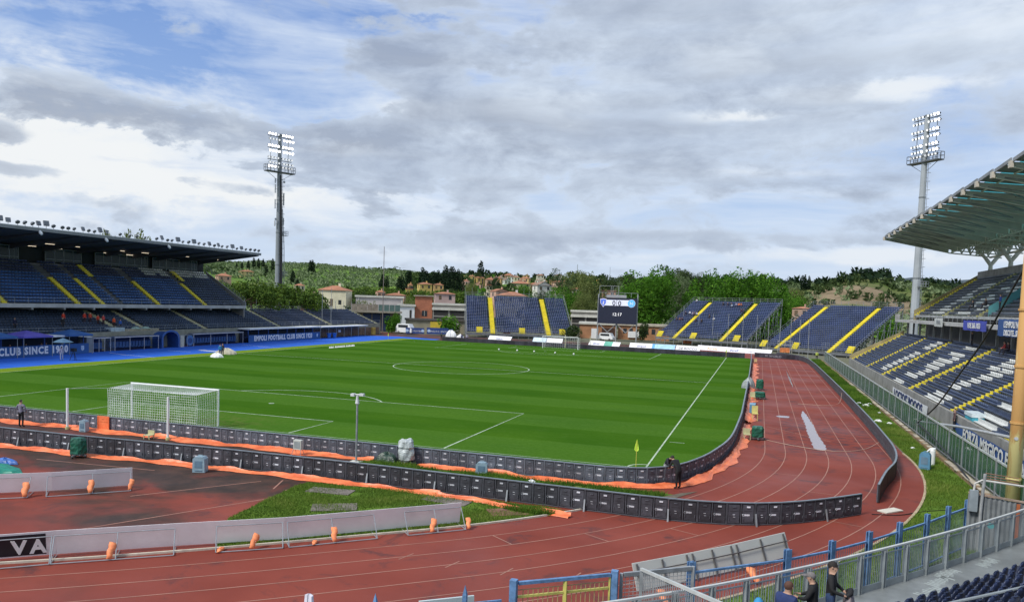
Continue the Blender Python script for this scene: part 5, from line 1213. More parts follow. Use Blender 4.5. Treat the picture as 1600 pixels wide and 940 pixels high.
# under-stand panels at the far left end
up = thing('panel_wall', 'row of brown panels under the far end of the lower left stand', 'wall', (-52.6, 99, 0), pi/2)
for i in range(18): MB().bb(i*1.65, i*1.65+1.55, 0, .06, .05, 1.75).build('panel', mat('panel_brown', (.16, .105, .075), .8, .3, .7), up)
MB().bb(10.2, 11.3, -.05, -.003, .95, 1.5).build('white_notice', WHITE, up)
ct = thing('yellow_cabinet', 'tall yellow cabinet at the far end of the brown panels', 'cabinet', (-52.2, 124.6, 0), pi/2); MB().bb(0, 1.5, 0, .6, 0, 1.75).build('body', mat('cabinet_yellow', (.55, .38, .08), .6, .15, 2), ct); MB().bb(.1, 1.4, -.03, -.003, .9, 1.5).build('door', mat('cabinet_amber', (.45, .30, .06), .6), ct)
for y, lab in ((100.5, 'blue wheeled bin on the carpet, left of two'), (102.6, 'blue wheeled bin on the carpet, right of two')):
    b = thing('wheeled_bin', lab, 'bin', (-49.6, y, .01), pi/2, 'blue bins'); MB().tube([(0, 0, .1), (0, 0, 1.0)], [.38, .5], 4).build('body', mat('bin_blue', (.02, .14, .5), .5), b); MB().bb(-.42, .42, -.42, .42, 1.0, 1.1).build('lid', mat('bin_blue', (.02, .14, .5)), b)
# carpet lines
cp = bpy.data.objects['blue_carpet']
for a, b in (((200, 554.5), (243, 558.5)), ((262, 547.5), (298, 549.6)), ((311, 545.7), (343, 548)), ((378, 538.5), (420, 542)), ((171, 551), (200, 555)), ((403, 541.5), (438, 543.7))):
    A1, B1_ = U(*a), U(*b); strip('carpet_line', [A1[:2], B1_[:2]], .12, .016, WHITE, cp)
A1, B1_ = U(312, 547), U(341, 549.3); strip('pale_cloth', [A1[:2], B1_[:2]], .9, .02, WHITE)
# ------------------------------------------------------------------ right fence, kerb, banners
fe = thing('green_fence', 'long steel fence with green tinted panels between the grass verge and the moat', 'fence', (49.9, 0, 0))
GMESH = bpy.data.materials.new('green_mesh_panel'); GMESH.use_nodes = True; gb = GMESH.node_tree.nodes['Principled BSDF']; gb.inputs['Base Color'].default_value = (.06, .16, .12, 1); gb.inputs['Alpha'].default_value = .42; gb.inputs['Roughness'].default_value = .35
ys = np.arange(-8.4, 112, 3.4)
for i, y in enumerate(ys):
    MB().bb(-.05, .05, y-.06, y+.06, 0, 1.9).build('post', GALV, fe)
    if i < len(ys)-1:
        MB().bb(-.008, .008, y+.07, y+3.33, .22, 1.72).build('mesh_panel', GMESH, fe); MB().bar((0, y+.063, 1.82), (0, y+3.337, 1.82), .10, .09).build('top_rail', mat('rail_pale', (.42, .45, .44), .45, .12, 2), fe)
        m = MB(); m.bar((0, y+.063, .12), (0, y+3.337, .12), .05); 
        for q in (.85, 1.7, 2.55): m.bar((0, y+q, .12), (0, y+q, 1.78), .03)
        tag(m.build('infill_bars', GALV, fe), kind='stuff')
kb = thing('brick_kerb', 'low crumbling brick kerb running along the foot of the green fence', 'kerb', (49.35, 0, 0)); BRK = mat('old_brick', (.26, .17, .095), .9, .35, 1.2)
KCAP = mat('kerb_cap', (.45, .39, .30), .9, .25, 1.5)
bme = MB().bb(-.12, .12, -.30, .30, 0, .22).build('tmp', BRK); bmesh1 = bme.data; bpy.data.objects.remove(bme); cme = MB().bb(-.14, .14, -.29, .29, .221, .27).build('tmp', KCAP); cmesh1 = cme.data; bpy.data.objects.remove(cme)
k = 0; y = -8.0
while y < 66:
    o = link('brick', bmesh1, kb, (rng.uniform(-.02, .02), y, rng.uniform(-.02, .02))); o.rotation_euler[2] = rng.uniform(-.02, .02)
    if rng.uniform() < .55: o = link('cap_stone', cmesh1, kb, (rng.uniform(-.03, .03), y, rng.uniform(-.02, 0)), rng.uniform(-.06, .06))
    y += .62
MB().bb(-.12, .12, 66, 112, 0, .22).build('far_kerb', BRK, kb)
def banner(label, ya, yb, z0, z1, X, ground, edge, lines, lsize, sxx=1.0, lm=None, sag=.05, ext_=()):
    L = ya-yb; t_ = thing('banner', label, 'banner', (X, ya, 0), -pi/2, 'supporter banners on the right grandstand')
    N_ = 24; V = []; F = []
    for i in range(N_+1):
        u = i/N_; dz = -sag*sin(pi*u*4)**2
        for j in range(4): v = j/3; V.append((L*u, -.01-.05*abs(sin(u*19+j))*v*(1-v)*2, z1+dz-(z1-z0)*v))
    for i in range(N_):
        for j in range(3): F.append((i*4+j, i*4+j+1, i*4+j+5, i*4+j+4))
    MB().add(V, F).build('cloth', ground, t_)
    for s, x, z, sz in lines: textmesh('lettering', s, sz, lm or WHITE, t_, (x*L, -.075, z), (pi/2, 0, 0), .004, 'CENTER', .035*sz, sxx)
    return t_
BNB = mat('banner_blue', (.028, .085, .26), .8, .15, .8); BNW = mat('banner_white', (.68, .70, .72), .8, .08, 1); BNV = mat('banner_violet', (.05, .07, .38), .8, .1, 1); BND = mat('banner_navy_ink', (.03, .05, .16), .7)
b1 = banner('white supporter banner with tall navy letters on the lower front wall', 52.4, 33.5, .02, .98, 52.72, BNW, None, [("LOCSOS' BOOOS", .48, .08, 1.15)], 1, 1.75, lm=BND)
b2 = banner('long blue supporter banner with white letters reading FORZA MAGICO EMPOLI', 24.0, 2.5, -.0, 1.02, 52.72, BNB, None, [('FORZA MAGICO EMPOLI', .49, .08, 1.22)], 1, 1.08)
MB().add([(8.6, -.09, .85), (10.4, -.09, .85), (10.4, -.09, .72), (8.6, -.09, .72)], [(0, 3, 2, 1)]).build('painted_bars', WHITE, b2)
banner('blue banner with white figures hanging from the balcony of the right grandstand', 52, 43, 7.7, 8.75, 59.2, BNV, None, [('I·DE 265.1053', .5, 7.95, .75)], 1, 1.15)
banner('two-line blue banner with white slogan hanging from the balcony at the right edge', 39.2, 31.5, 7.45, 9.0, 59.2, BNB, None, [("L'EMPOLI N", .52, 8.25, .78), ('DISCUTE...SI', .52, 7.53, .70)], 1, 1.05)
banner('small pale banner with faint writing on the balcony front', 66.6, 61.9, 7.8, 8.85, 59.2, mat('banner_pale', (.50, .52, .50), .8), None, [('ULTRAS', .5, 8.15, .6)], 1, 1.0, lm=mat('ink_grey', (.25, .27, .30), .8))
ks = thing('steward_kiosk', 'turquoise box with a white lid on the grandstand front walkway beside the person', 'box', (53.45, 21.4, 0)); MB().bb(-.35, .45, -1.0, 1.0, 1.28, 1.78).build('box_body', mat('turquoise', (.06, .36, .46), .5, .1, 1), ks); MB().bb(-.4, .5, -1.05, 1.05, 1.783, 2.05).build('lid', mat('ice_lid', (.62, .70, .72), .5), ks)
# yellow rusty pylon, its strut and the black net rope
yp = thing('rusty_pylon', 'tall yellow pylon streaked with rust at the right edge behind the corrugated wall', 'pylon', (49.6, -2.0, 0))
rm = bpy.data.materials.new('rusty_yellow'); rm.use_nodes = True; t = NT(rm.node_tree); b = t.n['Principled BSDF']; p_ = posn(t); x_, y_, z_ = t.sep(p_)
rs_n = t.noise(t.vm('MULTIPLY', p_, (3, 3, .5)), 1.2, 6, .7); up_ = t.mr(z_, 3.2, 5.2, 0.0, .28)
t.put(b.inputs['Base Color'], t.mix(t.mr(t.math('ADD', rs_n, up_), .50, .66), (.72, .64, .28), (.56, .32, .11))); b.inputs['Roughness'].default_value = .75
MB().tube([(0, 0, 0), (0, 0, 6), (0, 0, 13)], [.30, .28, .26], 16).build('shaft', rm, yp, smooth=True)
for z in (1.6, 4.2, 6.8, 9.4): MB().tube([(0, 0, z), (0, 0, z+.10)], .325, 16).build('collar', rm, yp)
o = MB().tube([(49.5, -2.3, 3.55), (50.0, 10, 2.35), (49.95, 21.9, 1.05)], [.085, .08, .07], 8).build('strut', mat('strut_grey', (.42, .44, .45), .4, .1, 2)); tag(o, 'long grey tube running from the rusty pylon down to the green fence', 'tube')
cable('thick black rope hanging from the roof edge down to the green fence', [(50.3, -4.5, 14.5), (50, .4, 11.3), (50, 6, 7.9), (50, 11.2, 5.4), (50, 16.5, 2.9), (49.9, 21.9, .95)], .055, CAB_B, 'net_rope', 'rope')
cable('thick black rope slanting down across the green fence to the corrugated wall', [(49.8, 21.9, .95), (49.6, 14, .75), (49.35, 6, .35), (48.9, 0, .1), (47.2, -7.6, .9)], .05, CAB_B, 'net_rope', 'rope')
# corrugated grey wall, post and grey box
cw = thing('corrugated_wall', 'grey corrugated metal wall at the right end of the blue fence', 'wall', (45.9, -9.9, 0), -.12)
CWM = mat('corrugated_grey', (.20, .215, .22), .55, .25, 2.0)
for i in range(26):
    x = .16*i; MB().add([(x, 0, 0), (x+.08, -.05, 0), (x+.158, 0, 0), (x+.158, .03, 0), (x, .03, 0), (x, 0, 2.35-.012*i), (x+.08, -.05, 2.35-.012*i), (x+.158, 0, 2.35-.012*i), (x+.158, .03, 2.35-.012*i), (x, .03, 2.35-.012*i)], [(0, 1, 6, 5), (1, 2, 7, 6), (2, 3, 8, 7), (3, 4, 9, 8), (4, 0, 5, 9), (5, 6, 7, 8, 9)]).build('rib', CWM, cw)
MB().bar((0, -.03, 2.42), (4.2, -.03, 2.10), .10, .06).build('cap_rail', mat('cap_rusty', (.35, .26, .20), .7, .3, 3), cw)
MB().bb(.02, .30, -.22, -.06, 1.75, 2.55).build('switch_box', mat('box_grey', (.26, .30, .32), .5), cw); MB().tube([(.42, -.12, 0), (.42, -.12, 1.8), (.45, -.12, 2.6), (.48, -.12, 3.2)], .055, 8).build('pipe', mat('pipe_grey', (.33, .34, .34), .5, .2, 4), cw)
MB().tube([(.15, -.14, 2.5), (.18, -.12, 2.8), (.40, -.12, 2.95), (3.9, .1, 2.75)], .04, 6).build('conduit', mat('pipe_pale', (.52, .51, .47), .5), cw)
for z in (2.9, 3.0, 3.1): MB().tube([(.5, -.1, z+.12), (1.6, .2, z)], .02, 5).build('wire', mat('wire_rusty', (.25, .13, .08), .7), cw)
MB().bb(1.55, 1.66, -.08, -.055, .2, 2.2).build('rust_streak', mat('rust_orange', (.42, .12, .04), .8), cw)
# ------------------------------------------------------------------ blue fence
BF = mat('fence_blue', (.12, .235, .42), .6, .3, 4.5); BFD = mat('fence_bar', (.16, .22, .30), .5, .2, 3); YEL = mat('gate_yellow', (.55, .50, .13), .55, .2, 3)
bfp = [(36.6, -21.0), (39.2, -18.7), (40.55, -17.2), (41.8, -15.6), (42.95, -13.95), (44.1, -12.3), (45.1, -10.7), (46.05, -9.25)]
bfn = thing('blue_fence', 'blue steel fence with tall slotted posts curving round the outside of the track', 'fence', (41.8, -15.6, 0))
o_ = np.array([41.8, -15.6])
for i, p in enumerate(bfp):
    q = np.array(p)-o_; a = np.array(bfp[max(i-1, 0)]); b = np.array(bfp[min(i+1, len(bfp)-1)]); an = atan2(b[1]-a[1], b[0]-a[0])
    m = MB(); c, s_ = cos(an), sin(an)
    def L2(x, y, z): return (q[0]+x*c-y*s_, q[1]+x*s_+y*c, z)
    for xx in (-.085, .085): m.bar(L2(xx, 0, 0), L2(xx, 0, 1.98), .055, .11, up=(-s_, c, 0))
    m.build('post_flange', BF, bfn) if False else None
    # channel shape: two flanges and a web in one outline
    prof = [(-.11, -.06), (.11, -.06), (.11, -.035), (.03, -.035), (.03, .035), (.11, .035), (.11, .06), (-.11, .06), (-.11, .035), (-.03, .035), (-.03, -.035), (-.11, -.035)]
    mm = MB(); n = len(prof); mm.add([L2(x, y, 0) for x, y in prof]+[L2(x, y, 1.98) for x, y in prof], [tuple(range(n))[::-1], tuple(range(n, 2*n))]+[(j, (j+1) % n, n+(j+1) % n, n+j) for j in range(n)]); mm.build('post', BF, bfn)
    if i < len(bfp)-1:
        d = np.array(bfp[i+1])-np.array(p); L = np.hypot(*d); d /= L; a = q+d*.13; b = q+d*(L-.13)
        MB().bar((*a, 1.66), (*b, 1.66), .06, .06).build('rail', BF, bfn); MB().bar((*a, .12), (*b, .12), .05, .05).build('rail', BF, bfn)
        m = MB(); nb = int(L/.135)
        for k in range(1, nb): z = a+(b-a)*k/nb; m.bar((*z, .12), (*z, 1.66), .013)
        tag(m.build('bars', BFD, bfn), kind='stuff')
gate = thing('blue_gate', 'blue framed gate with yellow bars at the bottom centre', 'gate', (32.65, -24.9, 0)); g0, g1 = np.array([0, 0.]), np.array([2.2, 1.65])
for g in (g0, g1): MB().bar((*g, 0), (*g, 2.22), .17).build('post', BF, gate)
MB().bar((*(g0+[.1, .075]), 2.12), (*(g1-[.1, .075]), 2.12), .09, .08).build('lintel', BF, gate)
d = (g1-g0)/np.hypot(*(g1-g0)); L = np.hypot(*(g1-g0))
MB().bar((*(g0+d*L*.5), 0), (*(g0+d*L*.5), 2.07), .09).build('centre_post', YEL, gate); MB().bar((*(g1-d*.14), 0), (*(g1-d*.14), 2.05), .05).build('edge_bar', YEL, gate)
for a, b in ((.12, L/2-.06), (L/2+.06, L-.18)):
    MB().bar((*(g0+d*a), 1.78), (*(g0+d*b), 1.78), .05, .06).build('yellow_rail', YEL, gate); MB().bar((*(g0+d*a), 1.95), (*(g0+d*b), 1.95), .018).build('thin_rail', mat('bar_brown', (.28, .20, .10), .6), gate)
    MB().bar((*(g0+d*a), .9), (*(g0+d*b), .9), .05, .05).build('yellow_rail', YEL, gate)
    m = MB()
    for k in range(1, 9): q = g0+d*(a+(b-a)*k/9); m.bar((*q, .1), (*q, 1.95), .018)
    tag(m.build('bars', mat('bar_khaki', (.40, .32, .14), .6), gate), kind='stuff')
lf = thing('blue_fence', 'low stretch of blue fence with pointed posts left of the yellow gate', 'fence', (32.5, -25.0, 0))
dd = np.array([-.80, -.60]); m = MB()
for k, s in enumerate((1.05, 3.2, 5.4)):
    q = dd*s; MB().add([(q[0]-.05, q[1]-.05, 0), (q[0]+.05, q[1]-.05, 0), (q[0]+.05, q[1]+.05, 0), (q[0]-.05, q[1]+.05, 0), (q[0]-.05, q[1]-.05, 1.95), (q[0]+.05, q[1]-.05, 1.95), (q[0]+.05, q[1]+.05, 1.95), (q[0]-.05, q[1]+.05, 1.95), (q[0], q[1], 2.2)], [(0, 1, 5, 4), (1, 2, 6, 5), (2, 3, 7, 6), (3, 0, 4, 7), (4, 5, 8), (5, 6, 8), (6, 7, 8), (7, 4, 8)]).build('post', BF, lf)
MB().bar((-.1, -.07, 1.72), (*(dd*7), 1.72), .05, .05).build('rail', BF, lf)
for k in range(1, 56): q = dd*7*k/56; m.bar((*q, .1), (*q, 1.70), .018)
tag(m.build('bars', BFD, lf), kind='stuff')
q0 = U(655, 939, 1.5); q1 = U(741, 930, 1.5); wb_ = thing('pale_board', 'pale board behind the low blue fence at the bottom edge', 'board', (q0[0], q0[1], 0), atan2(q1[1]-q0[1], q1[0]-q0[0])); MB().bb(0, float(np.hypot(*(q1-q0)[:2])), 0, .06, .9, 1.5).build('panel', mat('panel_pale_blue', (.52, .60, .60), .5, .05, 1), wb_)
# wire gate and ramp railing
wg = thing('wire_gate', 'galvanised wire mesh gate panel beside the blue gate', 'gate', (34.95, -23.15, 0)); a, b = np.array([.05, .05]), np.array([1.75, 1.35])
for q in (a, b): MB().bar((*q, 0), (*q, 2.12), .08).build('post', GALV, wg)
MB().bar((*(a+[.05, .04]), 2.08), (*(b-[.05, .04]), 2.08), .08, .10).build('top_bar', GALV, wg); m = MB()
for k in range(1, 18): q = a+(b-a)*k/18; m.bar((*q, .1), (*q, 2.02), .012)
for k in range(20): z = .1+k*.1; m.bar((*(a+[.04, .03]), z), (*(b-[.04, .03]), z), .012)
tag(m.build('wire_mesh', mat('wire_grey', (.36, .38, .38), .5), wg), kind='stuff')
rr = thing('ramp_railing', 'grey bar railing climbing towards the viewer at the bottom centre', 'railing', (35.55, -23.45, 0)); a, b = np.array([0, 0., 2.42]), np.array([2.25, -3.6, 3.15])
MB().bar(a, b, .07, .07).build('handrail', mat('rail_white_grey', (.50, .52, .50), .45, .1, 3), rr); m = MB()
for k in range(1, 44): q = a+(b-a)*k/44; m.bar(q-[0, 0, .03], (q[0], q[1], q[2]-1.15), .018)
m.bar((0, 0, 1.27), (2.25, -3.6, 2.0), .05); tag(m.build('bars', GALV, rr), kind='stuff'); MB().bar((0, 0, .0), (0, 0, 2.38), .07).build('post', GALV, rr)
# ------------------------------------------------------------------ walkway and camera-side terrace
def ro(a): return .0045*max(0.0, a+41.5)**2
def arc(r, a0, a1, n): return [(BC[0]+(r+ro(a))*cos(radians(a)), BC[1]+(r+ro(a))*sin(radians(a))) for a in np.linspace(a0, a1, n)]
WZ = 1.35
WALK = mat('walkway_concrete', (.215, .23, .225), .35, .22, .9, bump=.15, spec=.6)
poly = arc(47.65, -22, -62, 34)+arc(49.30, -62, -22, 34); mb = MB().prism(poly, WZ-.3, WZ); tag(mb.build('walkway', WALK), kind='structure')
mb = MB().prism(arc(47.8, -22, -62, 34)+arc(48.1, -62, -22, 34), 0, WZ-.301); tag(mb.build('walkway_wall', CONC), kind='structure')
# worn pale patches of old lettering on the concrete
for k, (a, r) in enumerate(((-26.2, 49.1), (-27.2, 49.2), (-31.0, 48.7), (-33.6, 48.35), (-34.7, 48.5), (-36.0, 48.75), (-38.0, 49.2))):
    x, y = BC[0]+r*cos(radians(a)), BC[1]+r*sin(radians(a)); m = MB()
    for j in range(9): m.box((j*.13-.5, rng.uniform(-.03, .03), WZ+.003), (.07, rng.uniform(.2, .42), .002))
    V = np.concatenate(m.v); c, s_ = cos(radians(a+90)), sin(radians(a+90)); V2 = np.stack([V[:, 0]*c-V[:, 1]*s_+x, V[:, 0]*s_+V[:, 1]*c+y, V[:, 2]], -1); q = MB().add(V2, m.f); tag(q.build('worn_paint', mat('worn_paint', (.36, .40, .38), .6, .2, 6)), kind='structure')
gf = thing('grey_railing', 'long galvanised railing along the front of the spectator walkway', 'railing', (BC[0], BC[1], WZ)); GR = mat('railing_grey', (.30, .335, .34), .5, .15, 2, metal=.2)
aa = np.arange(-22.5, -60, -1.32*1.0); rq = lambda a: 47.78+ro(a)
for i, a in enumerate(aa):
    p = np.array([rq(a)*cos(radians(a)), rq(a)*sin(radians(a))]); tdir = np.array([-sin(radians(a)), cos(radians(a))])
    for s in (-.05, .05): MB().bar((*(p+tdir*s), 0), (*(p+tdir*s), 1.08), .03, .12, up=(cos(radians(a)), sin(radians(a)), 0)).build('post', GR, gf)
    if i < len(aa)-1:
        a2 = aa[i+1]; p2 = np.array([rq(a2)*cos(radians(a2)), rq(a2)*sin(radians(a2))]); d = (p2-p); L = np.hypot(*d); d /= L; u, v = p+d*.09, p2-d*.09
        MB().bar((*p, 1.12), (*p2, 1.12), .07, .05).build('handrail', mat('rail_white_grey', (.5, .52, .5)), gf); MB().bar((*u, .10), (*v, .10), .02, .18).build('kick_plate', GR, gf); MB().bar((*u, .98), (*v, .98), .03).build('upper_bar', GR, gf)
        m = MB()
        for k in range(1, 11): q = u+(v-u)*k/11; m.bar((*q, .19), (*q, .97), .012)
        tag(m.build('bars', GR, gf), kind='stuff')
ss = thing('spectator_terrace', 'curved terrace of dark navy moulded seats at the bottom right corner', 'seating terrace', (BC[0], BC[1], 0))
for k in range(8):
    poly = [(x-BC[0], y-BC[1]) for x, y in arc(49.303+.75*k, -62, -20, 30)+arc(50.05+.75*k, -20, -62, 30)]
    MB().prism(poly, WZ+.38*k-.5, WZ+.38*k+.0 if k else WZ+.02).build('terrace_step', CONC, ss)
tv, tf, _ = seat_tpl(.46, True, .40); SM = mat('seat_shell_navy', (.020, .030, .072), .35, .25, .6, ov=.25); sme = bpy.data.meshes.new('seat'); sme.from_pydata(tv.tolist(), [], tf.tolist()); sme.materials.append(SM); sme.polygons.foreach_set('use_smooth', [True]*len(sme.polygons)); sme.update()
for k in range(6):
    r = 49.303+.75*k+.30; st = math.degrees(.52/r)
    for a in np.arange(-24.0, -46, -st):
        # the backrest stands on the pitch side here seen from behind: seats face the pitch
        link('seat', sme, ss, ((r+ro(a))*cos(radians(a)), (r+ro(a))*sin(radians(a)), WZ+.38*k), radians(a)-pi/2)
hr = thing('handrail', 'pale steel handrail in front of the viewer at the bottom right corner', 'handrail', tuple(U(1470, 945, 3.5))); p0 = U(1470, 945, 3.5); p1 = U(1640, 908, 3.6); p2 = U(1500, 960, 3.2); p3 = U(1640, 935, 3.25)
MB().tube([(0, 0, 0), tuple(p1-p0)], .035, 8).build('upper_tube', GR, hr); MB().tube([tuple(p2-p0), tuple(p3-p0)], .028, 8).build('lower_tube', GR, hr); q = (p1-p0)*.35; MB().bar(tuple(q), tuple(q-[0, 0, 1.2]), .06).build('post', GR, hr)
pt = thing('traffic_sign', 'small turquoise round sticker on the grey railing', 'sticker', (0, 0, 0)); q = U(1548, 821, 2.05); pt.location = tuple(q); MB().tube([(0, 0, -.0), (0, -.01, .0)], .10, 12).build('disc', mat('sticker_teal', (.10, .42, .42), .5), pt)

# ------------------------------------------------------------------ floodlight masts
LAMPON = mat('lamp_lit', (1, 1, 1), .4, emit=((1, .97, .98), 6.0)); LCASE = mat('lamp_body', (.10, .11, .12), .5); LDIM = mat('lamp_glass', (.75, .78, .80), .2, emit=((1, 1, 1), .45))
def mast(label, x, y, zt, face, r0, r1, black, lampset, plat):
    t_ = thing('floodlight_mast', label, 'floodlight', (x, y, 0), face); H = zt
    M_ = mat('mast_steel_dark' if black else 'mast_steel', (.24, .265, .28) if black else (.36, .39, .41), .5, .12, .15)
    z = 0; 
    for i in range(6):
        za, zb = H*i/6, H*(i+1)/6; f = lambda q: r0+(r1-r0)*q/H
        MB().tube([(0, 0, za), (0, 0, zb-.02)], [f(za), f(zb)], 12, True).build('mast_section', M_, t_)
        MB().tube([(0, 0, zb-.15), (0, 0, zb+.1)], f(zb)+.07, 12).build('flange', mat('flange_dark', (.18, .20, .21), .5), t_)
    zp = H-9.6; W_ = 3.5
    # ladder with hoops
    m = MB()
    for xx in (-.25, .25): m.bar((r0+.35, xx, 4), (r1+.35, xx, zp), .06)
    for zz in np.arange(4, zp, .9): rr_ = r0+(r1-r0)*zz/H+.35; m.bar((rr_, -.25, zz), (rr_, .25, zz), .05)
    for zz in np.arange(5, zp, 1.8):
        rr_ = r0+(r1-r0)*zz/H+.35; m.tube([(rr_, -.3, zz), (rr_+.5, -.35, zz), (rr_+.7, 0, zz), (rr_+.5, .35, zz), (rr_, .3, zz)], .03, 4)
    tag(m.build('ladder', GALV, t_), kind='stuff')
    for zz in plat:
        rr_ = r0+(r1-r0)*zz/H; m = MB(); m.bb(rr_, rr_+1.7, -.7, .7, zz, zz+.08); m.build('rest_platform', mat('flange_dark', (.18, .2, .21)), t_); m = MB(); railing(m, [(rr_+.2, -.7, zz+.08), (rr_+1.7, -.7, zz+.08), (rr_+1.7, .7, zz+.08), (rr_+.2, .7, zz+.08)], 1.1, .8, .04, 2); tag(m.build('rest_rail', GALV, t_), kind='stuff')
    # main platform
    MB().bb(-W_-.4, W_+.6, -.9, .9, zp-.25, zp).build('platform', LCASE, t_)
    m = MB(); railing(m, [(-W_-.4, -.9, zp), (W_+.6, -.9, zp), (W_+.6, .9, zp), (-W_-.4, .9, zp), (-W_-.4, -.9, zp)], 1.5, 1.0, .05, 2); m.bar((r1, 0, zp-2.2), (W_, 0, zp-.3), .08); m.bar((-r1, 0, zp-2.2), (-W_, 0, zp-.3), .08); tag(m.build('platform_rail', mat('rail_dark', (.14, .15, .16), .5), t_), kind='stuff')
    for rr2, zz in enumerate((zp+2.9, zp+5.9, zp+8.9)):
        for s in (-1, 1): MB().bar((s*.3, 0, zz), (s*(W_-.1), 0, zz), .16).build('crossarm', LCASE, t_)
    for s in (-1, 1): MB().bar((s*W_*.72, .15, zp), (s*W_*.72, .15, zp+9.2), .10).build('stay', mat('stay_grey', (.3, .32, .34), .5), t_)
    k = 0
    hm = {}
    for ri, zz in enumerate((zp+.75, zp+2.9, zp+5.9, zp+8.9)):
        for up in ((.45,) if ri == 0 else (.55, -.75)):
            for s in (-1, 1):
                for j in range(4):
                    xx = s*(.68+j*.85)+(.25 if up < 0 else 0); lit = lampset(ri, s, j, up > 0)
                    if lit not in hm:
                        m = MB(); m.mat(0).tube([(0, .45, .05), (0, .2, .0), (0, -.22, -.10)], [.11, .24, .30], 10); m.mat(1).tube([(0, -.225, -.10), (0, -.26, -.11)], [.265, .265], 10); hm[lit] = m.build('lamp', [LCASE, LAMPON if lit else LDIM], t_); oo = hm[lit]
                    else: oo = link('lamp', hm[lit].data, t_)
                    oo.location = (xx, -.35, zz+up)
    if black:
        m = MB(); m.tube([(.3, -r0-.05, 2), (.32, -r0*.9, H*.3), (.25, -r0*.75, H*.55), (.1, -r1-.1, zp-1)], [.36, .42, .36, .26], 6); m.build('cable_bundle', mat('cable_black', (.012, .012, .014)), t_)
        MB().tube([(r0+.9, -.2, 0), (r0+.65, -.2, H*.42), (r1+.5, -.2, H*.62)], .10, 6).build('conduit', GALV, t_)
        AN = mat('antenna_pale', (.42, .44, .45), .5)
        for zz, s, h_ in ((H*.62, -1, 2.4), (H*.64, 1, 2.6), (H*.70, -1, 2.2), (H*.53, -1, 1.4), (H*.54, 1, 1.8), (H*.67, 1, 1.6), (H*.75, -1, 1.2)): MB().bar((s*(r0*.55+.75), -.2, zz), (s*(r0*.55+.75), -.2, zz+h_), .32, .2).bar((0, 0, zz+h_/2), (s*(r0*.55+.75), -.1, zz+h_/2), .07).build('antenna', AN, t_)
        for zz, s in ((H*.50, 1), (H*.565, -1), (H*.76, 1)): MB().tube([(s*(r0*.5+.7), -.5, zz), (s*(r0*.5+.7), -.2, zz)], [.34, .2], 10).build('dish', AN, t_)
    return t_
mast('tall floodlight mast with black cables and antennas behind the left grandstand end', -83.4, 130, 50.6, 1.12, .88, .46, True, lambda r, s, j, u: (s > 0 and r >= 2) or (s < 0 and (r == 2 or (r == 3 and u and j > 0) or (r == 0 and j > 0))), (24.5, 14.0))
mast('plain tall floodlight mast rising beside the roof of the right grandstand', 69.5, 140, 51.3, -.95, .95, .50, False, lambda r, s, j, u: (s > 0 and j > 1 and r > 0) or (r == 1 and s < 0 and j == 0) or (r == 2 and not u and s < 0 and j == 0), (27.0, 15.2))
# scoreboard
p = A(936, 464, Y=150.5); q = A(996, 464, Y=150.5); sw = q[0]-p[0]
sb = thing('scoreboard', 'dark video scoreboard on steel legs showing 0 0 and 12:17', 'scoreboard', (p[0]-.1, 150.5, 0), -.06); SH = 6.6; SZ = 4.45; SW = sw+.1
MB().bb(0, SW, 0, .45, SZ, SZ+SH).build('screen', mat('screen_dark', (.010, .012, .022), .35, emit=((.06, .07, .16), .10)), sb)
EW = mat('screen_white', (.5, .52, .6), .5, emit=((.75, .78, .95), .38)); EB = mat('screen_ink', (.01, .01, .03), .5); 
MB().bb(SW*.17, SW*.82, -.02, -.003, SZ+SH*.70, SZ+SH*.92).build('score_band', EW, sb)
textmesh('score_digit', '0', 1.75, EB, sb, (SW*.41, -.03, SZ+SH*.705), (pi/2, 0, 0), .006, bold=.03); textmesh('score_digit', '0', 1.75, EB, sb, (SW*.56, -.03, SZ+SH*.705), (pi/2, 0, 0), .006, bold=.03)
MB().bb(SW*.478, SW*.49, -.03, -.021, SZ+SH*.66, SZ+SH*.98).build('divider', EB, sb)
textmesh('clock_digits', '12:17', 1.12, mat('clock_white', (.7, .7, .7), .5, emit=((.9, .9, .95), .55)), sb, (SW*.5, -.02, SZ+SH*.31), (pi/2, 0, 0), .006)
EBL = mat('crest_blue', (.03, .08, .4), .5, emit=((.10, .18, .60), .5)); EBC = mat('crest_cyan', (.03, .3, .7), .5, emit=((.06, .38, .80), .5)); ER = mat('crest_rim', (.5, .5, .55), .5, emit=((.45, .42, .50), .5))
def shield(cx, cz, s, m, y): MB().add([(cx-s*.75, y, cz+s*.85), (cx, y, cz+s), (cx+s*.75, y, cz+s*.85), (cx+s*.7, y, cz-.1*s), (cx, y, cz-s), (cx-s*.7, y, cz-.1*s)], [(0, 5, 4, 3, 2, 1)]).build('shield_crest', m, sb)
shield(SW*.13, SZ+SH*.80, 1.12, ER, -.03); shield(SW*.13, SZ+SH*.80, .94, EBL, -.045); MB().add([(SW*.13-.2, -.06, SZ+SH*.80-.4), (SW*.13+.1, -.06, SZ+SH*.80-.5), (SW*.13+.25, -.06, SZ+SH*.80+.4), (SW*.13, -.06, SZ+SH*.80+.5)], [(0, 1, 2, 3)]).build('crest_figure', ER, sb)
def disc(cx, cz, r, m, y, nm): MB().tube([(cx, y, cz), (cx, y+.01, cz)], r, 24).build(nm, m, sb)
disc(SW*.865, SZ+SH*.80, 1.0, ER, -.03, 'round_crest'); disc(SW*.865, SZ+SH*.80, .92, EBC, -.045, 'crest_field'); disc(SW*.865, SZ+SH*.80, .62, ER, -.055, 'crest_ring'); disc(SW*.865, SZ+SH*.80, .56, EBC, -.066, 'crest_centre')
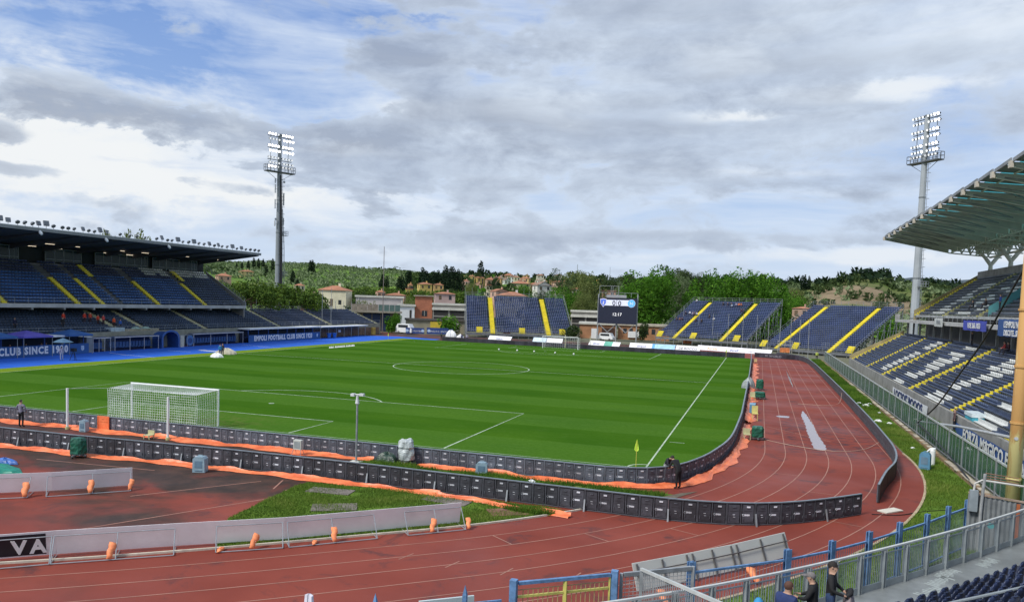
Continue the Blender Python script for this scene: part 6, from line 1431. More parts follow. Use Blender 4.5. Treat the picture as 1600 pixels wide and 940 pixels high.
textmesh('crest_letter', 'N', .95, EW, sb, (SW*.865, -.08, SZ+SH*.80-.33), (pi/2, 0, 0), .004, bold=.02)
for f in (-.015, .48, 1.01): MB().bar((SW*f, .55, 0), (SW*f, .55, SZ+SH+(.9 if f else 3.0)), .26).build('leg', GALV, sb)
for f in (0, .48): MB().bar((SW*(f+.02), .6, SZ-.2), (SW*(f+.25), .6, SZ-2.2), .16).bar((SW*(f+.46), .6, SZ-.2), (SW*(f+.25), .6, SZ-2.2), .16).build('brace', GALV, sb)
m = MB(); railing(m, [(0, .9, SZ+SH+.3), (SW*1.0, .9, SZ+SH+.3)], 1.0, 1.6, .05, 1); 
for f in (.0, .3, .35, .5): m.bar((SW*f, .9, SZ+SH+.3), (SW*f, .9, SZ+SH+3.0), .09)
m.bar((0, .9, SZ+SH+3), (SW*.5, .9, SZ+SH+3), .09); tag(m.build('top_frame', GALV, sb), kind='stuff'); MB().bb(SW*.2, SW*.72, .3, .4, SZ+SH+.05, SZ+SH+.75).build('white_box', mat('box_pale', (.32, .33, .35), .6), sb)
# ------------------------------------------------------------------ people
SKIN = mat('skin', (.42, .25, .17), .6, .08, 6); HAIRB = mat('hair_dark', (.022, .016, .012), .7)
def cloth(nm, c): return mat('cloth_'+nm, c, .8, .2, 6, bump=.15, bscale=20)
BASE = dict(pel=(0, 0, .94), wst=(0, 0, 1.10), chs=(0, 0, 1.32), nck=(0, -.01, 1.48), hed=(0, .02, 1.60), top=(0, .01, 1.70),
            shL=(-.19, 0, 1.42), elL=(-.24, -.01, 1.14), haL=(-.25, .05, .90), fiL=(-.25, .08, .80), shR=(.19, 0, 1.42), elR=(.24, -.01, 1.14), haR=(.25, .05, .90), fiR=(.25, .08, .80),
            hpL=(-.10, 0, .90), knL=(-.11, .02, .50), anL=(-.12, -.01, .09), toL=(-.13, .15, .03), hpR=(.10, 0, .90), knR=(.11, .02, .50), anR=(.12, -.01, .09), toR=(.13, .15, .03))
SIT = dict(pel=(0, 0, .50), wst=(0, .02, .66), chs=(0, .05, .88), nck=(0, .08, 1.04), hed=(0, .12, 1.15), top=(0, .12, 1.25), shL=(-.19, .05, .98), elL=(-.25, .12, .72), haL=(-.16, .34, .62), fiL=(-.12, .42, .60), shR=(.19, .05, .98), elR=(.25, .12, .72), haR=(.16, .34, .62), fiR=(.12, .42, .60),
           hpL=(-.10, .05, .47), knL=(-.13, .45, .50), anL=(-.13, .46, .08), toL=(-.13, .62, .03), hpR=(.10, .05, .47), knR=(.13, .45, .50), anR=(.13, .46, .08), toR=(.13, .62, .03))
RAD = dict(pel=(.155, .115), wst=(.14, .105), chs=(.165, .115), nck=(.06, .06), hed=(.088, .10), top=(.075, .08), sh=(.075, .07), el=(.048, .048), ha=(.034, .03), fi=(.036, .022), hp=(.095, .095), kn=(.062, .062), an=(.045, .048), to=(.042, .035))
BONES = [('pel', 'wst', 'b'), ('wst', 'chs', 'b'), ('chs', 'nck', 'b'), ('nck', 'hed', 's'), ('hed', 'top', 's')]+[x for S_ in 'LR' for x in (('chs', 'sh'+S_, 'b'), ('sh'+S_, 'el'+S_, 'b'), ('el'+S_, 'ha'+S_, 'f'), ('ha'+S_, 'fi'+S_, 's'), ('pel', 'hp'+S_, 't'), ('hp'+S_, 'kn'+S_, 't'), ('kn'+S_, 'an'+S_, 't'), ('an'+S_, 'to'+S_, 'o'))]
def body_mesh(pose, bulk_=1.0, sub=1, hands=False):
    names = list(pose.keys()); idx = {n: i for i, n in enumerate(names)}; V = [pose[n] for n in names]; E_ = [(idx[a], idx[b]) for a, b, _ in BONES]; R = []
    for n in names:
        k = n if n in RAD else n[:2]; r = RAD[k]; q = bulk_ if k in ('pel', 'wst', 'chs', 'sh', 'el', 'hp', 'kn') else 1.0; R.append((r[0]*q, r[1]*q))
    extra = []
    if hands:
        for S_ in 'LR':
            h = np.array(pose['ha'+S_]); f = np.array(pose['fi'+S_]); d = f-h; L = np.linalg.norm(d); d /= L; sd_ = np.cross(d, (0, .2, 1)); sd_ /= np.linalg.norm(sd_)
            for j, ln in enumerate((.07, .085, .08, .06)):
                a = f+sd_*(j-1.5)*.021; b = a+d*ln*.5; c = b+d*ln*.35+np.array([0, 0, -ln*.3]); base = len(V); V += [tuple(a), tuple(b), tuple(c)]; R += [(.0095, .0095), (.009, .009), (.008, .008)]; E_ += [(idx['fi'+S_], base), (base, base+1), (base+1, base+2)]
            a = h+sd_*.035*(1 if S_ == 'L' else -1)+d*.03; b = a+d*.035+sd_*.02*(1 if S_ == 'L' else -1); base = len(V); V += [tuple(a), tuple(b)]; R += [(.012, .012), (.010, .010)]; E_ += [(idx['ha'+S_], base), (base, base+1)]
    # nose
    n0 = np.array(pose['hed']); t0 = np.array(pose['top']); upv = (t0-n0)/np.linalg.norm(t0-n0); fw = pose.get('_f', None)
    me = bpy.data.meshes.new('body'); me.from_pydata([tuple(v) for v in V], E_, []); o = bpy.data.objects.new('body', me); C.objects.link(o)
    o.modifiers.new('s', 'SKIN'); sv = me.skin_vertices[0].data
    for i, r in enumerate(R): sv[i].radius = r
    sv[idx['pel']].use_root = True
    o.modifiers['s'].use_smooth_shade = True
    ss_ = o.modifiers.new('u', 'SUBSURF'); ss_.levels = sub; ss_.render_levels = sub
    dg = bpy.context.evaluated_depsgraph_get(); out = bpy.data.meshes.new_from_object(o.evaluated_get(dg)); bpy.data.objects.remove(o)
    # nearest bone -> clothing region
    P_ = np.array([p.center for p in out.polygons]); best = np.full(len(P_), 1e9); reg = np.zeros(len(P_), int); code = {'b': 0, 's': 1, 't': 2, 'o': 3, 'f': 4}
    segs = [(np.array(pose[a]), np.array(pose[b]), code[c]) for a, b, c in BONES]
    for a, b, c in segs:
        d = b-a; tt = np.clip(((P_-a)@d)/(d@d), 0, 1); dist = np.linalg.norm(P_-(a+tt[:, None]*d), axis=1)
        if c == 1: dist = dist*(1.0)
        m_ = dist < best; best[m_] = dist[m_]; reg[m_] = c
    return out, reg
BODC = {}
def person(label, loc, rz, pose='stand', top=(.02, .02, .03), legs=(.02, .03, .07), shoes=(.02, .02, .02), fore=None, hair=(.02, .015, .012), cap=None, over=None, s=1.0, detail=False, group=None, bulk_=1.0):
    P0 = dict(SIT if pose == 'sit' else BASE)
    if over: P0.update(over)
    key = (pose, str(over), bulk_, detail)
    if key not in BODC: BODC[key] = body_mesh(P0, bulk_, 2 if detail else 1, detail)
    src, reg = BODC[key]; me = src.copy(); me.name = 'body'; me.materials.clear()
    tm = cloth('%.2f%.2f%.2f' % top, top); lm = cloth('%.2f%.2f%.2f' % legs, legs); sm = cloth('%.2f%.2f%.2f' % shoes, shoes)
    for m in (tm, SKIN, lm, sm, SKIN if fore else tm): me.materials.append(m)
    me.polygons.foreach_set('material_index', reg.tolist()); me.update()
    t_ = thing('person', label, 'person', loc, rz, group); t_.scale = (s, s, s)
    link('body', me, t_)
    # hair or cap: a shell over the head
    h = np.array(P0['hed']); tp = np.array(P0['top']); d = tp-h; d = d/np.linalg.norm(d); ctr = h+d*.045
    V = np.array(IV if detail else I1V)*[.098, .112, .105]; keep = lambda v: v[2] > -.01 or v[1] < -.045
    vv = V+ctr+[0, -.012, .02]; F = [f for f in (IF if detail else I1F) if all(keep(V[i]) for i in f)]
    MB().add(vv, F).build('cap' if cap else 'hair', cloth('c%.2f%.2f%.2f' % (cap or hair), cap or hair), t_, smooth=True)
    if cap: MB().box(tuple(ctr+[0, .13, .02]), (.15, .12, .012), rx=-.15).build('cap_peak', cloth('c%.2f%.2f%.2f' % cap, cap), t_)
    if detail:
        c = ctr
        MB().add([(c[0]-.014, c[1]+.085, c[2]-.035), (c[0]+.014, c[1]+.085, c[2]-.035), (c[0], c[1]+.125, c[2]-.038), (c[0], c[1]+.088, c[2]+.012)], [(0, 1, 2), (0, 2, 3), (1, 3, 2)]).build('nose', SKIN, t_, smooth=True)
        for sx in (-1, 1):
            MB().add(np.array(I1V)*[.012, .006, .008]+c+[sx*.033, .088, .005], I1F).build('eye', cloth('eye', (.02, .015, .01)), t_)
            MB().box(tuple(c+[sx*.033, .092, .024]), (.036, .010, .008)).build('eyebrow', HAIRB, t_)
            MB().add(np.array(I1V)*[.010, .022, .032]+c+[sx*.092, -.005, -.01], I1F).build('ear', SKIN, t_)
        MB().box(tuple(c+[0, .088, -.062]), (.045, .012, .010)).build('mouth', mat('lips', (.30, .11, .09), .6), t_)
    return t_
# near group on the walkway
pa = U(1301, 880, 3.12); pf = (pa[0], pa[1], WZ)
beard = person('bearded man in a black sweater and jeans holding a grey coat by the railing', pf, -1.75, top=(.010, .010, .011), legs=(.045, .085, .19), detail=True, s=1.04, bulk_=1.08,
    over=dict(elL=(-.30, .06, 1.16), haL=(-.20, .26, 1.06), fiL=(-.13, .32, 1.04), elR=(.30, .05, 1.17), haR=(.24, .28, 1.10), fiR=(.18, .35, 1.07)))
bc = MB(); V = np.array(IV)*[.082, .075, .065]+np.array([0, .045, 1.585]); bc.add(V, [f for f in IF if all(V[i][2] < 1.60 and V[i][1] > .03 for i in f)]).build('beard', HAIRB, beard, smooth=True)
# coat he holds
r = np.random.default_rng(3); V = []; F = []; K, N_ = 10, 14
for k in range(K):
    u = k/(K-1); z = 1.16-.72*u; w = .10+.13*sin(min(1, u*2.2)*pi/2); 
    for j in range(N_):
        a = 2*pi*j/N_; q = w*(1+.18*sin(3*a+u*5)+.08*sin(6*a)); V.append((q*cos(a)+.03*sin(u*5), .40+q*sin(a)*.55, z+r.uniform(-.01, .01)))
for k in range(K-1):
    for j in range(N_): F.append((k*N_+j, k*N_+(j+1) % N_, (k+1)*N_+(j+1) % N_, (k+1)*N_+j))
co = MB().add(V, F+[tuple(range(N_)), tuple((K-1)*N_+j for j in range(N_))[::-1]]).build('coat', cloth('greycoat', (.22, .19, .195)), smooth=True, loc=(pf[0], pf[1], WZ), rz=-1.75); tag(co, 'grey coat with a black collar held by the bearded man', 'coat')
MB().tube([(-.18, .34, 1.12), (-.05, .42, 1.20), (.10, .42, 1.17), (.22, .34, 1.10)], [.05, .07, .07, .04], 8).build('collar', cloth('blackcoat', (.012, .012, .013)), co, smooth=True)
pb_ = U(1272, 898, 2.98)
person('person in a black padded jacket and a grey cap beside the bearded man', (pb_[0], pb_[1], WZ), 1.35, top=(.011, .011, .013), legs=(.02, .02, .03), cap=(.16, .145, .14), detail=True, s=.97, bulk_=1.22,
    over=dict(hed=(0, .07, 1.585), top=(0, .08, 1.68), nck=(0, .02, 1.47), elL=(-.27, .10, 1.16), haL=(-.12, .30, 1.10), fiL=(-.08, .38, 1.12), elR=(.27, .10, 1.16), haR=(.12, .30, 1.12), fiR=(.08, .38, 1.14)))
pc_ = U(1228, 916, 2.66)
person('person in a navy blue jacket crouching behind the grey railing', (pc_[0], pc_[1], WZ), -.6, 'sit', top=(.018, .035, .12), legs=(.02, .02, .03), hair=(.09, .04, .025), s=1.08, bulk_=1.2, detail=True)
pd_ = U(1184, 946, 2.0); bp = MB().tube([(0, 0, -.2), (0, 0, 0), (.02, 0, .12), (0, 0, .2)], [.10, .13, .11, .05], 10).build('backpack', cloth('sky', (.04, .26, .50)), loc=tuple(pd_), smooth=True); tag(bp, 'bright blue bag beside the grey railing at the bottom edge', 'bag')
sh = U(483, 929, 2.3); sf = thing('draped_cloth', 'white and violet cloth draped over a post at the bottom left of centre', 'cloth', (sh[0], sh[1], 0), -.2)
MB().tube([(0, 0, 0), (0, 0, 2.28)], .03, 8).build('post', GALV, sf)
for s_ in (-1, 1): MB().add([(s_*.012, -.035, 2.33), (s_*.10, -.03, 2.30), (s_*.15, -.06, 1.5), (s_*.03, -.08, 1.45), (s_*.012, .035, 2.33), (s_*.10, .03, 2.30), (s_*.15, .06, 1.5), (s_*.03, .08, 1.45)], [(0, 1, 2, 3), (7, 6, 5, 4), (0, 4, 5, 1), (1, 5, 6, 2), (3, 7, 4, 0)]).build('cloth_half', cloth('white', (.72, .70, .78)), sf)
# pitch-side people
person('steward in dark clothes and a grey bib between the boards, left of the goal', (-6.5, -6.15, .01), .2, top=(.20, .19, .25), legs=(.008, .008, .012), s=1.0, over=dict(elL=(-.30, .0, 1.2), haL=(-.26, .12, 1.0), fiL=(-.24, .18, .92), elR=(.30, 0, 1.2), haR=(.26, .12, 1.0), fiR=(.24, .18, .92)))
LEAN = dict(wst=(0, .06, 1.10), chs=(0, .22, 1.26), nck=(0, .36, 1.36), hed=(0, .46, 1.42), top=(0, .52, 1.50), shL=(-.19, .27, 1.33), shR=(.19, .27, 1.33), elL=(-.24, .38, 1.08), haL=(-.14, .50, .98), fiL=(-.10, .57, .94), elR=(.24, .38, 1.08), haR=(.14, .50, .98), fiR=(.10, .57, .94))
person('man in black leaning over the board corner from the track', (34.6, -4.1, .02), .9, top=(.010, .010, .012), legs=(.008, .008, .010), over=LEAN, detail=True, s=1.0, bulk_=1.12)
person('person in black jacket and white trousers bending on the pitch side of the boards', (33.85, -2.9, .02), -2.3, top=(.020, .024, .030), legs=(.45, .45, .45), over=LEAN, s=.94, bulk_=1.1)
person('person standing with a parasol on the blue carpet before the left press box', (-43.4, 29.3, .015), 1.2, top=(.5, .45, .5), legs=(.45, .46, .50), s=1.0)
um = thing('parasol', 'grey parasol held over the person on the blue carpet', 'parasol', (-43.4, 29.5, .015)); MB().tube([(0, 0, 2.75), (0, 0, 2.55), (0, 0, 2.25)], [.02, .55, 1.15], 8, False).build('canopy', mat('parasol_grey', (.07, .15, .24), .6), um); MB().tube([(0, 0, .0), (0, 0, 2.8)], .02, 6).build('shaft', GALV, um)
pt2 = thing('camera_tripod', 'small dark equipment on a tripod beside the parasol', 'tripod', (-42.7, 30.4, .015))
for a in (0, 2.1, 4.2): MB().tube([(.05*cos(a), .05*sin(a), 1.1), (.45*cos(a), .45*sin(a), 0)], .03, 5).build('leg', mat('rubber', (.02, .02, .02)), pt2)
MB().bb(-.3, .3, -.2, .2, 1.1, 1.5).build('head', mat('rubber', (.02, .02, .02)), pt2)
person('person in a light blue top on the blue carpet near the far dugout', (-34.2, 46.9, .015), 1.0, top=(.03, .25, .55), legs=(.02, .05, .20), s=1.0)
person('person in brown beside the light blue one on the blue carpet', (-35.0, 48.4, .015), -1.8, top=(.10, .06, .05), legs=(.02, .02, .03), s=1.0)
heap('ball_bag', 'white bags lying on the carpet edge before the two people', 'bag', -33.6, 45.4, WHITE, .95, .6, .55, 41)
heap('covered_trolley', 'pale tan covered trolley on the carpet beside the two people', 'trolley', -36.4, 51.0, mat('trolley_tan', (.45, .42, .32), .7), 1.7, .7, .8, 42)
person('person in grey standing at the boards beyond the far goal area', (-23.3, 114.3, .01), .3, top=(.42, .38, .48), legs=(.03, .03, .06), s=1.0)
person('second person in dark clothes beside the far boards', (-24.6, 114.5, .01), -.3, top=(.05, .05, .14), legs=(.02, .02, .04), s=1.0)
person('person in dark green beside the far boards, left of the pair', (-30.6, 117.0, .01), 0, top=(.015, .03, .02), legs=(.02, .02, .02), s=.9)
person('person in a yellow-green vest at the far end of the green fence', (48.6, 112, .02), 0, top=(.45, .55, .1), legs=(.02, .02, .02), s=1.0)
# seated spectators on the middle temporary stand (stand frame: x along the front, rows uphill)
def seatpos(c, th, Wd, D, H, z0, n, fx, row):
    th = radians(th); u = np.array([cos(th), sin(th)]); v = np.array([-u[1], u[0]]); o = np.array(c)-u*Wd/2; p = o+u*fx*Wd+v*(row+.45)*D/n; return (p[0], p[1], z0+row*H/n-.02), th+pi
MS = ((24.3, 147.5), -25.4, 24.9, 17.6, 9.2, 1.6, 24)
import itertools
SPEC = [((.085, 14), (.01, .012, .03), 'dark blue'), ((.125, 14.4), (.75, .75, .78), 'bright white'), ((.165, 14), (.35, .33, .42), 'grey violet'), ((.215-.03, 14), (.10, .06, .10), 'plum'), ((.235-.02, 14), (.55, .55, .62), 'pale grey'), ((.05, 10), (.04, .02, .03), 'maroon'), ((.085, 10), (.20, .07, .05), 'brick red'), ((.115, 10), (.05, .02, .025), 'dark brown'),
        ((.055, 23), (.6, .6, .62), 'white'), ((.40, 21), (.01, .012, .03), 'black'), ((.45, 21), (.03, .02, .04), 'charcoal'), ((.49, 21), (.01, .012, .03), 'inky blue'), ((.51, 20.2), (.35, .42, .52), 'pale blue'), ((.545, 21), (.35, .36, .5), 'lavender'), ((.575, 21), (.75, .20, .05), 'orange'), ((.60, 21), (.45, .15, .08), 'rust'),
        ((.385, 12.6), (.015, .015, .02), 'black, right of the first yellow stair'), ((.46, 11), (.6, .6, .6), 'white, alone low in the centre'), ((.285, 9.6), (.02, .015, .02), 'dark, low beside the first stair'), ((.35, 9.4), (.03, .025, .02), 'dark olive, low in the centre'), ((.665, 17), (.05, .01, .03), 'wine red, beside the second stair'), ((.69, 17), (.02, .015, .02), 'black, beside the second stair')]
for (fx, row), colr, nm in SPEC:
    lo, an = seatpos(*MS, fx, row); person('seated spectator in %s on the middle navy temporary stand' % nm, lo, an, 'sit', top=colr, legs=(.03, .03, .06), group='spectators on the middle temporary stand')
# left stand stewards in red bibs
for px, py, X_, colr, lab in ((99, 485, -56.3, (.62, .05, .02), 'steward in a red bib high in the lower left stand, above the dark figure'), (132, 484.5, -56.5, (.62, .05, .02), 'steward in a red bib, left of a pair in the lower left stand'), (141, 485, -56.5, (.55, .07, .03), 'steward in a red bib, right of a pair in the lower left stand'), (153, 489.5, -56, (.62, .05, .02), 'steward in a red bib at the top of the cream stairs'), (161.5, 494.5, -55.5, (.55, .07, .06), 'steward in a red bib partway down the cream stairs'), (178, 501, -54.6, (.70, .09, .02), 'steward in an orange-red bib low on the cream stairs'), (188, 506, -54.2, (.03, .10, .35), 'person in blue below the orange-red steward'), (98, 500, -55, (.008, .008, .012), 'dark figure standing among the lower left seats'), (23, 501, -55, (.01, .015, .05), 'person in navy standing at the left edge of the lower left stand')):
    p = A(px, py, X=X_); k = int(max(0, min(9, (-53-X_)/.8))); person(lab, (X_, p[1], zl+k*rl), -pi/2, top=colr, legs=(.05, .02, .02) if colr[0] > .3 else (.01, .01, .02), group='people in the lower left stand')
# right stand spectators
for X_, y_, z_, colr, po, lab in ((60.7, 54.5, 5.72, (.02, .02, .025), 'stand', 'person in dark clothes standing at the top of the lower right tier'), (60.4, 41.0, 5.6, (.22, .02, .02), 'sit', 'person in a red jacket seated at the top of the lower right tier'), (60.4, 39.8, 5.6, (.06, .02, .03), 'sit', 'person in dark red seated beside the red jacket'), (52.6, 23.2, .3, (.10, .06, .06), 'stand', 'person at the front wall of the right grandstand next to the turquoise box'),
      (63.4, 55.3, 10.0, (.02, .05, .25), 'stand', 'person in blue at the front of the upper right tier'), (63.6, 61.5, 10.1, (.03, .02, .02), 'sit', 'dark figure seated low in the upper right tier, right of the white seats'), (63.3, 66.0, 9.9, (.02, .02, .03), 'sit', 'dark figure seated alone in the upper right tier'), (66.8, 56.6, 12.4, (.05, .02, .03), 'sit', 'person in dark red seated high in the upper right tier'), (67.2, 57.4, 12.6, (.02, .02, .02), 'sit', 'person in black seated high in the upper right tier'), (66.5, 50.3, 12.2, (.06, .02, .02), 'sit', 'figure in maroon near the teal partition'), (66.5, 49.4, 12.2, (.02, .02, .03), 'sit', 'figure in black near the teal partition'), (66.6, 48.4, 12.2, (.05, .015, .02), 'sit', 'figure in wine red near the teal partition')):
    person(lab, (X_, y_, z_), pi/2, po, top=colr, legs=(.02, .02, .03), group='people in the right grandstand')
# press box and dugout figures
for i, y in enumerate((24.5, 26.2, 27.1, 29.0, 31.2, 33.4, 34.1, 36.6)):
    person('person sitting inside the left press box, wearing %s' % ['grey', 'pale brown', 'white', 'dark red', 'black', 'pale pink', 'charcoal', 'yellow-green'][i], (-51.6, y, .35), -pi/2, 'sit', top=[(.2, .2, .2), (.35, .25, .18), (.6, .6, .6), (.3, .05, .05), (.02, .02, .02), (.5, .35, .33), (.05, .05, .05), (.45, .55, .08)][i], legs=(.02, .02, .03), group='people in the left press box')
# ------------------------------------------------------------------ vegetation
def leafmat(name, c1, c2, c3, trans=0.25):
    m = bpy.data.materials.new(name); m.use_nodes = True; t = NT(m.node_tree); b = t.n['Principled BSDF']
    a = t.new('ShaderNodeAttribute'); a.attribute_name = 'rnd'; v = a.outputs['Fac']
    c = t.mix(t.mr(v, 0, .5), c1, c2); c = t.mix(t.mr(v, .6, 1.0), c, c3)
    t.put(b.inputs['Base Color'], c); b.inputs['Roughness'].default_value = .7; b.inputs['Specular IOR Level'].default_value = .15
    tr = t.new('ShaderNodeBsdfTranslucent'); t.put(tr.inputs[0], c); mx = t.new('ShaderNodeMixShader'); mx.inputs[0].default_value = trans
    o = [n for n in t.n if n.type == 'OUTPUT_MATERIAL'][0]; t.l.new(b.outputs[0], mx.inputs[1]); t.l.new(tr.outputs[0], mx.inputs[2]); t.l.new(mx.outputs[0], o.inputs[0]); return m
LB = leafmat('leaf_fresh', (.032, .095, .008), (.078, .205, .016), (.165, .34, .030), .36)
LM = leafmat('leaf_mid', (.026, .050, .016), (.055, .090, .028), (.11, .145, .045))
LD = leafmat('leaf_cypress', (.008, .020, .010), (.016, .036, .016), (.030, .055, .020), .1)
LP = leafmat('leaf_pine', (.032, .066, .010), (.080, .14, .018), (.16, .235, .028), .15)
LO = leafmat('leaf_olive', (.10, .14, .06), (.16, .215, .10), (.22, .27, .14), .2)
LY = leafmat('leaf_young', (.10, .13, .035), (.17, .21, .06), (.24, .27, .10), .3)
BARK = mat('bark', (.085, .060, .042), .9, .3, 4, bump=.4, bscale=12)
def leaves(clumps, n, size, r, up=0.0, shell=.55):
    """clumps (k,6): centre + radii -> V,F,rnd"""
    cl = np.array(clumps, float); vol = (cl[:, 3]*cl[:, 4]*cl[:, 5])**(2/3); k = r.choice(len(cl), n, p=vol/vol.sum()); d = r.normal(size=(n, 3)); d /= np.linalg.norm(d, axis=1)[:, None]
    q = (shell+(1-shell)*r.random(n)**.6)[:, None]; P_ = cl[k, :3]+d*q*cl[k, 3:]
    u = r.normal(size=(n, 3)); u += [0, 0, up]; u /= np.linalg.norm(u, axis=1)[:, None]; w = np.cross(u, r.normal(size=(n, 3))); w /= np.linalg.norm(w, axis=1)[:, None]
    s = size*(.6+.8*r.random(n))[:, None]; a = u*s*(1+up*.4); b = w*s*.55
    V = np.stack([P_-a, P_+b*.9, P_+a, P_-b*.9], 1).reshape(-1, 3); F = np.arange(4*n).reshape(-1, 4)
    tone = np.clip(.45+.35*d[:, 2]*0+r.normal(0, .22, n)+(r.random(len(cl))[k]-.5)*.5, 0, 1); return V, F, tone
def limbs(h, r0, tips, r):
    m = MB(); m.tube([(0, 0, -.4), (.1*r0, 0, h*.5), (.2*r0, .1*r0, h)], [r0*1.25, r0*.8, r0*.6], 8)
    for tp in tips:
        tp = np.array(tp); a = np.array([.2*r0, .1*r0, h*(.75+.25*r.random())]); mid = (a+tp)/2+[0, 0, -.08*np.linalg.norm(tp-a)]; m.tube([a, mid, tp], [r0*.45, r0*.3, r0*.10], 5)
    return m
TREEC = {}
def crown_of(kind, seed):
    r = np.random.default_rng(seed+100); c = []
    if kind == 'round':
        for i in range(26): a = r.uniform(0, 2*pi); z = r.uniform(.22, .88); q = .36*sqrt(max(.05, 1-((z-.52)/.50)**2))*r.uniform(.35, 1); s = r.uniform(.10, .19); c.append((q*cos(a), q*sin(a), z, s, s, s*1.15))
        c.append((0, 0, .5, .28, .28, .36)); n, size, up = 9000, .0150, .6
    elif kind == 'shoots':
        for i in range(34): a = r.uniform(0, 2*pi); q = .36*sqrt(r.random()); top = .98-.55*(q/.36)**2*.5-r.uniform(0, .12); s = r.uniform(.045, .075); c.append((q*cos(a), q*sin(a), top-.2, s, s, .22)); c.append((q*cos(a)*1.05, q*sin(a)*1.05, top-.5, s*1.6, s*1.6, .26))
        n, size, up = 11000, .0135, 1.0
    elif kind == 'pine':
        for i in range(24): a = r.uniform(0, 2*pi); q = .60*sqrt(r.random()); s = r.uniform(.13, .2); c.append((q*cos(a), q*sin(a), .76-.20*(q/.6)**2+r.uniform(-.07, .07), s, s, s*.75))
        n, size, up = 4200, .022, .2
    elif kind == 'cypress':
        for i in range(9): z = .06+.1*i; w = .105*sin(min(1, (1.02-z)*1.6)*pi/2)*(1 if z > .1 else .7); c.append((r.uniform(-.015, .015), r.uniform(-.015, .015), z, w, w, .10))
        n, size, up = 900, .022, 1.5
    elif kind == 'conifer':
        for i in range(10): z = .10+.088*i; w = .26*(1.02-z)**.9+.02; c.append((0, 0, z, w, w, .06))
        n, size, up = 1400, .026, .2
    elif kind == 'sparse':
        for i in range(18): a = r.uniform(0, 2*pi); z = r.uniform(.35, .92); q = .24*r.random()**.5; s = r.uniform(.05, .10); c.append((q*cos(a), q*sin(a), z, s, s, s*1.6))
        n, size, up = 1300, .016, .8
    else:
        for i in range(9): a = r.uniform(0, 2*pi); q = r.uniform(0, .3); s = r.uniform(.2, .32); c.append((q*cos(a), q*sin(a), r.uniform(.25, .7), s, s, s*.9))
        n, size, up = 900, .05, .3
    return (c,)+leaves(c, n, size, r, up)
def tree(kind, label, x, y, z, h, m, seed=0, wf=1.0, cat='tree', group=None, name=None, ntri=None):
    key = (kind, seed, m.name)
    if key not in TREEC:
        c, V, F, rn = crown_of(kind, seed); o = bulk('crown', V, F, m, rnd=rn); me = o.data; bpy.data.objects.remove(o)
        r = np.random.default_rng(seed); th = {'pine': .62, 'cypress': .12, 'conifer': .3, 'bush': .2}.get(kind, .34); tips = [] if kind == 'cypress' else [tuple(np.array(q[:3])*[.9, .9, .97]) for q in c[:7 if kind != 'sparse' else 16]]
        tm = limbs(th, .022 if kind != 'sparse' else .012, tips, r).build('trunk', BARK); tme = tm.data; bpy.data.objects.remove(tm); TREEC[key] = (me, tme)
    t_ = thing(name or {'pine': 'umbrella_pine', 'cypress': 'cypress', 'conifer': 'conifer', 'bush': 'bush'}.get(kind, 'broadleaf_tree'), label, cat, (x, y, z), rng.uniform(0, 6), group); t_.scale = (h*wf, h*wf, h)
    link('crown', TREEC[key][0], t_); link('trunk', TREEC[key][1], t_); return t_
def place(px, py_top, D, kind, m, label, seed=0, wf=1.0, group=None, zbase=None, cat='tree'):
    p = A(px, py_top, D=D); zb = float(terrain(p[0], p[1])) if zbase is None else zbase; h = max(2.0, p[2]-zb); return tree(kind, label, p[0], p[1], zb-.2, h, m, seed, wf, cat, group)
place(1022, 419, 228, 'round', LB, 'large round bright green tree between the scoreboard and the middle stand', 1, 1.22)
place(1000, 446, 233, 'round', LB, 'leafy shoulder tree at the left side of the large round green tree', 2, 1.1)
place(1118, 414, 236, 'shoots', LB, 'left of the three big fresh green trees behind the middle stand', 3, 1.05)
place(1160, 406, 240, 'shoots', LB, 'middle and tallest of the three big green trees behind the middle stand', 4, 1.05)
place(1196, 415, 238, 'shoots', LB, 'right of the three big green trees behind the middle stand', 5, 1.05)
place(884, 446, 236, 'round', LB, 'green tree just right of the steep temporary stand', 6, .95); place(908, 456, 232, 'round', LY, 'yellow-green tree left of the scoreboard', 7, .9); place(893, 452, 250, 'shoots', LB, 'bushy green tree behind the one beside the steep stand', 8, .9)
place(920, 418, 300, 'shoots', LY, 'tall light green tree on the slope left of the scoreboard top', 9, .9); place(936, 430, 310, 'conifer', LD, 'dark conifer beside the light green tree left of the scoreboard', 1, .9); place(897, 420, 330, 'sparse', LM, 'slender tree on the slope by the lattice mast', 2, 1.6)
for i, (px, py, D, w) in enumerate(((362, 424, 185, .85), (394, 425, 172, .95), (424, 429, 178, .8), (458, 434, 186, .9), (343, 430, 198, .8), (480, 446, 205, .7))):
    place(px, py, D, 'pine', LP, ['umbrella pine beside the left grandstand end', 'big umbrella pine left of the left floodlight mast', 'umbrella pine right behind the left floodlight mast', 'umbrella pine right of the left floodlight mast', 'umbrella pine partly hidden by the left grandstand', 'smaller umbrella pine left of the cream house'][i], i % 3, w, 'umbrella pines behind the left grandstand')
for i, (px, py, D, w) in enumerate(((545, 440, 330, 1.2), (568, 443, 320, 1.3), (592, 441, 340, 1.3), (612, 446, 330, 1.1), (655, 447, 300, 1.1), (676, 445, 290, 1.2), (700, 446, 285, 1.2), (720, 447, 280, 1.2), (745, 455, 300, .9))):
    place(px, py, D, 'pine', LP, 'dark flat-topped umbrella pine in the grove '+('behind the long white hall' if px < 640 else 'above the brick tower'), i % 3, w, 'dark pines behind the hall' if px < 640 else 'dark pines above the brick tower')
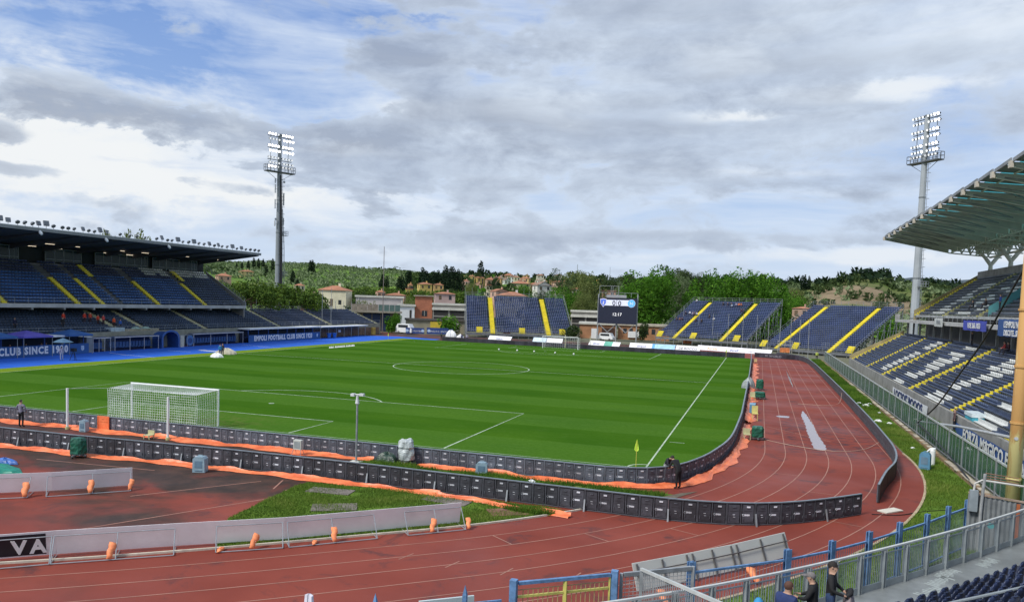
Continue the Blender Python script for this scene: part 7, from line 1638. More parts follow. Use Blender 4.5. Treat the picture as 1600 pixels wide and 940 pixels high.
CYP = [(397, 401, 900, 1.6), (404, 402, 900, 1.4), (411, 403, 880, 1.5), (426, 402, 820, 1.2), (485, 405, 860, 1.5), (489, 404.5, 860, 1.5), (458, 420, 600, 1.8), (465, 433, 480, 1.4), (597, 426, 430, 1.4), (605, 428, 430, 1.3), (624, 429, 420, 1.6), (629, 426, 420, 1.3), (637, 421, 440, 1.5), (641, 420, 440, 1.3), (661, 415, 430, 1.7), (667, 421, 430, 1.9), (678, 421, 430, 2.0), (686, 420, 430, 1.9), (697, 412, 430, 2.0), (705, 414, 440, 1.5), (709, 414, 440, 1.3), (716, 418, 440, 1.5), (752, 405, 470, 1.6), (758, 430, 470, 1.3), (813, 427, 640, 1.2), (388, 406, 880, 1.6), (378, 408, 900, 1.5), (370, 409, 900, 1.4), (416, 412, 700, 1.6), (776, 432, 560, 1.2), (787, 426, 620, 1.2), (1255, 428, 560, 1.3), (1259, 427, 560, 1.2), (1265, 429, 560, 1.3)]
for i, (px, py, D, w) in enumerate(CYP):
    lab = 'tall dark cypress standing alone on the village skyline' if px == 752 else ('dark cypress in the grove left of the village' if 590 < px < 720 else 'dark cypress on the olive hill' if px < 500 else 'dark cypress on the far slope')
    place(px, py, D, 'cypress', LD, lab, i % 3, w, None if px == 752 else ('cypresses left of the village' if 590 < px < 720 else 'cypresses on the olive hill' if px < 500 else 'cypresses on the far slope'))
for i, px in enumerate(range(664, 724, 7)): place(px, 424+3*sin(i*2.1), 405, 'conifer', LD, 'dark conifer in the mass left of the village houses', i % 2, 1.2, 'dark conifers left of the village')
for i, (px, py) in enumerate(((168, 366), (183, 357), (195, 359), (209, 358), (218, 362), (226, 371), (240, 368))): p = A(px, py, D=165); tree('sparse', 'thin budding tree top showing above the left grandstand roof', p[0], p[1], 0, p[2], LY, i % 3, .55, 'tree', 'budding trees above the left roof')
MIDS = [(500, 470, 228, 'bush', LB), (521, 474, 226, 'bush', LM), (548, 474, 228, 'bush', LM), (570, 469, 216, 'sparse', LY), (584, 468, 216, 'sparse', LY), (620, 488, 203, 'round', LB), (612, 491, 202, 'bush', LB), (706, 452, 300, 'round', LM), (642, 462, 260, 'round', LY), (568, 455, 270, 'round', LM), (735, 440, 360, 'round', LY), (746, 425, 440, 'round', LM), (760, 426, 460, 'round', LM), (772, 438, 380, 'round', LD), (782, 444, 360, 'round', LM), (822, 446, 330, 'round', LB), (806, 447, 350, 'round', LM), (846, 455, 300, 'round', LM), (868, 452, 290, 'round', LB), (905, 425, 360, 'round', LY), (880, 428, 420, 'round', LM), (950, 432, 380, 'round', LM), (966, 430, 400, 'round', LM), (985, 432, 400, 'round', LM), (976, 440, 330, 'round', LO), (1050, 413, 480, 'sparse', LM), (1056, 420, 470, 'round', LM), (1075, 424, 480, 'round', LM), (1088, 424, 480, 'round', LM), (1064, 430, 420, 'round', LO), (1235, 445, 420, 'round', LO), (1246, 452, 330, 'round', LY), (1228, 458, 300, 'round', LB), (1240, 478, 245, 'bush', LY), (1345, 503, 208, 'bush', LM), (1370, 470, 260, 'round', LM), (1392, 478, 230, 'bush', LB), (1332, 513, 204, 'bush', LM), (1255, 490, 220, 'bush', LM), (1212, 515, 195, 'bush', LD), (700, 487, 200, 'bush', LB), (895, 500, 190, 'bush', LM), (1005, 500, 205, 'bush', LM), (740, 463, 270, 'round', LM), (695, 470, 240, 'bush', LB)]
NM = {'leaf_fresh': 'fresh green', 'leaf_mid': 'mid green', 'leaf_cypress': 'dark green', 'leaf_olive': 'grey-green', 'leaf_young': 'yellow-green'}
for i, (px, py, D, k, m) in enumerate(MIDS):
    where = 'among the buildings left of the steep stand' if px < 730 else 'among the village houses' if px < 890 else 'on the slope behind the scoreboard' if px < 1100 else 'beside the right temporary stand'
    place(px, py, D, k, m, '%s %s %s' % (NM[m.name], 'bush' if k == 'bush' else 'slender tree' if k == 'sparse' else 'tree', where), i % 4, 1.0+.3*sin(i), where.replace('among the', 'greenery among the').replace('on the', 'greenery on the').replace('beside', 'greenery beside'), cat='bush' if k == 'bush' else 'tree')
# hillside planting: olive rows, scrub and woods (stuff)
r_ = np.random.default_rng(77)
def tuft(n, seed):
    r = np.random.default_rng(seed); V, F, t_ = leaves([(0, 0, .45, .5, .5, .42)], n, .26, r, .2, .5); return V, F
def scatter(name, label_cat, n, cond, size, m, tn=14, seed=1, d=(330, 1600), az=(-53, 17)):
    r = np.random.default_rng(seed); a = np.radians(r.uniform(*az, n)); D = np.sqrt(r.uniform(d[0]**2, d[1]**2, n)); x = CP[0]+D*np.sin(a); y = CP[1]+D*np.cos(a)
    k = cond(x, y, D, np.degrees(a), r); x, y, D = x[k], y[k], D[k]; z = terrain(x, y); s = r.uniform(size[0], size[1], len(x)); V0, F0 = tuft(tn, seed); sc = np.stack([s, s, s*r.uniform(.8, 1.3, len(x))], -1)
    V, F, _ = stamp(V0, F0, np.stack([x, y, z-.3], -1), r.uniform(0, 6.28, len(x)), sc); rn = np.repeat(r.random(len(x)), len(F0))*.6+r.random(len(F))*.4; return tag(bulk(name, V, F, m, rnd=rn), kind='stuff')
def fn(x, y, s, o=0): return np.sin(x/s+1.7*np.sin(y/s*.7+o)+o)*np.sin(y/s*1.1+1.3*np.cos(x/s*.8+2*o))
Rr = lambda az: np.interp(az, RID_AZ, RID_D)
def olive(x, y, D, az, r):
    row = (np.abs(((x*.5+y*.87)/15.0) % 1-.5) < .17)
    return row & (az < -21) & (D < Rr(az)*1.03) & (fn(x, y, 95, 1) > -.12) & (D > 520) & (r.random(len(x)) < .8)
scatter('olive_grove', '', 34000, olive, (3.0, 4.8), LO, 9, 3, (520, 1500), (-53, -21))
scatter('scrub', '', 1500, lambda x, y, D, az, r: (az < -18) & (fn(x, y, 120, 3) > .42) & (D > 450) & (D < Rr(az)), (6, 12), LM, 12, 4, (450, 1450), (-53, -18))
scatter('ridge_wood', '', 6000, lambda x, y, D, az, r: (np.abs(D/Rr(az)-1.0) < .04), (4, 7.5), LM, 12, 5, (560, 1560), (-53, 17))
scatter('ridge_wood', '', 3500, lambda x, y, D, az, r: (np.abs(D/Rr(az)-.98) < .05) & (az > -24) & (fn(x, y, 40, 2) > .0), (4, 9), LD, 14, 6, (500, 1100), (-24, 17))
scatter('village_greenery', '', 2600, lambda x, y, D, az, r: (D < Rr(az)*.95) & (fn(x, y, 30, 5) > .1), (3, 6.5), LM, 14, 7, (270, 1000), (-26, -5))
scatter('village_greenery', '', 1300, lambda x, y, D, az, r: (D < Rr(az)*.9) & (fn(x, y, 26, 7) > .2), (3, 6), LB, 14, 8, (270, 800), (-26, -5))
bank = lambda x, y, D: ((x > 60) & (x < 150) & (D > 395) & (D < 545))
scatter('hill_scrub', '', 9000, lambda x, y, D, az, r: (D < Rr(az)*1.02) & ((~bank(x, y, D)) | (r.random(len(x)) < .22)) & (fn(x, y, 22, 9) > -.05), (2.5, 5.5), LM, 14, 9, (360, 900), (-7, 17))
scatter('hill_scrub', '', 5000, lambda x, y, D, az, r: (D < Rr(az)*1.02) & ((~bank(x, y, D)) | (r.random(len(x)) < .12)) & (fn(x, y, 31, 4) > .1), (2.5, 5), LO, 14, 10, (340, 900), (-7, 17))
scatter('town_greenery', '', 2400, lambda x, y, D, az, r: (fn(x, y, 24, 2) > .35), (2.5, 4.5), LM, 14, 12, (240, 420), (-53, -18))

# ------------------------------------------------------------------ houses
TILE = mat('roof_tile', (.36, .155, .085), .85, .25, .35, bump=.3, bscale=2); TILEB = mat('roof_tile_brown', (.24, .15, .11), .85, .25, .35); WIN = mat('window_dark', (.03, .035, .04), .3); SHUT = mat('shutter', (.13, .09, .05), .7)
def house(label, pl_, pr, py_eave, D, colr, rise=.28, roof='hip', rm_=None, turn=.35, floors=2, zb=None, depth=.8, tall=None, cat='house', nm='house', wins=True, over=.06):
    c = (pl_+pr)/2; p = A(c, py_eave, D=D); w = (pr-pl_)/FPX*D*1.0; zb = float(terrain(p[0], p[1]))-.5 if zb is None else zb
    ze = p[2]; hgt = max(2.6, ze-zb); az = atan2(p[0]-CP[0], p[1]-CP[1]); w_ = w/(abs(cos(turn))+depth*abs(sin(turn))); d_ = w_*depth
    t_ = thing(nm, label, cat, (p[0], p[1], ze-hgt), -az+turn); wm = mat('wall_%.2f_%.2f_%.2f' % colr, colr, .85, .10, .4)
    MB().bb(-w_/2, w_/2, -d_/2, d_/2, 0, hgt).build('wall', wm, t_); rm2 = rm_ or TILE; o = w_*over; a, b = w_/2+o, d_/2+o; rh = w_*rise; z0, z1 = hgt+.02, hgt+.02+rh
    if roof == 'hip': q = max(0, w_/2-d_/2); MB().add([(-a, -b, z0), (a, -b, z0), (a, b, z0), (-a, b, z0), (-q, 0, z1), (q, 0, z1)] if q > .1 else [(-a, -b, z0), (a, -b, z0), (a, b, z0), (-a, b, z0), (-.05, 0, z1), (.05, 0, z1)], [(0, 1, 5, 4), (1, 2, 5), (2, 3, 4, 5), (3, 0, 4), (3, 2, 1, 0)]).build('roof', rm2, t_)
    elif roof == 'gable': MB().add([(-a, -b, z0), (a, -b, z0), (a, b, z0), (-a, b, z0), (0, -b, z1), (0, b, z1)], [(0, 4, 5, 3), (1, 2, 5, 4), (3, 2, 1, 0)]).build('roof', rm2, t_); MB().add([(-w_/2, -d_/2-.01, hgt), (w_/2, -d_/2-.01, hgt), (0, -d_/2-.01, z1-.15)], [(0, 1, 2)]).build('gable', wm, t_)
    else: MB().bb(-a, a, -b, b, z0, z0+.35).build('roof', rm2, t_)
    if roof != 'flat': MB().bb(w_*.12, w_*.2, -.3, .3, hgt+rh*.3, z1+.7).build('chimney', wm, t_)
    if wins:
        fh = min(3.0, hgt/floors) if floors else 3; nw = max(2, int(w_/3.4)); nd = max(1, int(d_/3.8))
        for f in range(floors):
            zz = hgt-.55-f*fh
            if zz-1.4 < .3: break
            for i in range(nw): x = -w_/2+w_*(i+.5)/nw; MB().bb(x-.45, x+.45, -d_/2-.05, -d_/2+.05, zz-1.4, zz).build('window', WIN if (i+f) % 3 else SHUT, t_)
            for i in range(nd): y = -d_/2+d_*(i+.5)/nd; s = 1 if turn < 0 else -1; s = -1 if turn > 0 else 1; MB().bb(s*w_/2-.05, s*w_/2+.05, y-.45, y+.45, zz-1.4, zz).build('window', WIN, t_)
    return t_
CR, PK, YE, OCH, WH, PCH = (.62, .56, .40), (.58, .40, .32), (.60, .43, .13), (.52, .34, .14), (.66, .65, .62), (.56, .36, .24)
ch = house('cream two-storey house with a hipped tile roof behind the left terrace', 499, 549, 453.5, 238, (.66, .62, .44), .17, 'hip', turn=-.28, floors=3, zb=-.1, wins=False, over=.05)
wd = (50/FPX*238)/(cos(.28)+.8*sin(.28)); 
for x, z0, ww, hh, m in ((.28, 5.6, .9, 1.3, WIN), (.30, 2.7, 1.0, 1.6, SHUT), (-.02, 5.0, .8, 2.2, SHUT), (-.02, 1.6, .8, 2.4, SHUT), (-.36, 5.4, .7, 1.2, WH and mat('shutter_pale', (.40, .42, .36), .7))): MB().bb(x*wd-ww/2, x*wd+ww/2, -wd*.4-.06, -wd*.4+.02, z0+1.2, z0+1.2+hh).build('window', m, ch)
MB().bb(-wd*.35, wd*.08, -wd*.4-1.2, -wd*.4-.07, 4.9, 5.05).bb(-wd*.35, wd*.08, -wd*.4-1.2, -wd*.4-1.1, 5.06, 6.0).build('balcony', mat('balcony_pale', (.42, .42, .36), .7), ch)
HL = [('yellow farmhouse on the olive hill above the left grandstand end', 374, 395, 424, 720, (.60, .46, .20), .12, 'hip', TILE, .2, 2), ('low orange-roofed house just past the left grandstand end', 338, 360, 431, 420, PCH, .2, 'hip', TILE, .3, 1), ('small white house half hidden by the pines left of the cream house', 478, 497, 458, 260, WH, .15, 'hip', TILEB, .2, 2),
      ('red-brown roofed house behind the long white hall', 587, 602, 456, 280, PCH, .2, 'hip', TILE, .3, 1), ('wide low house with a brown tile roof behind the hall', 603, 634, 461, 270, PCH, .12, 'hip', TILE, -.15, 1), ('bright yellow tower house left of the brick tower', 634, 645, 452, 300, (.62, .52, .12), .05, 'flat', TILE, .1, 3), ('small ochre belfry house above the yellow tower house', 637, 645, 445, 330, OCH, .3, 'hip', TILE, .4, 1),
      ('yellow house with an orange roof on the rise above the hall', 652, 675, 444, 380, YE, .15, 'hip', TILE, .25, 2), ('brown roof among the dark pines', 677, 693, 445, 390, OCH, .15, 'hip', TILE, .1, 1), ('pale pink villa with dark openings between the pines', 678, 711, 459, 262, (.50, .36, .32), .10, 'hip', TILE, .1, 3),
      ('pinkish house at the left edge of the village', 703, 717, 436, 520, (.56, .44, .36), .15, 'hip', TILEB, .35, 3), ('square yellow tower house on the village edge', 718, 730, 434, 500, (.66, .50, .18), .2, 'hip', TILE, .5, 2), ('tall ochre tower house in the middle of the village', 741, 757, 434, 440, (.58, .40, .13), .2, 'hip', TILE, .5, 4), ('orange-roofed house right of the tall ochre tower', 758, 773, 437, 430, PCH, .25, 'hip', TILE, .3, 2), ('small cream house below the ochre tower', 760, 772, 446, 380, CR, .2, 'hip', TILE, -.3, 2),
      ('pink house with a brown gable just above the steep stand', 766, 796, 455, 300, (.60, .38, .27), .16, 'gable', TILE, .5, 1), ('wide terracotta hipped roof directly behind the steep stand', 776, 824, 462, 285, (.55, .55, .52), .14, 'hip', TILE, -.1, 1), ('white gabled house high in the village', 784, 798, 438, 520, WH, .3, 'gable', TILEB, .5, 2), ('grey-white house on the village skyline', 774, 788, 434, 580, (.55, .55, .58), .2, 'hip', TILEB, .2, 2), ('white house with a chimney on the village skyline', 798, 813, 433, 580, (.58, .58, .60), .2, 'hip', TILEB, -.2, 2), ('red-roofed house between the skyline houses', 786, 803, 430.5, 640, PCH, .2, 'hip', TILE, .1, 1),
      ('broad house with a terracotta roof and yellowish wall in the village centre', 796, 829, 443, 430, (.52, .47, .30), .14, 'hip', TILE, .2, 2), ('orange house with an awning at the village top', 813, 829, 435, 500, (.60, .42, .20), .2, 'hip', TILE, -.3, 2), ('large white gabled house right of the village centre', 832, 862, 446, 340, (.68, .66, .60), .26, 'gable', TILEB, .42, 2), ('long pink and orange apartment house right of the white gable', 862, 896, 441, 400, (.60, .38, .28), .10, 'hip', TILE, .3, 3), ('low house with a brown roof right of the white gabled house', 846, 880, 449, 360, (.55, .45, .35), .12, 'hip', TILEB, .2, 2),
      ('small white house with a red roof left of the scoreboard', 894, 916, 452, 330, WH, .2, 'gable', TILE, .7, 1), ('bright yellow house on the slope above the scoreboard', 932, 943, 437, 450, (.66, .46, .08), .1, 'hip', TILE, .3, 2), ('grey-blue shed on the slope above the scoreboard', 958, 968, 437.5, 470, (.30, .38, .40), .05, 'flat', mat('roof_grey', (.35, .38, .38), .6), .2, 1), ('cream house on the far slope right of the village', 866, 878, 430, 620, (.6, .55, .42), .15, 'hip', TILE, .2, 1), ('pale house in the trees on the far slope', 838, 850, 430, 640, (.55, .5, .4), .15, 'hip', TILE, .2, 1),
      ('brick-roofed low house between the middle and right temporary stands', 1240, 1268, 482, 225, (.42, .28, .20), .12, 'hip', TILE, -.3, 1), ('reddish house with columns behind the scoreboard frame', 940, 962, 455, 300, (.42, .26, .18), .06, 'flat', TILEB, .1, 2), ('pale house at the left end of the grove behind the pylons', 460, 476, 446, 420, CR, .2, 'hip', TILE, .2, 1)]
for a in HL: house(a[0], a[1], a[2], a[3], a[4], a[5], a[6], a[7], a[8], a[9], a[10])
# more village houses between, each its own
rr_ = np.random.default_rng(5)
TONES = [('cream', CR), ('pink', PK), ('ochre', OCH), ('peach', PCH), ('white', WH)]
for i in range(22):
    px = 720+i*8.6+rr_.uniform(-4, 4); D = rr_.uniform(400, 640); w = rr_.uniform(9, 14); g = A(px, 440, D=D); zt = float(terrain(g[0], g[1])); rp = A(px, 440, D=D); py = 440-(zt+rr_.uniform(3.5, 6)-rp[2])/D*FPX; nmx, c = TONES[i % 5]
    house('%s village house with a tiled roof on the slope left of the scoreboard' % nmx, px-w*330/D*.8, px+w*330/D*.8, py, D, c, rr_.uniform(.12, .22), 'hip' if i % 3 else 'gable', TILE if i % 4 else TILEB, rr_.uniform(-.5, .5), 1)['group'] = '%s houses scattered through the village' % nmx
# ------------------------------------------------------------------ buildings just outside the ground
def block(name, label, cat, pl_, pr, yt, D, zb=0.0, depth=8, rot=0.0, m=None, cap=None):
    a = A(pl_, yt, D=D); b = A(pr, yt, D=D); d = b[:2]-a[:2]; L = np.hypot(*d); t_ = thing(name, label, cat, (a[0], a[1], zb), atan2(d[1], d[0])+rot); H = a[2]-zb; MB().bb(0, L, 0, depth, 0, H).build('wall', m, t_)
    if cap: MB().bb(-.3, L+.3, -.4, depth, H+.003, H+.55).build('parapet', cap, t_)
    return t_, L, H
HALLW = mat('hall_wall', (.52, .48, .46), .8, .08, .3); CAPW = mat('cap_pale', (.58, .57, .50), .7, .1, .5); DARKO = mat('opening_dark', (.035, .033, .03), .8); TANW = mat('tan_wall', (.30, .27, .19), .85, .15, .4); BRK2 = mat('brick_red', (.42, .155, .085), .85, .12, .8, bump=.3, bscale=8)
hall, L, H = block('sports_hall', 'long pale hall with a flat roof behind the left terrace', 'building', 556, 630, 463.5, 235, depth=20, m=HALLW, cap=CAPW)
for x in (.06, .98): MB().bb(L*x-.25, L*x+.1, -.12, -.003, 0, H-.1).build('pilaster', CAPW, hall)
ter, L, H = block('terrace_building', 'raised concrete terrace with green glass railings in front of the hall', 'building', 548, 625, 487, 208, depth=6, m=mat('terrace_under', (.20, .17, .12), .85, .25, .5))
MB().bb(-.5, L+.5, -1.5, 5, H+.003, H+.5).build('slab', mat('slab_brown', (.30, .27, .21), .85, .2, .6), ter)
for i in range(9): MB().bb(L*i/9+.05, L*(i+1)/9-.05, -1.45, -1.38, H+.51, H+2.2).build('glass_panel' if i > 4 else 'fence_panel', mat('glass_green', (.10, .16, .14), .3) if i > 4 else mat('fence_brown', (.26, .22, .17), .8, .25, 1), ter)
for f0, f1 in ((.25, .42), (.44, .60), (.62, .80)): MB().bb(L*f0, L*f1, -.08, -.003, .2, H-.2).build('opening', mat('opening_blue', (.02, .04, .10), .7), ter)
tw, L, H = block('brick_tower', 'square red brick tower with one small dark window', 'tower', 649, 676, 462.5, 225, depth=5.2, m=BRK2)
MB().bb(-.5, L+.5, -.5, 5.1, H+.003, H+.35).build('roof_slab', mat('slab_brown', (.30, .27, .21)), tw)
fr = MB().bb(L*.40, L*.70, -.08, -.003, H*.42, H*.58).build('window', WIN, tw); MB().bb(L*.54, L*.56, -.11, -.082, H*.42, H*.58).build('mullion', CAPW, fr)
def gallery(label, pl_, pr, yt, D, seed):
    g, L, H = block('workshop_building', label, 'building', pl_, pr, yt, D, depth=10, m=mat('gallery_wall', (.36, .34, .30), .8, .15, .4), cap=CAPW)
    n = max(2, int(L/4.2))
    for i in range(n):
        x0, x1 = L*i/n+.25, L*(i+1)/n-.25
        MB().bb(x0, x1, -.10, -.003, H-3.0, H-1.5).build('window_band', DARKO, g); MB().bb(x0, x1, -.10, -.003, H-4.8, H-3.4).build('window_band', DARKO, g); MB().bb(x0-.25, x0+.15, -.55, -.11, H-1.5, H-.9).build('bracket', CAPW, g)
    MB().bb(-.2, L+.2, -.5, -.003, H-1.45, H-.75).build('canopy', CAPW, g); return g
gallery('two-storey workshop with pale bands right of the brick tower', 676.5, 727, 476, 224, 1); gallery('two-storey workshop with pale bands left of the scoreboard', 893, 938, 487, 222, 2)
wl, L, H = block('annex', 'white annex with a pale roof edge left of the brick tower', 'building', 622, 648, 478, 224, depth=8, m=WHITE, cap=CAPW); MB().bb(L*.7, L*.82, -.06, -.003, .5, H-1).build('door', DARKO, wl)
tn, L, H = block('boundary_wall', 'tan boundary wall with a dark coping behind the blue banners', 'wall', 634, 730, 499.5, 208, depth=.5, m=TANW, cap=mat('coping_dark', (.10, .09, .08), .8))
for f0, f1, m, nm in ((.40, .58, mat('container_yellow', (.62, .45, .04), .6, .1, 1), 'yellow_shutter'), (.60, .74, mat('gate_bars', (.10, .10, .10), .6), 'steel_gate'), (.80, .86, CAPW, 'notice')): MB().bb(L*f0, L*f1, -.25, -.003, .6, H-.25).build(nm, m, tn)
for lab, a, b in (('left of the two blue fence banners with a white text line', 634, 663), ('right of the two blue fence banners with a white text line', 667, 708)):
    t_, L, H = block('fence_banner', lab, 'banner', a, b, 511.5, 198, zb=.15, depth=.06, m=mat('banner_deep_blue', (.025, .06, .22), .7, .1, .5)); t_['group'] = 'blue fence banners by the track'
    textmesh('lettering', 'EMPOLI F.C. SINCE 1920' if a > 640 else 'EMPOLI FOOTBALL', .62, LET, t_, (L*.5, -.03, H*.30), (pi/2, 0, 0), .005, sx=.95 if a > 640 else .8); MB().tube([(L*.08, -.06, H*.5), (L*.08, -.002, H*.5)], .42, 6).build('emblem', mat('shield_pale', (.45, .6, .78)), t_); MB().tube([(L*.92, -.06, H*.5), (L*.92, -.002, H*.5)], .42, 6).build('emblem', mat('shield_pale', (.45, .6, .78)), t_)
ow, L, H = block('outer_wall', 'grey-brown wall behind the upper edge of the lower left stand', 'wall', 468, 514, 478, 215, depth=.5, m=mat('wall_redbrown', (.24, .13, .10), .85, .15, .4), cap=mat('coping_grey', (.22, .21, .20), .8))
b1_, L, H = block('changing_block', 'orange-brown low building with a white arch door under the scoreboard', 'building', 906, 962, 506, 208, depth=9, m=mat('brick_orange', (.40, .20, .10), .85, .2, .5), cap=CAPW); MB().bb(L*.33, L*.52, -.1, -.003, 0, H*.72).build('door_arch', WHITE, b1_); MB().bb(L*.62, L*.98, -.1, -.003, 0, H*.8).build('dark_opening', mat('opening_brown', (.06, .03, .02), .8), b1_)
b2_, L, H = block('changing_block', 'orange-brown low building with small windows right of the scoreboard', 'building', 966, 1046, 508, 210, depth=9, m=mat('brick_orange', (.40, .20, .10)), cap=mat('cap_sand', (.42, .38, .30), .8, .2, .6))
for f0 in (.10, .22, .52, .66, .80): MB().bb(L*f0, L*(f0+.07), -.08, -.003, H*.45, H*.8).build('window', WIN, b2_)
MB().bb(L*.2, L*.42, -.5, -.2, H*.15, H*.6).build('white_sheet', WHITE, b2_)
for lab, px, py, D, s in (('white van with a rounded roof by the tan wall', 633, 517, 200, 1.15), ('white car under the right leg of the scoreboard', 947, 531, 198, .9)):
    p = A(px, py, D=D); v = thing('parked_van' if s == 1 else 'parked_car', lab, 'van' if s == 1 else 'car', (p[0], p[1], 0), -.2); h = 2.2*s; pr_ = [(-2.2*s, .35), (-2.1*s, h*.6), (-1.6*s, h), (1.5*s, h), (2.0*s, h*.62), (2.3*s, h*.5), (2.3*s, .35)]; n = len(pr_)
    MB().add([(x, -.85, z) for x, z in pr_]+[(x, .85, z) for x, z in pr_], [tuple(range(n))[::-1], tuple(range(n, 2*n))]+[(i, (i+1) % n, n+(i+1) % n, n+i) for i in range(n)]).build('body', WHITE, v); MB().bb(-1.4*s, 1.3*s, -.87, -.851, h*.62, h*.9).build('side_window', WIN, v)
    for x in (-1.3*s, 1.4*s):
        for y in (-.85, .7): MB().tube([(x, y, .35), (x, y+.18, .35)], .35, 12).build('wheel', mat('rubber', (.02, .02, .02)), v)
for k, (lab, px0, px1, py, ht) in enumerate((('rounded white cover behind the left end of the far LED boards', 697, 712, 526, 1.5), ('low white cover beside the rounded one at the far LED boards', 714, 724, 528, .9))):
    a = U(px0, py); b = U(px1, py); heap('white_cover', lab, 'cover', (a[0]+b[0])/2, (a[1]+b[1])/2, WHITE, 1.3 if k == 0 else .9, .8, ht, 60+k)
# poles and lamps
def pole(label, px, py0, py1, D, r, zb=0, arm=None, m=GALV, cat='pole', nm='thin_pole'):
    p = A(px, py1, D=D); t_ = thing(nm, label, cat, (p[0], p[1], zb)); h = p[2]-zb; MB().tube([(0, 0, 0), (0, 0, h)], [r, r*.6], 6).build('pole', m, t_)
    if arm: MB().tube(smoothpath([(0, 0, h), (arm*.35, 0, h+1.1), (arm, 0, h+1.6)], 5), r*.6, 5).build('arm', m, t_); MB().box((arm, 0, h+1.55), (.9, .3, .15)).build('lamp_head', m, t_)
    return t_
pole('very tall thin mast with a dark lower half behind the terrace railing', 600.5, 490, 385, 204, .12, m=mat('mast_thin', (.20, .17, .15), .6)); pole('thin pole in front of the cream house, left', 504, 490, 452, 175, .07); pole('thin pole in front of the cream house, right', 518, 490, 449, 175, .06)
pole('curved street lamp left of the left floodlight mast', 425, 487, 466, 190, .12, arm=-2.2, cat='street lamp', nm='street_lamp'); pole('curved street lamp right of the left floodlight mast', 466, 487, 472, 190, .14, arm=-3.0, cat='street lamp', nm='street_lamp'); pole('lattice telecom mast on the slope above the village', 902.5, 430, 413, 600, .35, zb=float(terrain(*A(902, 420, D=600)[:2]))); pole('thin antenna on the skyline above the scoreboard', 953.5, 430, 417, 600, .2, zb=float(terrain(*A(953, 420, D=600)[:2])))
for i, px in enumerate((727, 738, 747, 819, 827, 858, 868)): pole('thin grey net pole rising behind the steep temporary stand', px, 470, 449 if i < 4 else 455, 205, .05)['group'] = 'net poles behind the steep stand'
for i, x in enumerate(np.linspace(0, 62, 13)): q = thing('fence_post', 'grey mesh fence post at the back of the lower left stand', 'fence post', (-61.6, 84+x*.75, 5.5), 0, 'fence posts behind the lower left stand'); MB().tube([(0, 0, 0), (0, 0, 2.4)], .05, 5).build('post', GALV, q)
wt = thing('white_sheeting', 'white sheeting on the ground between the right stand and the temporary stand', 'sheet', tuple(A(1375, 528, D=165)[:2])+(0,), -.4)
for i in range(3): MB().box((i*2.1, 0, 1.3+.1*i), (1.9, .1, 1.6), rx=-.2).build('panel', mat('sheet_white', (.55, .56, .56), .6, .15, 1), wt)
# ------------------------------------------------------------------ weeds and grass in the foreground (stuff)
def grassy(name, pts, n, hh, m, seed, w=.016):
    r = np.random.default_rng(seed); P_ = np.array(pts); lo, hi = P_.min(0), P_.max(0); q = r.uniform(lo, hi, (n*3, 2)); x, y = q[:, 0], q[:, 1]; ins = np.zeros(len(q), bool); j = len(P_)-1
    for i in range(len(P_)):
        xi, yi = P_[i]; xj, yj = P_[j]; c = ((yi > y) != (yj > y)) & (x < (xj-xi)*(y-yi)/((yj-yi)+1e-12)+xi); ins ^= c; j = i
    q = q[ins][:n]; k = len(q); den = fn(q[:, 0]*12, q[:, 1]*12, 9, 1)+fn(q[:, 0]*12, q[:, 1]*12, 23, 2)
    keep = den > r.uniform(-1.6, .3, k); q = q[keep]; den = den[keep]; k = len(q); h = hh*(r.uniform(.35, 1.0, k))*(1+.5*np.clip(den, 0, 1)); a = r.uniform(0, 6.28, k); lean = r.normal(0, .35, (k, 2))*h[:, None]; ww = w*r.uniform(.7, 1.5, k)
    b0 = np.c_[q[:, 0]-ww*np.cos(a), q[:, 1]-ww*np.sin(a), np.full(k, .01)]; b1 = np.c_[q[:, 0]+ww*np.cos(a), q[:, 1]+ww*np.sin(a), np.full(k, .01)]; tp = np.c_[q+lean, .01+h]
    V = np.stack([b0, b1, tp], 1).reshape(-1, 3); F = np.arange(3*k).reshape(-1, 3); return tag(bulk(name, V, F, m, rnd=r.random(k)*.6+np.clip(den, -.5, 1)*.3+.1), kind='stuff')
GL = leafmat('grass_blade', (.070, .125, .018), (.145, .235, .032), (.32, .36, .09), .3); GW = leafmat('weed_blade', (.045, .105, .012), (.10, .20, .022), (.22, .33, .05), .3)
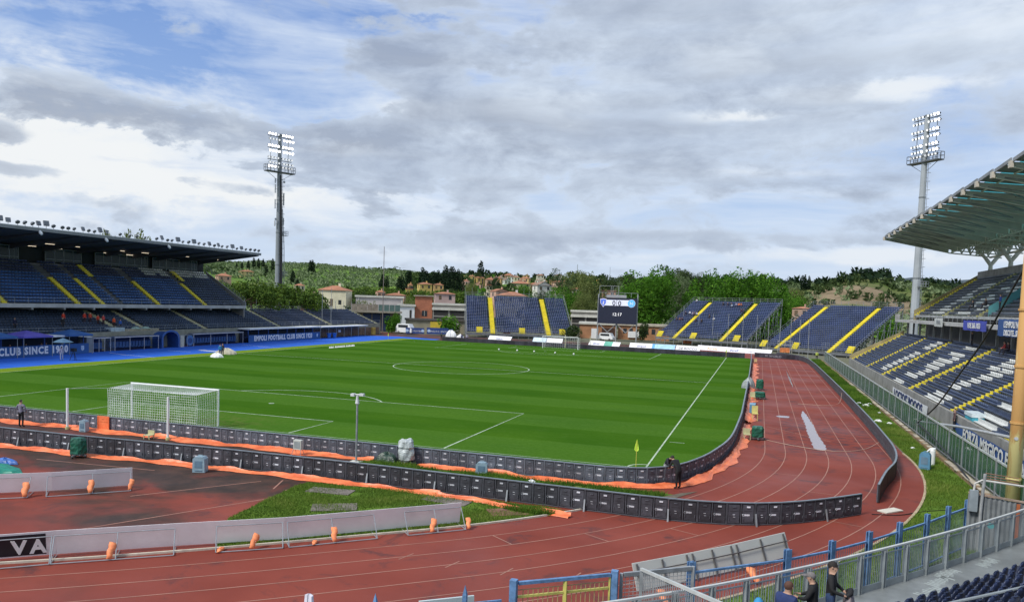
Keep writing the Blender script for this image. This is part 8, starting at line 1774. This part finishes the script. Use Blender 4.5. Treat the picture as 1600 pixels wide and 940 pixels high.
grassy('grass', infield, 60000, .11, GL, 1); grassy('weeds', [(19.2, -9.5), (33.0, -9.5), (33.6, -7.2), (34.2, -5.6), (30, -5.4), (19, -5.6), (18.0, -6.3)], 60000, .26, GW, 2)
grassy('grass', [tuple(p) for p in verge[:24]]+[(47.5, 14), (47.5, 36), (49.2, 36), (49.2, -7), (46, -9.2), (41, -16.5), (38.9, -19.6)], 90000, .15, GL, 3); grassy('weeds', [(47.7, 36), (49.2, 36), (49.2, 112), (47.7, 112)], 40000, .32, GW, 4, .03)
grassy('weeds', [(38.8, -19.6), (40.4, -18.2), (43.4, -14.5), (45.8, -10.6), (48, -9.4), (48.2, -11), (44.6, -15.6), (41.2, -19.9), (39.2, -22)], 60000, .34, GW, 5, .02); grassy('weeds', [(50.2, -8), (52.7, -8), (52.7, 60), (50.2, 60)], 40000, .35, GW, 6, .03)
for nm, (cx_, cy_, rx_, ry_, hh_) in {'weed_clump': (29.0, -11.3, 1.2, .4, .26)}.items(): grassy('weeds', [(cx_+rx_*cos(a), cy_+ry_*sin(a)) for a in np.linspace(0, 6.28, 12)], 2500, hh_, GW, 7, .02)
# ------------------------------------------------------------------ tell look-alikes apart by where they stand in their row
ORD = 'first second third fourth fifth sixth seventh eighth ninth tenth eleventh twelfth thirteenth fourteenth fifteenth sixteenth seventeenth eighteenth nineteenth twentieth twenty-first twenty-second twenty-third twenty-fourth twenty-fifth twenty-sixth twenty-seventh twenty-eighth twenty-ninth thirtieth'.split()
def scr(o):
    d = np.array(o.matrix_basis.translation)-CP; z = d@_f; return 800+FPX*(d@_r2)/z, CY-FPX*(d@_u2)/z
same = {}
for o in C.objects:
    if o.parent is None and 'label' in o: same.setdefault(o['label'], []).append(o)
for lab, os_ in same.items():
    if len(os_) < 2: continue
    os_.sort(key=lambda o: scr(o)[0]); vis = [o for o in os_ if -5 < scr(o)[0] < 1605]
    for k, o in enumerate(vis):
        q = ORD[k] if k < len(ORD) else None
        if not q: continue
        w = lab.split(); room = 16-4
        o['label'] = ' '.join(w[:room])+', '+q+' from left' if len(w) > 11 else lab+', '+q+' from the left'
